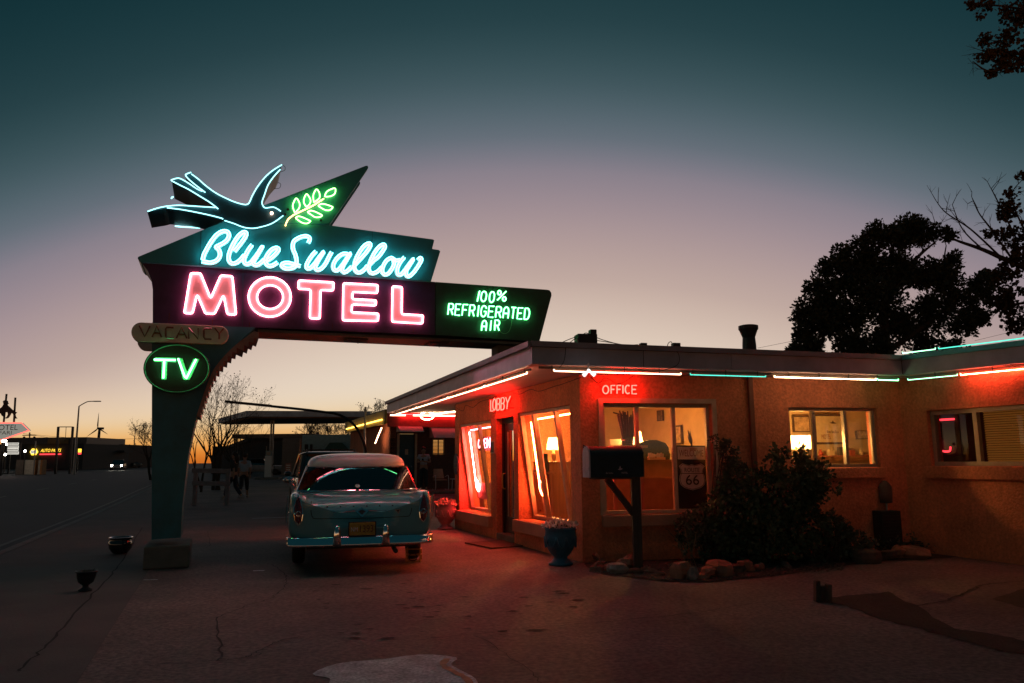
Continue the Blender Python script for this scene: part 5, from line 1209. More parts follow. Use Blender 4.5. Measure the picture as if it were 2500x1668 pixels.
# ================================================================ things seen through the windows
def at_off(px, py, k): return PV(px, py, C0 + BN * k, BD)
def at_lob(px, py, k): return PV(px, py, C0 + LN * k, AD)
m_shade = None
def lampshade_mat(name, col, s):
    m = bpy.data.materials.new(name); m.use_nodes = True; b = m.node_tree.nodes['Principled BSDF']
    b.inputs['Alpha'].default_value = .5; b.inputs['Base Color'].default_value = (*col, 1); b.inputs['Emission Color'].default_value = (*col, 1); b.inputs['Emission Strength'].default_value = s; b.inputs['Roughness'].default_value = .9; return m
m_lsh = lampshade_mat('lit_lamp_shade', (1.0, .62, .25), 5.0); m_lsh2 = lampshade_mat('lit_drum_shade', (1.0, .78, .42), 1.5)
def table_lamp(p, s, label, m, watt, col=(1, .6, .25), name='table_lamp'):
    r = thing(name, p, label, 'lamp')
    MB().lathe([(0, 0), (.07 * s, 0), (.08 * s, .02), (.03 * s, .05), (.05 * s, .12 * s), (.06 * s, .2 * s), (.02 * s, .27 * s), (.012, .36 * s), (0, .36 * s)], p, 16).build('base', mat('lamp_base', (.25, .14, .06), .35), r, smooth=True)
    MB().lathe([(.16 * s, .30 * s), (.11 * s, .56 * s)], p, 24).build('lamp_shade', m, r, smooth=True)
    l = bpy.data.lights.new('bulb', 'POINT'); l.energy = watt; l.color = col; l.shadow_soft_size = .05
    o = bpy.data.objects.new('bulb', l); COL.objects.link(o); o.parent = r; o.location = (0, 0, .46 * s); return r
# lobby side
LB = at_lob(1350, 1115, 1.75)
cabp = Vector((LB.x, LB.y, .06))
cabn = thing('wooden_chest', cabp, 'red-brown wooden chest under the lamp inside the lobby window', 'cabinet')
hc = at_lob(1360, 1130, 1.75).z
MB().boxv(cabp + UP * (hc - .06) / 2, AD * .42, LN * .28, UP * (hc - .06) / 2).build('carcass', m_wood_red, cabn, bevel=.01)
MB().boxv(cabp + UP * (hc - .05), AD * .45, LN * .30, UP * .018).build('top', m_wood_red, cabn, bevel=.005)
for k in range(3):
    z = .15 + (hc - .25) * (k + .5) / 3; d = MB().boxv(cabp + UP * z - LN * .285, AD * .36, LN * .008, UP * (hc - .25) / 7).build('drawer', m_wood_red, cabn, bevel=.004)
    MB().blob(cabp + UP * z - LN * .30, .018, 1, 8, 6, 0).build('knob', m_iron, d)
lp = at_lob(1352, 1118, 1.75); lp = Vector((lp.x, lp.y, hc - .01))
table_lamp(lp, .95, 'lit table lamp on the chest inside the lobby window', m_lsh, 330, (1, .46, .12))
cf = at_lob(1320, 1155, 1.3); tz = cf.z
ct = thing('coffee_table', Vector((cf.x, cf.y, .06)), 'narrow wooden stand with a coffee maker behind the near lobby window', 'table')
for a in (-1, 1):
    for b in (-1, 1): MB().bar(Vector((cf.x, cf.y, .06)) + AD * a * .22 + LN * b * .18, Vector((cf.x, cf.y, tz - .02)) + AD * a * .22 + LN * b * .18, .05).build('leg', m_wood_red, ct)
MB().boxv(Vector((cf.x, cf.y, tz)), AD * .27, LN * .22, UP * .02).build('table_top', m_wood_red, ct)
MB().boxv(Vector((cf.x, cf.y, .35)), AD * .24, LN * .19, UP * .015).build('shelf', m_wood_red, ct)
cm = thing('coffee_maker', Vector((cf.x, cf.y, tz + .02)), 'black coffee maker with a glass pot inside the near lobby window', 'coffee maker'); q = Vector((cf.x, cf.y, tz + .02))
MB().boxv(q + UP * .02, AD * .10, LN * .12, UP * .02).build('base', m_black, cm); MB().boxv(q + UP * .18 + LN * .08, AD * .10, LN * .04, UP * .17).build('tower', m_black, cm); MB().boxv(q + UP * .33, AD * .10, LN * .11, UP * .04).build('head', m_black, cm)
MB().lathe([(.05, .045), (.075, .08), (.075, .13), (.045, .20), (.05, .23)], q - LN * .04, 16).build('glass_pot', m_glass, cm, smooth=True)
# dark curtain / window frame on the far side of the lobby
fp = at_lob(1330, 1060, 2.6)
pf = thing('framed_picture', fp, 'dark framed panel on the yellow lobby wall behind the lamp', 'picture')
mod_wall(MB(), C0 + LN * 2.9 + AD * .4, AD, 4.6, ZT - .07, .1, [], z0=.06, inward=LN).build('inner_wall', m_stucco_in, motel)
fp = at_lob(1335, 1075, 2.86)
MB().boxv(fp, AD * .30, LN * .02, UP * .36).build('frame', m_wood_red, pf); MB().boxv(fp - LN * .022, AD * .24, LN * .003, UP * .30).build('canvas', mat('dark_canvas', (.05, .03, .025), .6, var=.5, scale=6), pf)
# OPEN sign in the far window
op = WP(C0, AD, -LN, -.34); cells = [((230, 620), (250, 618), (234, 535)), ((260, 620), (280, 618), (263, 535)), ((290, 618), (306, 616), (292, 530)), ((318, 616), (345, 612), (320, 522))]
orr = thing('open_sign', op(ZD(290, 620)), 'pink neon OPEN sign hanging inside the far lobby window', 'neon sign')
stroke_word('OPEN', cells, ZD, op, orr, 'letter', None, n_pink, .02, .0085, lift=.0)
wx = [op(ZD(*q)) + LN * .06 for q in [(210, 650), (352, 640), (352, 500), (212, 512)]]
MB().quad(*wx).build('backing', mat('sign_backing_clear', (.10, .03, .05), .4), orr)
MB().tube([(wx[3] + wx[2]) / 2, Vector(((wx[3] + wx[2]) / 2).to_tuple()) + UP * .25], .004, 5).build('hanging_wire', m_wire, orr)
n0 = [op(ZD(*q)) + LN * .02 for q in [(215, 1110), (345, 1130), (345, 962), (212, 968)]]
wn_ = thing('window_notice', n0[0], 'pale printed notice taped inside the foot of the far lobby window', 'notice')
MB().prism(n0, LN * .004).build('sheet', mat('notice_pink', (.55, .40, .42), .7), wn_)
ux = (n0[1] - n0[0]); L = ux.length; mb = MB(); nn_ = -LN * .006
text_on(mb, 'TUNE CAR RADIO', n0[0] + nn_ + ux * .08 + UP * .30, ux, UP, L * .8, .05); text_on(mb, '1630', n0[0] + nn_ + ux * .25 + UP * .17, ux, UP, L * .6, .09); text_on(mb, 'FOR INFO', n0[0] + nn_ + ux * .2 + UP * .09, ux, UP, L * .6, .05)
mb.build('print', m_wood_red, wn_)
# office side: counter, sticks, jacket, WELCOME board, AC unit, pictures
k = 1.5; c0, c1 = at_off(1500, 1200, k), at_off(1650, 1130, k)
cnt = thing('reception_counter', Vector((c1.x, c1.y, .06)), 'brown panelled reception counter seen through the office window', 'counter')
hc2 = at_off(1610, 1128, k).z; u0_ = (c0 - C0).dot(BD) - .3; u1_ = (at_off(1645, 1130, k) - C0).dot(BD)
cc_ = C0 + BD * (u0_ + u1_) / 2 + BN * (k + .25)
MB().boxv(Vector((cc_.x, cc_.y, (hc2 + .06) / 2)), BD * (u1_ - u0_) / 2, BN * .25, UP * (hc2 - .06) / 2).build('front', mat('counter_front', (.24, .11, .05), .5, var=.2), cnt)
MB().boxv(Vector((cc_.x, cc_.y, hc2 + .018)), BD * ((u1_ - u0_) / 2 + .03), BN * .29, UP * .018).build('top', m_wood_red, cnt, bevel=.005)
sv = at_off(1532, 1090, .75); vz = at_off(1532, 1088, .75).z
std = thing('window_shelf', Vector((sv.x, sv.y, .06)), 'narrow wooden plant stand inside the office window', 'table')
MB().boxv(Vector((sv.x, sv.y, vz - .02)), BD * .28, BN * .14, UP * .02).build('top', m_framewood, std)
for a in (-1, 1): MB().bar(Vector((sv.x, sv.y, .06)) + BD * a * .22, Vector((sv.x, sv.y, vz - .04)) + BD * a * .22, .05).build('leg', m_wood_red, std)
vs_ = thing('stick_vase', Vector((sv.x, sv.y, vz)), 'vase crowded with tall dark bamboo sticks behind the office window', 'vase')
MB().lathe([(0, 0), (.08, 0), (.10, .06), (.09, .12), (.085, .12), (0, .1)], Vector((sv.x, sv.y, vz)), 18).build('vase', m_glaze, vs_, smooth=True)
mb = MB(); rn = random.Random(31); hh = off_win[3] - vz - .06
for i in range(26):
    a = rn.uniform(-1, 1); b = rn.uniform(-.5, .5); p = Vector((sv.x, sv.y, vz + .05)) + BD * a * .07 + BN * b * .06; t = Vector((sv.x, sv.y, vz)) + BD * (a * .16 - .01) + BN * b * .14 + UP * hh * rn.uniform(.8, 1.0)
    mb.tube([p.lerp(t, s / 6) for s in range(7)], [.011 + .002 * (s % 2) for s in range(7)], 6)
p = Vector((sv.x, sv.y, vz + .45)); mb.tube([p, p - BD * .22 + UP * (hh - .48)], .011, 6)
mb.build('bamboo_sticks', mat('bamboo_dark', (.07, .05, .02), .6, var=.5, scale=12), vs_)
jx = at_off(1590, 1128, k - .05)
jk_ = thing('draped_jacket', Vector((jx.x, jx.y, hc2 + .036)), 'dark jacket hung on a form on top of the reception counter', 'jacket')
jz = at_off(1600, 1080, k).z - hc2
secs = []
for z, w, d in ((0, .30, .10), (.25, .30, .11), (.6, .28, .11), (.85, .22, .09), (1.0, .08, .06)):
    secs.append([Vector((jx.x, jx.y, hc2 + .036 + z * jz)) + BD * (.03 + w * math.cos(2 * math.pi * q / 18) * (1 + .06 * math.sin(5 * q + z * 9))) + BN * d * math.sin(2 * math.pi * q / 18) for q in range(18)])
MB().loft(secs).build('jacket', mat('black_cloth', (.006, .005, .005), .9, bump=.5, bscale=12, dist=.03), jk_, smooth=True)
wb = [at_off(*ZO(*q), .34) for q in [(1135, 1165), (1425, 1165), (1410, 690), (1132, 690)]]
wz = thing('welcome_board', wb[0], 'upright WELCOME ROUTE 66 sign board standing inside the right of the office window', 'sign')
m_wbk = mat('board_black', (.015, .02, .022), .5); m_wcr = mat('board_grey', (.75, .70, .64), .6, var=.15)
uX = (wb[1] - wb[0]).normalized(); w_ = (wb[1] - wb[0]).length; h_ = wb[2].z - wb[0].z; o_ = wb[0]; o_ = o_ - UP * .25; h_ += .25
MB().boxv(o_ + uX * w_ / 2 + UP * h_ / 2, uX * w_ / 2, BN * .015, UP * h_ / 2).build('board', m_wbk, wz)
fr0 = o_ - BN * .018
MB().boxv(fr0 + uX * w_ / 2 + UP * (h_ - .115), uX * (w_ / 2 - .012), BN * .002, UP * .095).build('header', m_wcr, wz)
mb = MB(); text_on(mb, 'WELCOME', fr0 - BN * .003 + uX * .035 + UP * (h_ - .165), uX, UP, w_ - .07, .10); mb.build('lettering', m_wood_red, wz)
def shield(o, ux, w, h):
    half_ = [(0, .97), (.10, .93), (.24, .965), (.36, 1.0), (.5, .90), (.44, .78), (.42, .68), (.48, .52), (.50, .36), (.45, .2), (.32, .09), (.15, .04), (0, 0)]
    pts = half_ + [(-x, y) for x, y in reversed(half_[1:-1])]
    return [o + ux * x * w + UP * y * h for x, y in pts]
so_ = fr0 + uX * w_ / 2 + UP * (h_ - .25 - .42)
sb_ = shield(so_, uX, w_ * .90, .40)
sp_ = MB().prism(sb_, -BN * .003).build('shield', m_wcr, wz)
MB().tube([q.lerp(so_ + UP * .2, .06) - BN * .004 for q in sb_], .004, 4, True).build('shield_border', m_wbk, sp_)
mb = MB(); text_on(mb, 'ROUTE', so_ - BN * .005 - uX * w_ * .26 + UP * .27, uX, UP, w_ * .52, .065); text_on(mb, '66', so_ - BN * .005 - uX * w_ * .23 + UP * .08, uX, UP, w_ * .46, .15)
mb.boxv(so_ - BN * .005 + UP * .25, uX * w_ * .40, BN * .001, UP * .004); mb.build('lettering', m_wbk, sp_)
bk = 3.66
def wall_pic(px0, px1, kk, label, name='framed_picture', m=None, depth=.02):
    a, b = at_off(*px0, kk), at_off(*px1, kk); c = (a + b) / 2; w, h = abs((b - a).dot(BD)) / 2, abs(b.z - a.z) / 2
    r = thing(name, c, label, 'picture'); MB().boxv(c, BD * w, BN * depth, UP * h).build('frame', m_wood_dark, r)
    MB().boxv(c - BN * (depth + .002), BD * w * .86, BN * .003, UP * h * .86).build('picture', m or mat('old_print', (.42, .30, .16), .7, var=.5, scale=12), r); return r
wall_pic(ZO(1165, 680), ZO(1278, 565), bk, 'small dark framed picture on the amber wall behind the WELCOME board')
a_, b_ = at_off(*ZO(885, 700), bk), at_off(*ZO(1085, 545), bk)
ac = thing('wall_heater', (a_ + b_) / 2, 'pale louvred wall unit on the back wall of the office', 'heater'); cq_ = (a_ + b_) / 2 - BN * .06
MB().boxv(cq_, BD * abs((b_ - a_).dot(BD)) / 2, BN * .06, UP * abs(b_.z - a_.z) / 2).build('case', m_cream, ac, bevel=.01)
mb = MB()
for i in range(7): mb.boxv(cq_ - BN * .062 + UP * (.02 - .035 * i + .1), BD * abs((b_ - a_).dot(BD)) / 2 * .9, BN * .004, UP * .008)
mb.build('louvre', m_iron, ac)
lq = at_off(1553, 1128, k + .15); lq.z = hc2 + .036
table_lamp(lq, .85, 'lit lamp half hidden behind the bamboo sticks on the reception counter', m_lsh, 95, (1, .45, .10))
tray = at_off(1598, 1128, k - .1); tray.z = hc2 + .036
tb = thing('counter_tray', tray, 'shallow pale tray with small goods at the front of the counter', 'tray')
MB().boxv(tray + UP * .02 - BN * .05, BD * .14, BN * .08, UP * .02).build('tray', m_framewood, tb); mb = MB(); rn = random.Random(6)
for i in range(9): mb.boxv(tray + UP * .07 - BN * .05 + BD * (-.12 + .03 * i), BD * .010, BN * .03, UP * rn.uniform(.02, .05))
mb.build('cards', m_white, tb)
def lob_pic(px, py, w, h, label, m=None):
    c = at_lob(px, py, 2.86); r = thing('framed_picture', c, label, 'picture'); MB().boxv(c, AD * w, LN * .015, UP * h).build('frame', m_wood_dark, r)
    MB().boxv(c - LN * .017, AD * w * .84, LN * .003, UP * h * .84).build('picture', m or mat('faded_print', (.45, .33, .18), .7, var=.6, scale=14), r)
lob_pic(1655, 1062, .13, .17, 'small framed print low on the amber wall at the middle of the office window')
lob_pic(1612, 1015, .10, .10, 'tiny framed print high on the amber wall left of the middle window bar', mat('dark_print', (.12, .09, .07), .7, var=.6, scale=18))
fx_ = at_lob(1692, 1120, 2.45); fo = thing('potted_plant', Vector((fx_.x, fx_.y, hc2 + .036)), 'pointed leafy plant standing above the WELCOME board', 'plant'); mb = MB(); rn = random.Random(15)
pb = at_off(1690, 1092, .36)
MB().boxv(pb - UP * .03, BD * .06, BN * .05, UP * .02).build('pot', m_framewood, fo)
for i in range(7): leaf(mb, pb - UP * .01, Vector((rn.gauss(-.12, .18), rn.gauss(0, .1), 1)).normalized(), rn.uniform(.14, .30), rn, .10)
mb.build('leaves', mat('inside_leaf', (.14, .08, .03), .6), fo)
rg = at_off(1508, 1128, k + .2); rg.z = hc2 + .036
rgt = thing('cash_register', rg, 'dark boxy cash register at the left end of the reception counter', 'cash register')
MB().boxv(rg + UP * .05, BD * .16, BN * .16, UP * .05).build('base', m_iron, rgt, bevel=.01); MB().loft([[rg + BD * x + BN * y + UP * .1 for x, y in ((-.15, -.12), (.15, -.12), (.15, .12), (-.15, .12))], [rg + BD * x + BN * y + UP * .24 for x, y in ((-.14, .02), (.14, .02), (.14, .12), (-.14, .12))]]).build('keyboard', m_black, rgt); MB().boxv(rg + UP * .30 + BN * .08, BD * .10, BN * .02, UP * .05).build('display', m_cream, rgt)
# right-hand room: drum lamp, poster, shelf clutter
q = at_off(*ZO(0, 0), .8)
dl = at_off(*Z7(183, 745), .75)
st2 = thing('side_table', Vector((dl.x, dl.y, .06)), 'small side table under the drum lamp inside the far office window', 'table')
tzz = dl.z - .22
MB().boxv(Vector((dl.x, dl.y, tzz - .02)), BD * .3, BN * .2, UP * .02).build('table_top', m_wood_red, st2)
for a in (-1, 1):
    for b in (-1, 1): MB().bar(Vector((dl.x, dl.y, .06)) + BD * a * .25 + BN * b * .16, Vector((dl.x, dl.y, tzz - .04)) + BD * a * .25 + BN * b * .16, .04).build('leg', m_wood_red, st2)
r = thing('drum_lamp', Vector((dl.x, dl.y, tzz)), 'lit cream drum lamp at the left of the far office window', 'lamp')
MB().lathe([(0, 0), (.07, 0), (.075, .02), (.02, .05), (.03, .12), (.012, .2), (0, .24)], Vector((dl.x, dl.y, tzz)), 14).build('base', m_iron, r, smooth=True)
shh = at_off(*Z7(183, 665), .75).z - dl.z
MB().lathe([(.19, .20), (.16, .20 + shh)], Vector((dl.x, dl.y, tzz)), 24).build('lamp_shade', m_lsh2, r, smooth=True)
l = bpy.data.lights.new('bulb', 'POINT'); l.energy = 130; l.color = (1, .48, .13); l.shadow_soft_size = .05; o = bpy.data.objects.new('bulb', l); COL.objects.link(o); o.parent = r; o.location = (0, 0, .32)
mod_wall(MB(), C0 + BN * 1.75 + BD * 3.06, BD, 3.2, ZT - .07, .1, [], z0=.06, inward=BN).build('inner_wall', m_stucco_in, motel)
pk = 1.70
m_poster = mat('poster_cream', (.60, .50, .28), .7, var=.15, scale=9)
wp = wall_pic(Z7(258, 725), Z7(425, 550), pk, 'framed cream motel poster on the wall inside the far office window', 'framed_poster', m_poster)
a = at_off(*Z7(300, 695), pk - .03); mb = MB(); text_on(mb, 'MOTEL', a, BD, UP, .19, .085); mb.build('lettering', m_wood_red, wp)
a = at_off(*Z7(365, 600), pk - .03); mb = MB(); mb.quad(*[a + BD * x + UP * z for x, z in [(-.07, .0), (-.02, .012), (.0, .045), (.02, .014), (.07, -.01), (.02, -.014), (-.02, -.014)]]); mb.build('bird_print', m_wood_dark, wp)
a = at_off(*Z7(330, 660), pk - .03); mb = MB(); text_on(mb, 'Blue Swallow', a, BD, UP, .24, .05); mb.build('script_print', m_wood_dark, wp)
wall_pic(Z7(135, 655), Z7(225, 560), pk, 'brown framed picture with a pale looping line above the drum lamp')
wall_pic(Z7(500, 695), Z7(560, 645), pk, 'small pale picture at the right of the far office window', m=mat('pale_print', (.5, .42, .3), .7, var=.5, scale=20))
shz = at_off(*Z7(360, 790), pk - .15)
sf = thing('wall_shelf', shz, 'shelf of small ornaments below the motel poster', 'shelf')
MB().boxv(shz - UP * .01 + BD * .1, BD * .62, BN * .13, UP * .012).build('board', m_wood_red, sf)
rn = random.Random(77); m_or = [mat('ornament_red', (.35, .06, .03), .4), mat('ornament_cream', (.55, .45, .25), .5), mat('ornament_dark', (.05, .035, .03), .5)]
kinds = ['figurine', 'jar', 'book', 'box']
labs = ['small dark figurine at the left end of the ornament shelf', 'red jar second along the ornament shelf', 'cream box in the middle of the ornament shelf', 'dark bottle right of the cream box on the ornament shelf', 'red box beside the dark bottle on the ornament shelf', 'cream jar at the right end of the ornament shelf']
for i, lab in enumerate(labs):
    p = shz + BD * (-.42 + .2 * i) - UP * 0.0 + UP * .003; h = rn.uniform(.08, .16); mm = m_or[(2, 0, 1, 2, 0, 1)[i]]
    if 'box' in lab: o = MB().boxv(p + UP * h / 2, BD * .05, BN * .04, UP * h / 2).build('ornament_box', mm, None, p, bevel=.004)
    else: o = MB().lathe([(0, 0), (.035, 0), (.045, h * .3), (.03, h * .65), (.018, h * .75), (.022, h), (0, h)], p, 12).build('ornament_jar', mm, None, p, smooth=True)
    tag(o, lab, 'ornament', 'ornaments on the shelf')
# wing window: slatted blind in the middle, dark room beside it
u0, u1, z0, z1 = wing_win; P = lambda u, z, kk=.22: I0 - AD * u + UP * z + LN * kk
bl = thing('window_blind', P(u0 + .28 * (u1 - u0), z0), 'slatted blind with painted-in amber light, lowered in the wing window', 'blind'); mb = MB(); n = 22
for i in range(n):
    z = z0 + .07 + (z1 - z0 - .13) * i / (n - 1); mb.boxv(P(u0 + (u1 - u0) * .53, z), AD * (u1 - u0) * .24, LN * .014 + UP * .0125, UP * .0015 - LN * .0015)
m_slat, _t, _b = nodes_of('painted_glow_slats'); _b.inputs['Base Color'].default_value = (.5, .36, .16, 1); _b.inputs['Emission Color'].default_value = (1, .34, .05, 1); _b.inputs['Emission Strength'].default_value = .075  # amber room light put into the slats as emission, no lamp behind
mb.build('slats', m_slat, bl)
MB().boxv(P(u0 + (u1 - u0) * .53, z1 - .03), AD * (u1 - u0) * .24, LN * .02, UP * .015).build('head_rail', m_cream, bl)
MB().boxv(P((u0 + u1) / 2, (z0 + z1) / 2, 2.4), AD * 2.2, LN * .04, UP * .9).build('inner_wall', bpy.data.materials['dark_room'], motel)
rc_ = PV(2312, 1075, I0 + LN * .55, AD)
n_rsm = emit('neon_red_small', (1, .04, .06), 2.2)
rs_ = thing('red_bar_sign', rc_, 'small red neon bar sign glowing in the dark pane of the wing window', 'neon sign')
MB().tube([rc_ + AD * .16 + UP * .32, rc_ - AD * .16 + UP * .32], .016, 6).build('neon_tube', n_rsm, rs_); MB().tube(smooth_pts([rc_ + AD * .12, rc_ + AD * .12 - UP * .15, rc_ - AD * .02 - UP * .17, rc_ - AD * .05 - UP * .1], 4), .016, 6).build('neon_tube', n_rsm, rs_)
MB().boxv(rc_ + LN * .05 + UP * .08, AD * .2, LN * .01, UP * .32).build('backing', m_black, rs_)
# ================================================================ brick cabin wing behind the office
m_brick, t_, b_sdf = nodes_of('dark_red_brick')
_tc = t_.nodes.new('ShaderNodeTexCoord'); _mp = t_.nodes.new('ShaderNodeMapping'); _mp.inputs['Rotation'].default_value = (R(90), 0, 0); _bk = t_.nodes.new('ShaderNodeTexBrick')
_bk.inputs['Scale'].default_value = 4.2; _bk.inputs['Color1'].default_value = (.17, .065, .045, 1); _bk.inputs['Color2'].default_value = (.11, .045, .035, 1); _bk.inputs['Mortar'].default_value = (.10, .085, .075, 1)
t_.links.new(_tc.outputs['Object'], _mp.inputs[0]); t_.links.new(_mp.outputs[0], _bk.inputs[0]); t_.links.new(_bk.outputs[0], b_sdf.inputs['Base Color']); b_sdf.inputs['Roughness'].default_value = .85
m_blue_door = mat('blue_door_paint', (.03, .09, .12), .5)
m_awn = wavebump(mat('awning_metal', (.72, .64, .66), .5, var=.1), 6, 'Z', 1.0, .05)
CD = 34.0
C2 = PY(951, 1180, CD); C2.z = 0; g2 = gz(CD) + .12
cab_ = thing('cabin_wing', (C2.x, C2.y, g2), 'long red brick cabin wing with striped awnings behind the office', 'motel')
hT = PY(951, 1006, CD).z
def on_cab(p): q = PV(p[0], p[1], C2, SD); return (q - C2).dot(SD), q.z
dh = hole(on_cab, ZG(410, 1175), ZG(632, 555)); dh = (dh[0], dh[1], g2, dh[3]); wh = hole(on_cab, ZG(870, 840), ZG(1045, 622))
mod_wall(MB(), C2, SD, 9.0, hT, .25, [dh, wh], z0=gz(CD) - .2, inward=AD).build('wall', m_brick, cab_)
mod_wall(MB(), C2, AD, 11.0, hT, .25, [], z0=gz(CD) - .3, inward=LN).build('wall', m_stucco, cab_)
MB().boxv(C2 + SD * 4.5 + AD * 5.5 + UP * (hT + .05), SD * 4.8, AD * 5.8, UP * .05).build('roof', m_rooftop, cab_)
MB().boxv(C2 + SD * 4.5 - AD * .30 + UP * (hT - .32), SD * 4.7, AD * .05, UP * .36).build('fascia', mat('fascia_red_lit', (.40, .09, .07), .6), cab_)  # red neon light on this front put into the fascia colour
MB().boxv(C2 - LN * .30 + AD * 5.2 + UP * (hT - .25), AD * 5.6, LN * .05, UP * .30).build('fascia', mat('fascia_yellow_lit', (.48, .34, .08), .6), cab_)  # yellow neon light along this side put into the fascia colour
MB().tube([C2 - LN * .40 + UP * (hT - .35), C2 - LN * .40 + AD * 10 + UP * (hT - .35)], .03, 6).build('neon_tube', emit('neon_yellow', (1, .62, .10), 5), cab_)
MB().tube([C2 - LN * .36 + AD * .2 + UP * (hT - .7), C2 - LN * .36 + AD * 1.6 + UP * (hT - 1.35)], .025, 6).build('neon_tube', n_white, cab_)
MB().tube([C2 - AD * .42 + SD * .3 + UP * (hT - .15), C2 - AD * .42 + SD * 4 + UP * (hT - .15)], .02, 6).build('neon_tube', emit('neon_red_dim', (1, .03, .03), 60), cab_)
P = lambda u, z, k=0.0: Vector((C2.x, C2.y, z)) + SD * u + AD * k
do = MB().boxv(P((dh[0] + dh[1]) / 2, (dh[2] + dh[3]) / 2, .1), SD * (dh[1] - dh[0]) / 2 * .97, AD * .03, UP * (dh[3] - dh[2]) / 2 * .99).build('door', m_blue_door, cab_)
MB().blob(P(dh[1] - .12, g2 + 1.0, .05), .04, 1, 8, 6, 0).build('handle', m_chrome, do); MB().boxv(P((dh[0] + dh[1]) / 2, g2 + 1.65, .066), SD * .07, AD * .006, UP * .12).build('room_number', m_cream, do)
fr = MB()
for u in (dh[0] - .05, dh[1] + .05): fr.bar(P(u, g2, -.03), P(u, dh[3], -.03), .1, .05, AD)
fr.build('door_frame', m_framewood, cab_)
wf = MB()
for u in (wh[0] + .03, (wh[0] + wh[1]) / 2, wh[1] - .03): wf.bar(P(u, wh[2], .08), P(u, wh[3], .08), .05, .05, AD)
for z in (wh[2] + .03, wh[3] - .03): wf.bar(P(wh[0] + .06, z, .08), P(wh[1] - .06, z, .08), .05, .05, AD)
wf = wf.build('window', m_framewood, cab_); MB().quad(P(wh[0], wh[2], .1), P(wh[1], wh[2], .1), P(wh[1], wh[3], .1), P(wh[0], wh[3], .1)).build('pane', m_glass, wf)
m_bl, _t, _b = nodes_of('lit_blind'); _b.inputs['Base Color'].default_value = (.5, .3, .1, 1); _b.inputs['Emission Color'].default_value = (1, .5, .12, 1); _b.inputs['Emission Strength'].default_value = .045
mb = MB(); n = 11
for i in range(n): z = wh[2] + .05 + (wh[3] - wh[2] - .1) * i / (n - 1); mb.boxv(P((wh[0] + wh[1]) / 2, z, .18), SD * (wh[1] - wh[0]) * .48, AD * .02, UP * .018)
mb.build('blind', m_bl, wf)
def awning(u0, u1, zt_, zb_, out_, nm='awning'):
    mb = MB(); n = 9
    for i in range(n):
        t0, t1 = i / n, (i + 1) / n; a, b = P(u0, zt_ + (zb_ - zt_) * t0, -.02 - out_ * t0), P(u0, zt_ + (zb_ - zt_) * t1 * 1.0 - .012, -.02 - out_ * t1)
        mb.boxv((a + b) / 2 + SD * (u1 - u0) / 2, SD * (u1 - u0) / 2, (b - a) / 2 * .93, (AD * .5 - UP * .6).normalized() * .008)
    mb.prism([P(u0, zt_, -.02), P(u0, zb_, -.02 - out_), P(u0, zb_, -.02)], SD * .01); mb.prism([P(u1, zt_, -.02), P(u1, zb_, -.02 - out_), P(u1, zb_, -.02)], -SD * .01)
    return mb.build(nm, m_awn, cab_)
a0, a1 = on_cab(ZG(375, 535)), on_cab(ZG(705, 405)); awning(a0[0], a1[0], a1[1], a0[1], .75)
a0, a1 = on_cab(ZG(825, 615)), on_cab(ZG(1150, 420)); awning(a0[0], a1[0], a1[1], a0[1], .85)
MB().boxv(P(4.2, g2 - .06, -1.1), SD * 4.5, AD * 1.0, UP * .06).build('step', m_concrete, cab_, bevel=.02)
MB().tube([C2 - LN * .9 + AD * 1.3 + UP * gz(CD), C2 - LN * .9 + AD * 1.3 + UP * (hT + .3)], .05, 8).build('porch_post', m_galv, cab_)
# metal chair, side table
q = P(2.75, g2, -1.0); qx = PV(1075, 1185, C2 - AD * 1.0, SD); q = Vector((qx.x, qx.y, g2))
ch = thing('metal_chair', q, 'pale metal lawn chair with tubular legs on the cabin porch', 'chair')
m_chair = mat('chair_paint', (.50, .33, .22), .5)
MB().boxv(q + UP * .42, SD * .25, AD * .24, UP * .02).build('seat', m_chair, ch, bevel=.015)
MB().loft([[q + AD * (.24 + .03 * i * 2) + SD * .25 * math.sin(a) * (1 - .08 * i) + UP * (.48 + .21 * i) - AD * .03 * math.cos(a * 2) for a in [-1.4 + 2.8 * k / 8 for k in range(9)]] for i in range(3)], cap0=False, cap1=False, closed=False).build('backrest', m_chair, ch, smooth=True)
for s in (-1, 1): MB().tube(smooth_pts([q + SD * s * .28 + AD * .22 + UP * .55, q + SD * s * .28 - AD * .2 + UP * .62, q + SD * s * .29 - AD * .28 + UP * .5, q + SD * s * .29 - AD * .26 + UP * .02, q + SD * s * .29 + AD * .26 + UP * .015], 5), .015, 6).build('leg', m_white, ch)
q = Vector((q.x, q.y, g2)) + SD * .75
tb2 = thing('porch_table', q, 'small low pale table beside the metal chair on the porch', 'table'); MB().boxv(q + UP * .45, SD * .25, AD * .25, UP * .015).build('table_top', m_white, tb2)
for a in (-1, 1): MB().tube([q + SD * .2 * a + UP * .44, q + SD * .22 * a], .014, 6).build('leg', m_white, tb2)

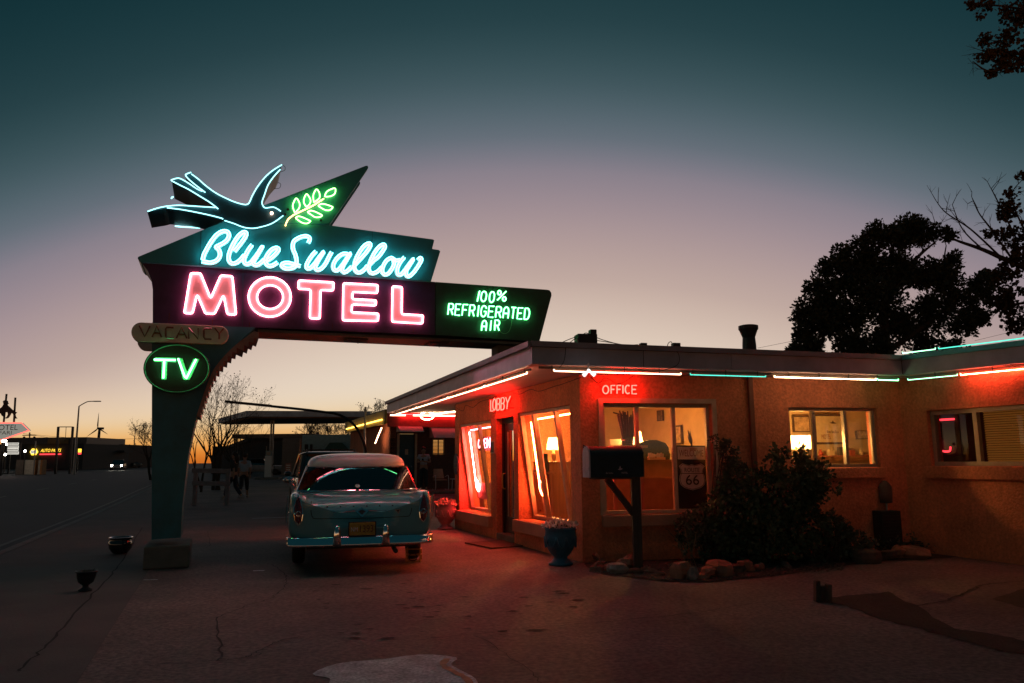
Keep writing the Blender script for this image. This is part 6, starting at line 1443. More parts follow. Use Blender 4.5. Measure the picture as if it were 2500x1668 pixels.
# ================================================================ petrol station across the side street
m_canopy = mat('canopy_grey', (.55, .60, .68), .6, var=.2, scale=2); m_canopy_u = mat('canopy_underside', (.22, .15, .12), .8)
GD = 52.0; gg = gz(GD) - .05
def slab(name, px, zt_, zb_, m, parent):
    return MB().prism([Vector((p.x, p.y, zb_)) for p in px], UP * (zt_ - zb_)).build(name, m, parent)
fl_, fr2 = PY(601, 1010, GD), PY(905, 1030, GD + 1.5); bl_, br2 = PY(533, 1026, GD + 9), PY(902, 1036, GD + 9)
zT, zB = PY(601, 1003, GD).z, PY(601, 1017, GD).z
gs = thing('petrol_station', (fl_.x, fl_.y, gg), 'small petrol station with a flat drive-through canopy and pale shop beyond the driveway', 'petrol station')
slab('canopy', [fl_, fr2, br2, bl_], zT, zB, m_canopy, gs); slab('soffit', [fl_.lerp(br2, .03), fr2.lerp(bl_, .03), br2.lerp(fl_, .03), bl_.lerp(fr2, .03)], zB - .01, zB - .10, m_canopy_u, gs)
for x in (660, 665.5):
    q = PY(x, 1100, GD + 3); MB().tube([Vector((q.x, q.y, gg)), Vector((q.x, q.y, zB))], .07, 8).build('canopy_post', m_galv, gs)
q0, q1 = PY(566, 1068, 66), PY(770, 1068, 66); z0_, z1_ = PY(600, 1070, 66).z, PY(600, 1060, 66).z
slab('lower_roof', [q0, q1, q1 + Vector((0, 7, 0)), q0 + Vector((0, 7, 0))], z1_, z0_, m_canopy_u, gs)
for x in (572, 577): q = PY(x, 1100, 67); MB().tube([Vector((q.x, q.y, gz(67) - .1)), Vector((q.x, q.y, z0_))], .09, 6).build('canopy_post', m_iron, gs)
def block(name, x0, x1, yt, D, dep, m, parent, zbase=None):
    a, b = PY(x0, yt, D), PY(x1, yt, D); zt_ = a.z; zb0 = gz(D) - .3 if zbase is None else zbase
    return MB().boxv((a + b) / 2 * 1.0 + Vector((0, dep / 2, -(zt_ - zb0) / 2 - ((a.z + b.z) / 2 - zt_))), Vector(((b.x - a.x) / 2, 0, 0)), Vector((0, dep / 2, 0)), UP * (zt_ - zb0) / 2).build(name, m, parent)
m_shop = mat('shop_teal_white', (.30, .46, .48), .7); m_shop2 = mat('shop_grey', (.26, .20, .17), .8)
w1 = block('shop_wall', 738, 892, 1062, 64, 8, m_shop, gs); w2 = block('shop_wall', 690, 742, 1070, 66, 8, m_shop2, gs)
for x0, x1 in ((744, 752), (757, 763)): block('window', x0, x1, 1085, 63.95, .06, m_black, gs, PY(x0, 1112, 63.95).z)
block('shop_door', 806, 830, 1084, 63.9, .08, mat('shutter_grey', (.20, .20, .17), .7), gs, gz(64))
MB().prism([PY(805, 1083, 63.6), PY(835, 1083, 63.6), PY(852, 1100, 62), PY(792, 1100, 62)], UP * .08).build('awning', mat('olive_awning', (.10, .09, .04), .8), gs)
# pump on its island
PD = 55.0; q = PY(655, 1163, PD); q.z = gz(PD)
isl = struct(MB().box(q + UP * .02, (1.7, .8, .24)).build('pump_island', m_kerb))
pm = thing('petrol_pump', q + UP * .14, 'vintage white petrol pump on the island below the station canopy', 'petrol pump'); h = PY(655, 1098, PD).z - q.z
MB().boxv(q + UP * (.14 + h * .36), (.24, 0, 0), (0, .2, 0), (0, 0, h * .36)).build('cabinet', m_white, pm, bevel=.03)
MB().boxv(q + UP * (.14 + h * .80), (.20, 0, 0), (0, .18, 0), (0, 0, h * .09)).build('head', m_shop, pm, bevel=.02)
MB().boxv(q + UP * (.14 + h * .80) + Vector((0, -.185, 0)), (.15, 0, 0), (0, .004, 0), (0, 0, h * .06)).build('dial', m_cream, pm)
MB().tube(smooth_pts([q + Vector((.25, -.05, .9)), q + Vector((.40, -.1, 1.1)), q + Vector((.42, -.1, .6)), q + Vector((.30, -.1, .45)), q + Vector((.27, -.1, .7))], 5), .025, 6).build('hose', m_black, pm)
for dx in (-.16, .16): MB().tube([q + Vector((dx, -.15, .14 + h * .72)), q + Vector((dx, -.15, .14 + h * 1.05))], .03, 6).build('side_lamp', m_cream, pm)
# the long arched pole arm in front of the canopy
AP = [(893, 1112), (889, 1085), (880, 1062), (868, 1042), (850, 1025), (825, 1012), (790, 1006), (740, 1000), (662, 992)]
ar = thing('arched_pole', (PY(893, 1112, 33).x, 33, gz(33)), 'arched pole whose long straight arm reaches left in front of the station canopy', 'pole')
pts = smooth_pts([Vector((PY(893, 1112, 33).x, 33, gz(33)))] + [PY(x, y, 33) for x, y in AP], 5)
MB().tube(pts, .055, 8).build('pole', m_iron, ar)
MB().bar(PY(662, 991.5, 33), PY(550, 980.5, 33), .16, .11).build('lamp_bar', m_iron, ar)
# sign on a post, white rail fence, station car
q = PY(704, 1176, 40); q.z = gz(40)
ns = thing('small_sign', q, 'small red and white notice sign on a thin post near the station', 'sign'); MB().tube([q, q + UP * 1.1], .02, 6).build('post', m_galv, ns)
s0, s1 = PY(696.5, 1152, 40), PY(711, 1131, 40); mb = MB(); mb.boxv((s0 + s1) / 2, ((s1.x - s0.x) / 2, 0, 0), (0, .012, 0), (0, 0, (s1.z - s0.z) / 2)); mb.build('plate', mat('sign_pale_red', (.40, .16, .13), .5), ns)
mb = MB()
for z in (.25, .5, .75): mb.boxv(s0.lerp(s1, .5) + UP * (z - .5) * (s1.z - s0.z) - Vector((0, .014, 0)), ((s1.x - s0.x) * .36, 0, 0), (0, .002, 0), (0, 0, .02))
mb.build('bands', m_white, ns)
FD = 26.0; fn_ = thing('rail_fence', PY(475, 1205, FD), 'low white two-rail fence beside the driveway behind the sign pylon', 'fence')
m_ftint = mat('old_white_wood', (.20, .20, .215), .7, var=.2, scale=6, bump=.2)
for x in (477, 556):
    a = PY(x, 1207, FD); t = PY(x, 1146, FD); a.z = gz(FD) - .05; MB().boxv((a + t) / 2, (.06, 0, 0), (0, .05, 0), (0, 0, (t.z - a.z) / 2)).build('post', m_ftint, fn_)
for y in (1149, 1180):
    a, b = PY(469, y, FD - .1), PY(562, y + 1, FD - .1); MB().boxv((a + b) / 2, (b - a) / 2, (0, .025, 0), (0, 0, .075)).build('rail', m_ftint, fn_)
def small_car(name, p, rz, m, label, lights=False, group=None):
    r = thing(name, p, label, 'car', group, rz)
    MB().loft([[Vector((x * k, y, z)) for x, z in [(-.85, .3), (.85, .3), (.9, .55), (.86, zt), (-.86, zt), (-.9, .55)]] for y, k, zt in [(-2.2, .92, .72), (-2.1, 1, .80), (-1, 1, .86), (1.1, 1, .92), (2.1, .98, .88), (2.25, .9, .74)]]).build('body', m, r, local=True, smooth=False)
    MB().loft([[Vector((x * k, y, .9)) for x, y in [(-.8, -1.0), (.8, -1.0), (.8, 1.7), (-.8, 1.7)]] if i == 0 else [Vector((x, y, 1.42)) for x, y in [(-.64, -.2), (.64, -.2), (.64, 1.0), (-.64, 1.0)]] for i, k in ((0, 1), (1, 1))]).build('cabin', m_carglass, r, local=True)
    MB().loft([[Vector((x, y, z)) for x, y in [(-.66 * k, -.24), (.66 * k, -.24), (.66 * k, 1.04), (-.66 * k, 1.04)]] for z, k in ((1.42, 1), (1.47, .9))]).build('roof', m, r, local=True)
    for s in (-1, 1):
        for y in (-1.35, 1.35): MB().lathe([(.0, 0), (.22, 0), (.32, .02), (.32, .2), (.0, .2)], (0, 0, 0), 14).build('wheel', m_black, r, local=True).matrix_local = Matrix.Translation((s * .8 - .1, y, .32)) @ Matrix.Rotation(R(90), 4, 'Y')
        MB().lathe([(0, -.02), (.10, -.02), (.12, .03), (.0, .04)], (0, 0, 0), 12).build('headlight', emit('headlight_on', (1, .93, .75), 60 if lights else 0.02), r, local=True).matrix_local = Matrix.Translation((s * .62, -2.2, .62)) @ Matrix.Rotation(R(90), 4, 'X')
    return r
q = PY(640, 1140, 70); small_car('parked_car', (q.x, 70, gz(70) - .05), R(95), mat('silver_car', (.3, .3, .32), .4, metal=.3), 'pale silver car parked beside the station shop, behind the pump')

# ================================================================ far side of the street
def base(px, D): q = PY(px, 1130, D); q.z = gz(D); return q
m_bd = mat('dark_wall', (.055, .055, .06), .8); m_bd2 = mat('dark_brick', (.07, .05, .045), .85); m_metalroof = mat('roof_sheet', (.10, .10, .11), .5)
n_signy = emit('sign_yellow', (1, .62, .05), 2.2); n_signr = emit('sign_red', (1, .05, .06), 2.0); n_signw = emit('sign_white', (.9, .85, .75), .85); bulb_m = emit('bulb_glow', (1, .9, .75), 30)
AD_ = 118.0
ap = thing('auto_store', base(100, AD_), 'dark low auto parts store with a lit yellow and red fascia sign across the street', 'shop')
b0 = block('wall', -25, 205, 1085, AD_, 14, m_bd, ap)
block('roof', 12, 212, 1069, AD_ + 2, 12, m_metalroof, ap, PY(100, 1087, AD_).z)
block('lit_panel', 117, 148, 1070.5, AD_ - .4, 2.2, mat('tan_cladding', (.35, .2, .09), .7), ap, PY(130, 1083, AD_ - .4).z)
mb = MB(); a = PY(98.5, 1104, AD_ - .3); b = PY(147.5, 1104, AD_ - .3); ux = Vector((1, 0, 0)); hgt = PY(98, 1096, AD_ - .3).z - a.z
text_on(mb, 'AUTO PARTS', a, ux, Vector((.25, 0, 1)), b.x - a.x, hgt); st_ = mb.build('sign_letters', n_signy, ap)
a, b = PY(97, 1111, AD_ - .3), PY(149, 1107.5, AD_ - .3); MB().boxv((a + b) / 2, ((b.x - a.x) / 2, 0, 0), (0, .06, 0), (0, 0, (b.z - a.z) / 2)).build('sign_bar', n_signr, ap)
cx = PY(82.5, 1103.5, AD_ - .3); rr = (PY(92.5, 1103, AD_ - .3).x - cx.x)
hx = MB().prism([cx + Vector((rr * math.cos(R(60 * k)), 0, rr * .92 * math.sin(R(60 * k)))) for k in range(6)], Vector((0, .1, 0))).build('sign_badge', n_signy, ap)
MB().boxv(cx + Vector((0, -.06, 0)), (rr * .66, 0, 0), (0, .03, 0), (0, 0, rr * .40)).build('badge_field', n_signw, hx)
mb = MB(); text_on(mb, 'NAPA', cx + Vector((-rr * .55, -.1, -rr * .25)), ux, UP, rr * 1.1, rr * .5); mb.build('badge_letters', mat('badge_blue', (.01, .05, .25), .5), hx)
# motel sign with the silhouette rider
SDp = 80.0
sf_ = thing('arrow_sign', base(20, SDp), 'lit pale arrow-shaped MOTEL sign edged in red, a rider silhouette on top', 'sign')
arr = [(-60, 1032), (52, 1032.5), (71, 1051), (5, 1074), (-60, 1090)]
ab = MB().prism([PY(x, y, SDp) for x, y in arr], Vector((0, .35, 0))).build('arrow_board', emit('sign_face_lit', (.58, .56, .48), .42), sf_)
MB().tube([PY(x, y, SDp - .06) for x, y in arr], .06, 6, True).build('red_edge', emit('neon_red_far', (1, .10, .07), 3), ab)
def word(txt, x0, x1, yb, yt, D, m, parent, nm='lettering'):
    a, b, t = PY(x0, yb, D), PY(x1, yb, D), PY(x0, yt, D); mb = MB(); text_on(mb, txt, a, ux, UP, b.x - a.x, t.z - a.z); return mb.build(nm, m, parent)
word('MOTEL', -19, 43, 1050.5, 1037.5, SDp - .05, m_black, ab); word('SAFARI', -22, 28, 1061.5, 1052.5, SDp - .05, m_black, ab)
for x, yt in ((16, 962), (37.5, 971)): MB().tube([PY(x - 7 if yt == 962 else x - 3.5, 1032, SDp + .2), PY(x, yt, SDp + .2)], .10, 7).build('pole', m_iron, sf_)
for x in (8, -40): q = PY(x, 1076, SDp + .2); MB().tube([Vector((q.x, q.y, gz(SDp) - .2)), q], .16, 7).build('leg', m_iron, sf_)
cam_p = [(-14, 1014), (-6, 1003), (0, 997), (4, 994), (8, 988), (8, 984), (6.5, 981), (9, 978), (13, 977), (16, 979), (16.5, 983), (19, 985), (15.5, 986.5), (16, 990), (20, 993), (25, 998), (31, 1003), (36, 1006.5), (39, 1006), (36, 1009), (34.5, 1012), (36, 1018), (39.5, 1021.5), (35.5, 1022), (33.5, 1017), (31, 1010), (25, 1008), (23, 1012), (18, 1020), (13, 1022), (12, 1020.5), (16, 1018), (19, 1012), (18, 1007), (12, 1006.5), (6, 1007), (4.5, 1012), (9, 1017), (8, 1018), (3, 1014), (1, 1008), (-5, 1010), (-14, 1022)]
cm_ = MB().prism([PY(x, y, SDp + .1) for x, y in cam_p], Vector((0, .25, 0))).build('rider_silhouette', mat('silhouette_brown', (.05, .025, .02), .8), sf_)
# lit reader board, pale utility wall, empty sign frame, bulbs
RD = 88.0
rb = thing('reader_board', base(33, RD), 'lit white reader board with rows of dark lettering below the arrow sign', 'sign'); a, b = PY(16, 1110.5, RD), PY(50, 1080.5, RD)
MB().boxv((a + b) / 2 + Vector((0, .15, 0)), ((b.x - a.x) / 2, 0, 0), (0, .14, 0), (0, 0, (b.z - a.z) / 2)).build('case', m_iron, rb)
for y0, y1 in ((1086.5, 1081), (1101, 1088), (1109.5, 1102.5)):
    a, b = PY(18, y0, RD), PY(46, y1, RD); pn = MB().boxv((a + b) / 2, ((b.x - a.x) / 2, 0, 0), (0, .02, 0), (0, 0, (b.z - a.z) / 2)).build('panel', n_signw, rb)
    mb = MB(); n = 2 if y0 == 1101 else 1
    for i in range(n):
        z = a.z + (b.z - a.z) * (i + .5) / n
        for k in range(9): mb.boxv(Vector((a.x + (b.x - a.x) * (k + .7) / 9.6, a.y - .03, z)), ((b.x - a.x) * .032, 0, 0), (0, .004, 0), (0, 0, (b.z - a.z) / n * .22))
    mb.build('dark_rows', m_bd, pn)
for x in (22, 46): q = PY(x, 1110, RD); MB().tube([Vector((q.x, q.y + .15, gz(RD) - .2)), q + Vector((0, .15, 0))], .1, 6).build('post', m_iron, rb)
UD = 84.0; uw = thing('utility_wall', base(60, UD), 'pale concrete box wall with orange end posts beside the far kerb', 'wall')
m_uw = mat('uw_concrete', (.62, .60, .50), .8); m_or = mat('orange_post', (.40, .16, .04), .6)
block('wall', 40, 83, 1123.5, UD, 1.2, m_uw, uw); block('pier', 40, 58, 1123, UD - .25, .25, m_concrete, uw); block('post', 83.2, 88, 1123, UD - .3, .8, m_or, uw); block('post', 99.5, 104, 1123, UD - .3, .8, m_or, uw); block('wall', 88.3, 99.3, 1124, UD + .1, .6, m_uw, uw)
ff = thing('empty_signpost', base(160, 86), 'tall empty two-post sign frame standing before the auto parts store', 'sign frame')
for x0, x1 in ((142.5, 136.5), (178, 171.5)): t, f = PY(x0, 1042, 86), PY(x1, 1141, 86); f.z = gz(86) - .2; MB().bar(f, t, .22, .16, Vector((0, 1, 0))).build('post', m_iron, ff)
MB().tube([PY(143, 1042.5, 86), PY(178, 1042.5, 86)], .05, 5).build('crossbar', m_iron, ff)
MB().tube([PY(161.5, 1043, 86), PY(160, 1068, 86)], .03, 5).build('hanger', m_iron, ff)
for i, (x, y, lab) in enumerate([(17, 1085, 'bright bulb at the upper left corner of the reader board'), (6, 1091, 'bright bulb on a pole left of the reader board'), (61, 1101.5, 'bright bulb on a pole between the reader board and the yellow badge'), (13, 1110, 'bright bulb below the lower left corner of the reader board')]):
    q = PY(x, y, 90); r = thing('bulb_lamp', Vector((q.x, q.y, gz(90))), lab, 'lamp', 'lit bulbs round the reader board')
    MB().tube([Vector((q.x, q.y, gz(90) - .2)), q - UP * .12], .04, 5).build('pole', m_iron, r); MB().blob(q, .13, 1, 10, 8, 0).build('bulb', bulb_m, r, smooth=True)
fb = thing('sign_floodlight', PY(10, 1077, 79), 'glaring floodlight under the point of the arrow sign', 'lamp'); q = PY(10, 1077, 79)
MB().lathe([(0, -.1), (.22, -.08), (.24, .05), (.1, .14), (0, .15)], q, 14).build('lamp_head', bulb_m, fb, smooth=True); MB().tube([Vector((q.x, q.y, gz(79) - .2)), q], .05, 6).build('pole', m_iron, fb)
q = PY(84, 1151, 83.5); fp_ = thing('flag_pole', base(84, 83), 'thin bare pole rising from the pale utility wall', 'pole'); MB().tube([base(84, 82.5) - UP * .2, PY(87.5, 1077, 82.5)], .06, 6).build('pole', m_galv, fp_)
# lamp posts
def lamp_post(px, D, foot, top, arm, label):
    r = thing('street_lamp', base(px, D), label, 'street lamp', 'street lamps across the road'); f = PY(*foot, D); f.z = gz(D) - .2
    MB().tube([f, PY(*top, D)], [.14, .07], 8).build('pole', m_galv, r); MB().tube(smooth_pts([PY(*q, D) for q in arm], 4), .05, 6).build('arm', m_galv, r)
    e = PY(*arm[-1], D); MB().boxv(e, (.38, 0, 0), (0, .14, 0), (0, 0, .05)).build('lamp_head', m_iron, r, bevel=.02)
lamp_post(182, 82, (181.5, 1141), (193, 992), [(193, 992), (205, 985), (216, 980.5), (237, 980)], 'tall street lamp with a curved arm right of the empty sign frame')
lamp_post(328, 150, (326, 1100), (331, 1044), [(331, 1044), (340, 1039), (356, 1038)], 'smaller distant street lamp close to the left edge of the pylon')
# yellow-red shop sign and dim block
sh2 = thing('corner_shop', base(250, 130), 'dark long low building behind the tall street lamp, down the street', 'shop'); block('wall', 196, 300, 1086, 130, 16, m_bd2, sh2); block('roof_box', 222, 241, 1074, 132, 5, m_bd, sh2, PY(230, 1087, 132).z)
block('canopy', 275, 303, 1100, 128, 3, m_bd, sh2, PY(290, 1104, 128).z)
for x0, x1, y0, y1 in ((250, 258, 1110, 1124), (266, 272, 1112, 1124)): block('lit_window', x0, x1, y0, 129.9, .1, emit('dim_lit_window', (1, .42, .16), .10), sh2, PY(x0, y1, 129.9).z)
ys = thing('hanging_shop_sign', base(192, 100), 'small yellow and red lit shop sign beside the tall lamp foot', 'sign'); q = base(190, 100)
MB().tube([q - UP * .2, PY(189.5, 1094, 100)], .08, 6).build('post', m_iron, ys); block('panel', 188.5, 196, 1096, 100, .3, n_signy, ys, PY(190, 1104.5, 100).z); block('panel', 189, 195.5, 1105, 100, .3, n_signr, ys, PY(190, 1109.5, 100).z)
s3 = thing('distant_store', base(330, 190), 'low dark store far down the street by the second lamp', 'shop'); block('wall', 296, 372, 1099, 190, 20, m_bd, s3); block('parapet', 310, 330, 1094, 189.5, 3, m_bd2, s3, PY(310, 1101, 189).z)
gb_ = thing('gabled_hall', base(620, 84), 'dark gabled hall behind the petrol station canopy', 'building'); g0, g1, g2_ = PY(546, 1097, 84), PY(612, 1072, 84), PY(740, 1071, 84); fz = gz(84) - .3
MB().prism([Vector((g0.x, 84, fz)), g0, g1, g2_, Vector((g2_.x, 84, fz))], Vector((0, 12, 0))).build('wall', mat('hall_wall', (.075, .065, .06), .9), gb_)
MB().prism([g0 - Vector((.8, .3, .1)), g1 + Vector((-.1, -.3, .15)), g2_ + Vector((0, -.3, .15)), g2_ + Vector((0, -.3, -.15)), g1 + Vector((0, -.3, -.15)), g0 - Vector((.8, .3, .4))], Vector((0, 12.6, 0))).build('roof', m_metalroof, gb_)
hs = thing('roadside_shed', base(525, 74), 'small dark shed with a flat roof behind the bare tree', 'building'); block('wall', 519, 538, 1092, 74, 6, m_bd2, hs); block('roof', 517, 540, 1090, 73.7, 6.6, m_bd, hs, PY(520, 1092.2, 73.7).z)
# wind turbine
TD = 420.0; hb_ = PY(239, 1046, TD); wt = thing('wind_turbine', Vector((hb_.x, hb_.y, 0)), 'distant three-bladed wind turbine rising over the low roofs', 'wind turbine')
MB().tube([Vector((hb_.x + .6, hb_.y, 0)), hb_ + Vector((.4, 1, 0))], [1.0, .65], 8).build('tower', m_bd, wt)
MB().boxv(hb_ + Vector((.9, 1, 0)), (1.5, 0, 0), (0, .9, 0), (0, 0, .55)).build('nacelle', m_bd, wt)
for x, y in ((241.2, 1007.5), (211.5, 1066.5), (263, 1060.5)):
    e = PY(x, y, TD); d = (e - hb_); s = d.cross(Vector((0, 1, 0))).normalized(); MB().loft([[hb_ + d * t + s * w + Vector((0, dy, 0)) for w, dy in ((-a, 0), (0, -.1), (b_, 0), (0, .1))] for t, a, b_ in ((.02, .2, .2), (.2, .2, .6), (.55, .15, .38), (1, .05, .05))]).build('blade', m_bd, wt)
# power poles and wires
def power_pole(px, yt, D, label):
    r = thing('power_pole', base(px, D), label, 'power pole', 'power poles along the street'); t = PY(px, yt, D); f = base(px, D) - UP * .2
    MB().tube([f, t], [.16, .11], 6).build('pole', m_wood_dark, r); MB().boxv(t - UP * .5, (1.2, 0, 0), (0, .06, 0), (0, 0, .07)).build('crossarm', m_wood_dark, r)
    for a in (-.9, .9): MB().blob(t - UP * .9 + Vector((a, 0, 0)), .22, 1, 8, 6, 0).build('transformer', m_iron, r)
    return t
pa = power_pole(200, 1070, 170, 'power pole with twin transformers between the tall lamp and the turbine'); pb = power_pole(217, 1072, 240, 'power pole just left of the turbine tower'); pc = power_pole(72.5, 1056, 135, 'power pole above the roof of the auto parts store')
for k, (a, b) in enumerate([((0, 1048), (372, 1096)), ((70, 1060), (372, 1070))]):
    p = [PY(a[0] + (b[0] - a[0]) * t / 10, a[1] + (b[1] - a[1]) * t / 10 + 6 * (t / 10) * (1 - t / 10) * 4, 150) for t in range(11)]
    tag(MB().tube(p, .035, 4).build('power_line', m_wire, None, p[0]), ('power line sagging from the upper left across the sunset', 'power line stretched nearly level above the low roofs')[k], 'power line')
for k, (a, b) in enumerate([((2380, 832), (2505, 802)), ((2400, 846), (2505, 824)), ((1850, 850), (1960, 828))]):
    p = [PY(a[0] + (b[0] - a[0]) * t / 8, a[1] + (b[1] - a[1]) * t / 8, 60) for t in range(9)]
    tag(MB().tube(p, .016, 4).build('power_line', m_wire, None, p[0]), ('upper thin power line over the teal-lit roof edge at right', 'lower thin power line over the teal-lit roof edge at right', 'thin power line rising into the left side of the dark tree')[k], 'power line')
# cars on the street
q = base(289, 112); small_car('oncoming_car', (q.x, q.y, gz(112) - .12), R(22), mat('grey_car', (.2, .2, .22), .4, metal=.3), 'oncoming pale car with both headlights on', True)
q = base(318, 135); small_car('oncoming_car', (q.x, q.y, gz(135) - .12), R(60), mat('dark_car', (.05, .05, .06), .4), 'dim dark car turning just behind the car with bright headlights', False)
# ================================================================ trees
m_bark = mat('tree_bark', (.045, .034, .026), .9, var=.3, scale=6, bump=.4)
m_jun = mat('juniper_leaf', (.045, .062, .042), .7, var=.5, scale=1.5, bump=0, spec=.3); m_oak = mat('oak_leaf', (.065, .048, .024), .75, var=.5, scale=2, bump=0, spec=.3); m_dryleaf = mat('dry_leaf', (.06, .045, .03), .8, bump=0)
def grow(mb, p, d, L, r, lev, rn, tips, spread=.62, up=.12, n=4, minr=.006, shrink=.72):
    pts, rad = [p], [r]; q = p.copy(); dd = d.copy()
    for i in range(n):
        dd = (dd + Vector((rn.gauss(0, .14), rn.gauss(0, .14), rn.gauss(up, .10)))).normalized(); q = q + dd * L / n; pts.append(q.copy()); rad.append(max(minr * .7, r * (1 - .45 * (i + 1) / n)))
    mb.tube(pts, rad, 6 if r > .06 else 4 if r > .02 else 3, caps=False)
    if lev == 0: tips.append((q, dd)); return
    k = 3 if rn.random() < .6 else 2
    for j in range(k):
        ax = dd.orthogonal().normalized(); ax.rotate(Quaternion(dd, rn.uniform(0, 6.28))); e = dd.copy(); e.rotate(Quaternion(ax, rn.uniform(.3, 1.1) * spread))
        grow(mb, pts[-1] if j < 2 else pts[-2], e, L * shrink * rn.uniform(.8, 1.15), rad[-1] * .78, lev - 1, rn, tips, spread, up, n, minr, shrink)
    if rn.random() < .5 and lev > 1:
        ax = dd.orthogonal().normalized(); ax.rotate(Quaternion(dd, rn.uniform(0, 6.28))); e = dd.copy(); e.rotate(Quaternion(ax, .8)); grow(mb, pts[2], e, L * .6, rad[2] * .5, lev - 2, rn, tips, spread, up, n, minr, shrink)
def bare_tree(base_, H, lev, seed, label, stems=1, spread=.75, leaves=.3, minr=.01, r0=None, up=.1, lean=(0, 0)):
    rn = random.Random(seed); root = thing('bare_tree', base_, label, 'tree', 'bare trees'); tr, cw = MB(), MB(); tips = []
    for s in range(stems):
        d = Vector((rn.gauss(lean[0], .16 if stems > 1 else .05), rn.gauss(lean[1], .1), 1)).normalized(); p = Vector(base_) + Vector((rn.uniform(-.25, .25) * (stems > 1), 0, -.15))
        L0 = H * .28; q = p + d * L0; rr = (r0 or H * .018) * rn.uniform(.8, 1.1); tr.tube([p, p.lerp(q, .5) + Vector((rn.uniform(-.05, .05), 0, 0)), q], [rr * 1.25, rr, rr * .85], 8)
        for j in range(3):
            e = (d + Vector((rn.gauss(0, .38) * spread, rn.gauss(0, .38) * spread, 0))).normalized(); grow(cw, q - d * .02, e, H * .24, rr * .7, lev, rn, tips, spread, up, 4, minr)
    tr.build('trunk', m_bark, root); c = cw.build('branches', m_bark, root)
    if leaves:
        lf = MB()
        for p, d in tips:
            if rn.random() < leaves:
                for _ in range(2): leaf(lf, p + Vector((rn.gauss(0, .05), rn.gauss(0, .05), rn.gauss(0, .05))), Vector((rn.gauss(0, 1), rn.gauss(0, 1), rn.gauss(0, 1))).normalized(), H * .008 + minr * 3, rn, .5)
        lf.build('leaves', m_dryleaf, root)
    return root
def bb_(px, D): q = base(px, D); return q
bare_tree(bb_(535, 38), 6.4, 4, 3, 'largest bare tree, branching thickly right beside the sign pylon', 4, .8, .35, .006, .075, lean=(.02, 0))
bare_tree(bb_(585, 42), 5.0, 3, 9, 'slimmer bare tree with long forked limbs right of the largest bare tree', 3, 1.0, .3, .007, .06, lean=(.04, 0))
bare_tree(bb_(490, 36), 4.8, 3, 13, 'leaning bare sapling close against the inner edge of the pylon', 2, .7, .3, .006, .05, lean=(.02, 0))
bare_tree(bb_(775, 78), 6.0, 4, 5, 'leftmost of the bare trees over the pale station shop roof', 2, .9, .6, .02)
bare_tree(bb_(815, 80), 6.4, 4, 6, 'bare tree over the middle of the pale station shop roof', 2, .9, .6, .02)
bare_tree(bb_(855, 76), 5.6, 4, 7, 'bare tree over the right end of the pale station shop roof', 2, .9, .6, .02)
bare_tree(bb_(920, 58), 6.2, 4, 8, 'bare tree showing above the end of the cabin wing roof', 2, .9, .9, .016)
bare_tree(bb_(276, 160), 5.6, 5, 11, 'round-topped bare tree in the glow right of the wind turbine', 3, 1.1, 1.0, .03, .14)
bare_tree(bb_(368, 60), 5.0, 4, 12, 'thin bare tree half hidden behind the left edge of the pylon', 2, .8, 1.0, .012)
def leafy(name, base_, trunk, limbs, clumps, n, ls, ml, label, seed, D, lw=.5, dens=1.0, depth=1.0, gap=.55):
    """trunk and limbs as point lists, clumps of leaf-sized faces spread through the crown"""
    rn = random.Random(seed); root = thing(name, base_, label, 'tree'); tr = MB()
    for pts, r0, r1 in [trunk] + limbs:
        q = smooth_pts(pts, 5); tr.tube(q, [r0 + (r1 - r0) * i / (len(q) - 1) for i in range(len(q))], 7)
    for pts, r0, r1 in limbs:
        q = smooth_pts(pts, 6)
        for i in range(len(q) // 3, len(q), 2):
            d = (q[min(i + 1, len(q) - 1)] - q[i - 1]).normalized(); e = (d * .7 + Vector((rn.gauss(0, .6), rn.gauss(0, .6), rn.gauss(.25, .6)))).normalized(); L_ = rn.uniform(.25, .75)
            m1 = q[i] + e * L_ * .5 + Vector((0, 0, .03)); t1 = q[i] + e * L_ + Vector((rn.gauss(0, .08), 0, rn.gauss(.05, .08))); tr.tube([q[i], m1, t1], [.012, .008, .004], 4, caps=False)
            for _ in range(2): tr.tube([m1, m1 + (e + Vector((rn.gauss(0, .6), rn.gauss(0, .4), rn.gauss(.1, .6)))).normalized() * L_ * .45], [.006, .003], 3, caps=False)
    tr.build('trunk', m_bark, root); tw, lf = MB(), MB(); tot = sum(c[1] * c[1] for c in clumps)
    for c, rad in clumps:
        nn = int(n * rad * rad / tot); k = max(5, int(nn / 60)); cl = []
        for _ in range(k):
            d = Vector((rn.gauss(0, 1), rn.gauss(0, 1) * depth, rn.gauss(0, .85))).normalized(); q = c + d * rad * rn.uniform(.3, 1.05); cl.append((q, d)); tw.tube([c + d * rad * .1, (c + q) / 2 + Vector((0, 0, rn.uniform(-.05, .12) * rad)), q], [.03 * rad, .02 * rad, .008 * rad], 4, caps=False)
        for i in range(nn):
            q, d = cl[i % k]; e = (d * .6 + Vector((rn.gauss(0, .7), rn.gauss(0, .7), rn.gauss(.15, .6)))).normalized(); leaf(lf, q + e * rn.random() * rad * gap, (e + Vector((rn.gauss(0, .6), rn.gauss(0, .6), rn.gauss(0, .5)))).normalized(), ls * rn.uniform(.6, 1.35), rn, lw)
    lf.add(tw.v, tw.f); lf.build('crown', ml, root); return root
JD = 22.0; jb = PY(2165, 1100, JD); jb.z = 0
J = lambda x, y, d=0.0: PY(x, y, JD + d)
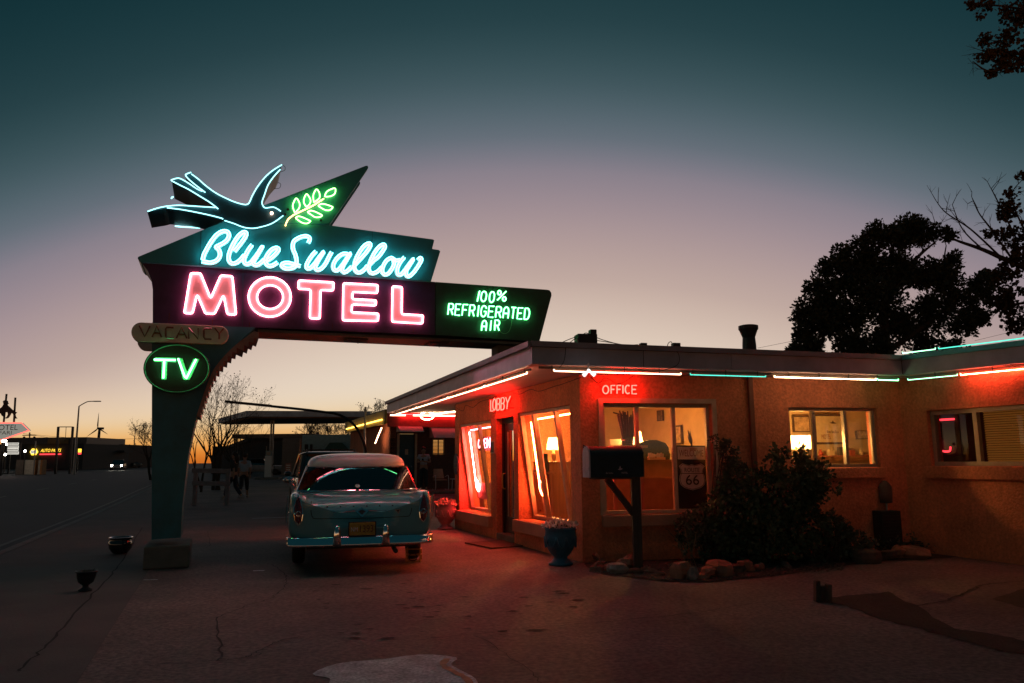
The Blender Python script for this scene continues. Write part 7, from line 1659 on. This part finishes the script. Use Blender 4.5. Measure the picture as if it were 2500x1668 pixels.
leafy('juniper_tree', jb, ([jb, J(2165, 900), J(2160, 760), J(2180, 600)], .24, .05),
      [([J(2165, 880), J(2060, 820, .3), J(1985, 770, .2)], .10, .03), ([J(2165, 860), J(2250, 800, -.2), J(2330, 740, 0)], .10, .03), ([J(2160, 760), J(2090, 680), J(2040, 650)], .09, .02), ([J(2165, 740), J(2230, 640), J(2285, 590)], .08, .02), ([J(2175, 800), J(2280, 720), J(2310, 600)], .07, .015)],
      [(J(2225, 556, .1), .42), (J(2195, 585, 0), .34), (J(2150, 575, -.2), .36), (J(2265, 570, .2), .30), (J(2310, 572, 0), .17), (J(2100, 628, .1), .42), (J(2125, 660), .4), (J(2050, 632, 0), .26), (J(2030, 660, 0), .30), (J(2075, 690), .42), (J(2005, 715, -.1), .36), (J(1975, 765), .34), (J(2030, 760, .1), .42), (J(1960, 830, .1), .30), (J(1990, 800), .38), (J(2060, 790, .3), .5), (J(2140, 730, -.3), .55), (J(2180, 660), .45), (J(2225, 680, .2), .36), (J(2275, 668, -.1), .34), (J(2300, 690), .42), (J(2345, 735, .1), .34), (J(2270, 770, .1), .50), (J(2190, 800, .2), .5), (J(2080, 855, -.1), .40), (J(1985, 860, .1), .30), (J(2350, 800, 0), .28), (J(2270, 850, 0), .36), (J(2395, 700, .1), .28), (J(2375, 770), .26), (J(2140, 850), .4), (J(2340, 850), .22), (J(2330, 640), .22), (J(1948, 862), .2)],
      52000, .115, m_jun, 'big dark bushy evergreen rising behind the office roof', 41, JD, .28, gap=.75)
OD = 24.0; ob = PY(2800, 1100, OD); ob.z = 0
O = lambda x, y, d=0.0: PY(x, y, OD + d)
leafy('oak_tree', ob, ([ob, O(2790, 900), O(2770, 600), O(2740, 200), O(2720, -60)], .36, .12),
      [([O(2780, 720), O(2600, 690), O(2480, 645), O(2400, 610), O(2330, 585), O(2290, 560)], .14, .012), ([O(2480, 645), O(2420, 560), O(2390, 520), O(2372, 480)], .04, .010), ([O(2440, 625), O(2370, 560), O(2310, 520), O(2285, 490)], .035, .010), ([O(2400, 610), O(2350, 560), O(2325, 500)], .03, .01), ([O(2340, 588), O(2300, 580), O(2283, 545)], .02, .008),
       ([O(2790, 800), O(2600, 760), O(2500, 740), O(2430, 760)], .10, .02), ([O(2760, 400), O(2600, 200), O(2500, 155), O(2420, 175), O(2375, 150)], .12, .012), ([O(2740, 200), O(2600, 60), O(2480, 20), O(2370, 10)], .10, .012), ([O(2500, 155), O(2440, 120), O(2390, 130)], .03, .008), ([O(2480, 580), O(2430, 480), O(2418, 458)], .03, .008), ([O(2560, 670), O(2500, 560), O(2470, 480), O(2495, 440)], .04, .01)],
      [(O(2480, 500), .40), (O(2470, 580, .2), .42), (O(2420, 570), .16), (O(2460, 690, .1), .45), (O(2500, 780, 0), .55), (O(2410, 690, 0), .36), (O(2440, 740, -.1), .42), (O(2375, 770, .1), .32), (O(2490, 640), .35), (O(2500, 420), .2),
       (O(2440, 100, 0), .40), (O(2480, 160, .1), .42), (O(2400, 140), .25), (O(2480, 30, 0), .45), (O(2400, 20, 0), .22), (O(2440, 170), .25), (O(2370, 15), .12), (O(2560, 90), .6), (O(2600, 600), .7), (O(2600, 760), .7)],
      9500, .12, m_oak, 'brownish oak whose branches reach in from the right edge of the view', 42, OD, .55, gap=.7)
# ================================================================ people
def skin_chain(name, m, verts, edges, radii, parent, root_i=0, sub=1):
    me = bpy.data.meshes.new(name); L = WL.get(parent.name, Vector()) * 0
    me.from_pydata([tuple(v) for v in verts], edges, []); me.materials.append(m)
    o = bpy.data.objects.new(name, me); COL.objects.link(o); o.parent = parent
    md = o.modifiers.new('skin', 'SKIN'); sl = me.skin_vertices[0].data
    for i, r in enumerate(radii): sl[i].radius = (r, r) if not isinstance(r, tuple) else r; sl[i].use_root = (i == root_i)
    md.use_smooth_shade = True
    sb = o.modifiers.new('sub', 'SUBSURF'); sb.levels = sub; sb.render_levels = sub; return o
def person(loc, rz, pose, cols, label, scale=1.0):
    """pose: joint table in metres, x to the person's right, y the way they face"""
    r = thing('person', loc, label, 'person', None, rz); r.scale = (scale,) * 3
    J = pose; V, E, Rr, idx = [], [], [], {}
    def add(n, p, rad, par=None):
        idx[n] = len(V); V.append(Vector(p)); Rr.append(rad)
        if par: E.append((idx[par], idx[n]))
    add('pelvis', J['pelvis'], (.15, .11)); add('waist', J['waist'], (.13, .10), 'pelvis'); add('chest', J['chest'], (.16, .11), 'waist'); add('neck', J['neck'], .055, 'chest'); add('jaw', J['jaw'], .075, 'neck'); add('head', J['head'], .095, 'jaw'); add('crown', Vector(J['head']) + Vector((0, -.01, .09)), .06, 'head')
    nose = Vector(J['head']) + Vector((0, .095, -.02)); add('nose', nose, .018, 'head')
    for s, k in ((-1, 'l'), (1, 'r')):
        add('ear' + k, Vector(J['head']) + Vector((s * .088, -.005, -.01)), .02, 'head')
        add('sh' + k, J['sh' + k], .062, 'chest'); add('el' + k, J['el' + k], .044, 'sh' + k); add('wr' + k, J['wr' + k], .03, 'el' + k)
        hd = (Vector(J['wr' + k]) - Vector(J['el' + k])).normalized(); pm = Vector(J['wr' + k]) + hd * .07; add('pa' + k, pm, (.036, .02), 'wr' + k)
        sd = hd.cross(Vector((0, 1, 0.3))).normalized()
        for i, (o, l) in enumerate(((-.028, .07), (-.01, .082), (.009, .078), (.027, .06))):
            add(f'f{i}{k}', pm + sd * o + hd * l * .55, .009, 'pa' + k); add(f'g{i}{k}', pm + sd * o + hd * l * .9 + Vector((0, .018, -.004)), .008, f'f{i}{k}')
        add('th' + k, Vector(J['wr' + k]) + hd * .04 - sd * s * .03 + Vector((0, .03, 0)), .010, 'pa' + k)
        add('hip' + k, J['hip' + k], .095, 'pelvis'); add('kn' + k, J['kn' + k], .062, 'hip' + k); add('an' + k, J['an' + k], .042, 'kn' + k); add('to' + k, J['to' + k], .036, 'an' + k)
    skin_chain('body', cols['skin'], V, E, Rr, r)
    g = lambda n: Vector(J[n])
    sv = [g('pelvis') + Vector((0, 0, .02)), g('waist'), g('chest'), g('neck') - Vector((0, 0, .03))] + [q for k in 'lr' for q in (g('sh' + k), g('sh' + k).lerp(g('el' + k), cols.get('sleeve', .7)))]
    skin_chain('shirt', cols['shirt'], sv, [(0, 1), (1, 2), (2, 3), (2, 4), (4, 5), (2, 6), (6, 7)], [(.17, .13), (.155, .125), (.185, .135), .07, .08, .062, .08, .062], r)
    tv = [g('pelvis') + Vector((0, 0, .03)), g('pelvis') - Vector((0, 0, .03))] + [q for k in 'lr' for q in (g('hip' + k), g('kn' + k), g('kn' + k).lerp(g('an' + k), cols.get('leg', .92)))]
    skin_chain('trousers', cols['trousers'], tv, [(0, 1), (1, 2), (2, 3), (3, 4), (1, 5), (5, 6), (6, 7)], [(.16, .125), (.15, .12), .112, .082, .068, .112, .082, .068], r)
    for k in 'lr':
        a, t = g('an' + k), g('to' + k); d = (t - a); d.z = 0; d = d.normalized() if d.length > .01 else Vector((0, 1, 0)); s = d.cross(UP)
        MB().loft([[a + d * y + s * w * math.cos(q) + UP * (z0 + hh * max(0, math.sin(q))) for q in [2 * math.pi * i / 10 for i in range(10)]] for y, w, hh, z0 in ((-.07, .03, .07, -.085), (-.05, .045, .10, -.085), (.04, .048, .10, -.085), (.13, .05, .055, -.085), (.19, .03, .03, -.085))]).build('shoe', cols['shoes'], r, local=True, smooth=True)
    h = g('head'); hm = MB().blob(h + Vector((0, -.025, .035)), .108, 3, 14, 10, .04, (.93, 1.0, 1.0))
    hm.v = [Vector((q.x, min(q.y, h.y + .055) if q.z < h.z + .05 else q.y, max(q.z, h.z - cols.get('hair_len', .06)))) for q in hm.v]
    if cols.get('long'): hm.tube([h + Vector((0, -.09, .02)), h + Vector((0, -.12, -.12)), h + Vector((.01, -.11, -.30))], [.085, .09, .05], 10)
    hm.build('hair', cols['hair'], r, local=True, smooth=True)
    mb = MB()
    for s in (-1, 1): mb.blob(h + Vector((s * .034, .088, .005)), .011, 1, 8, 6, 0)
    mb.build('eyes', m_black, r, local=True); MB().boxv(h + Vector((0, .088, -.062)), (.024, 0, 0), (0, .008, 0), (0, 0, .005)).build('mouth', mat('lip', (.22, .08, .07), .6), r, local=True, bevel=.003)
    return r
m_skin = mat('skin_tone', (.36, .20, .14), .55, var=.06, bump=.03); m_denim = mat('dark_denim', (.02, .03, .05), .85, bump=.3); m_hairb = mat('brown_hair', (.03, .018, .012), .6, bump=.4, bscale=40); m_tee = mat('pale_tee', (.36, .42, .48), .85, bump=.3, bscale=14); m_darktop = mat('dark_top', (.03, .035, .04), .85, bump=.3); m_shoe = mat('pale_shoes', (.32, .28, .27), .6); m_bootd = mat('dark_shoes', (.03, .025, .02), .5)
def stand(**k):
    p = dict(pelvis=(0, 0, .95), waist=(0, .0, 1.10), chest=(0, 0, 1.32), neck=(0, 0, 1.48), jaw=(0, .025, 1.56), head=(0, .02, 1.65), shl=(-.19, 0, 1.40), shr=(.19, 0, 1.40), ell=(-.25, -.03, 1.12), elr=(.25, -.03, 1.12), wrl=(-.26, .04, .88), wrr=(.26, .04, .88),
             hipl=(-.09, 0, .88), hipr=(.09, 0, .88), knl=(-.10, .02, .49), knr=(.10, .02, .49), anl=(-.11, -.02, .085), anr=(.11, -.02, .085), tol=(-.12, .12, .04), tor=(.12, .12, .04)); p.update(k); return p
walkA = stand(knl=(-.09, .20, .50), anl=(-.10, .28, .095), tol=(-.10, .42, .05), knr=(.09, -.03, .49), anr=(.10, -.30, .13), tor=(.11, -.20, .04), ell=(-.24, -.14, 1.13), wrl=(-.24, -.14, .89), elr=(.24, .08, 1.13), wrr=(.23, .22, .92))
walkB = stand(knr=(.09, .18, .50), anr=(.10, .26, .095), tor=(.10, .40, .05), knl=(-.09, -.02, .49), anl=(-.10, -.27, .13), tol=(-.11, -.17, .04), elr=(.25, -.14, 1.13), wrr=(.25, -.12, .89), ell=(-.25, .06, 1.13), wrl=(-.24, .20, .92))
q = PZ(568, 1222); person((q.x, q.y, gz(q.y)), R(78), walkA, dict(skin=m_skin, shirt=m_darktop, trousers=m_denim, shoes=m_shoe, hair=m_hairb, sleeve=.95, long=True), 'person in a dark top with long hair, walking past the white rail fence', 1.02)
q = PZ(588, 1219); q.y += .25; person((q.x, q.y, gz(q.y)), R(8), walkB, dict(skin=m_skin, shirt=m_tee, trousers=m_darktop, shoes=m_shoe, hair=m_hairb, sleeve=.9, leg=.55, hair_len=.08), 'person in a pale blue top and dark shorts, walking away beside the one in dark', 1.0)
qp = PV(1034, 1187, C2 - AD * 1.25, SD); pr = stand(ell=(-.27, .02, 1.13), wrl=(-.09, .26, 1.17), elr=(.27, .02, 1.13), wrr=(.09, .26, 1.17), head=(0, .05, 1.64), jaw=(0, .05, 1.55))
pm_ = person((qp.x, qp.y, g2), R(180 - 5), pr, dict(skin=m_skin, shirt=mat('white_tee', (.42, .46, .52), .85, bump=.3, bscale=14), trousers=m_darktop, shoes=m_bootd, hair=m_hairb, sleeve=.55), 'person in a white t-shirt standing by the blue cabin door, head bent over a phone', 1.05)
ph = thing('phone', Vector((qp.x, qp.y, g2)) + Vector((0, -.36, 1.27)), 'dark phone held in both hands by the person at the cabin door', 'phone')
MB().boxv(Vector((qp.x, qp.y, g2)) + Vector((0, -.37, 1.29)), (.036, 0, 0), (0, .003, .004), (0, -.04, .06)).build('case', m_black, ph)
bpy.context.view_layer.update()
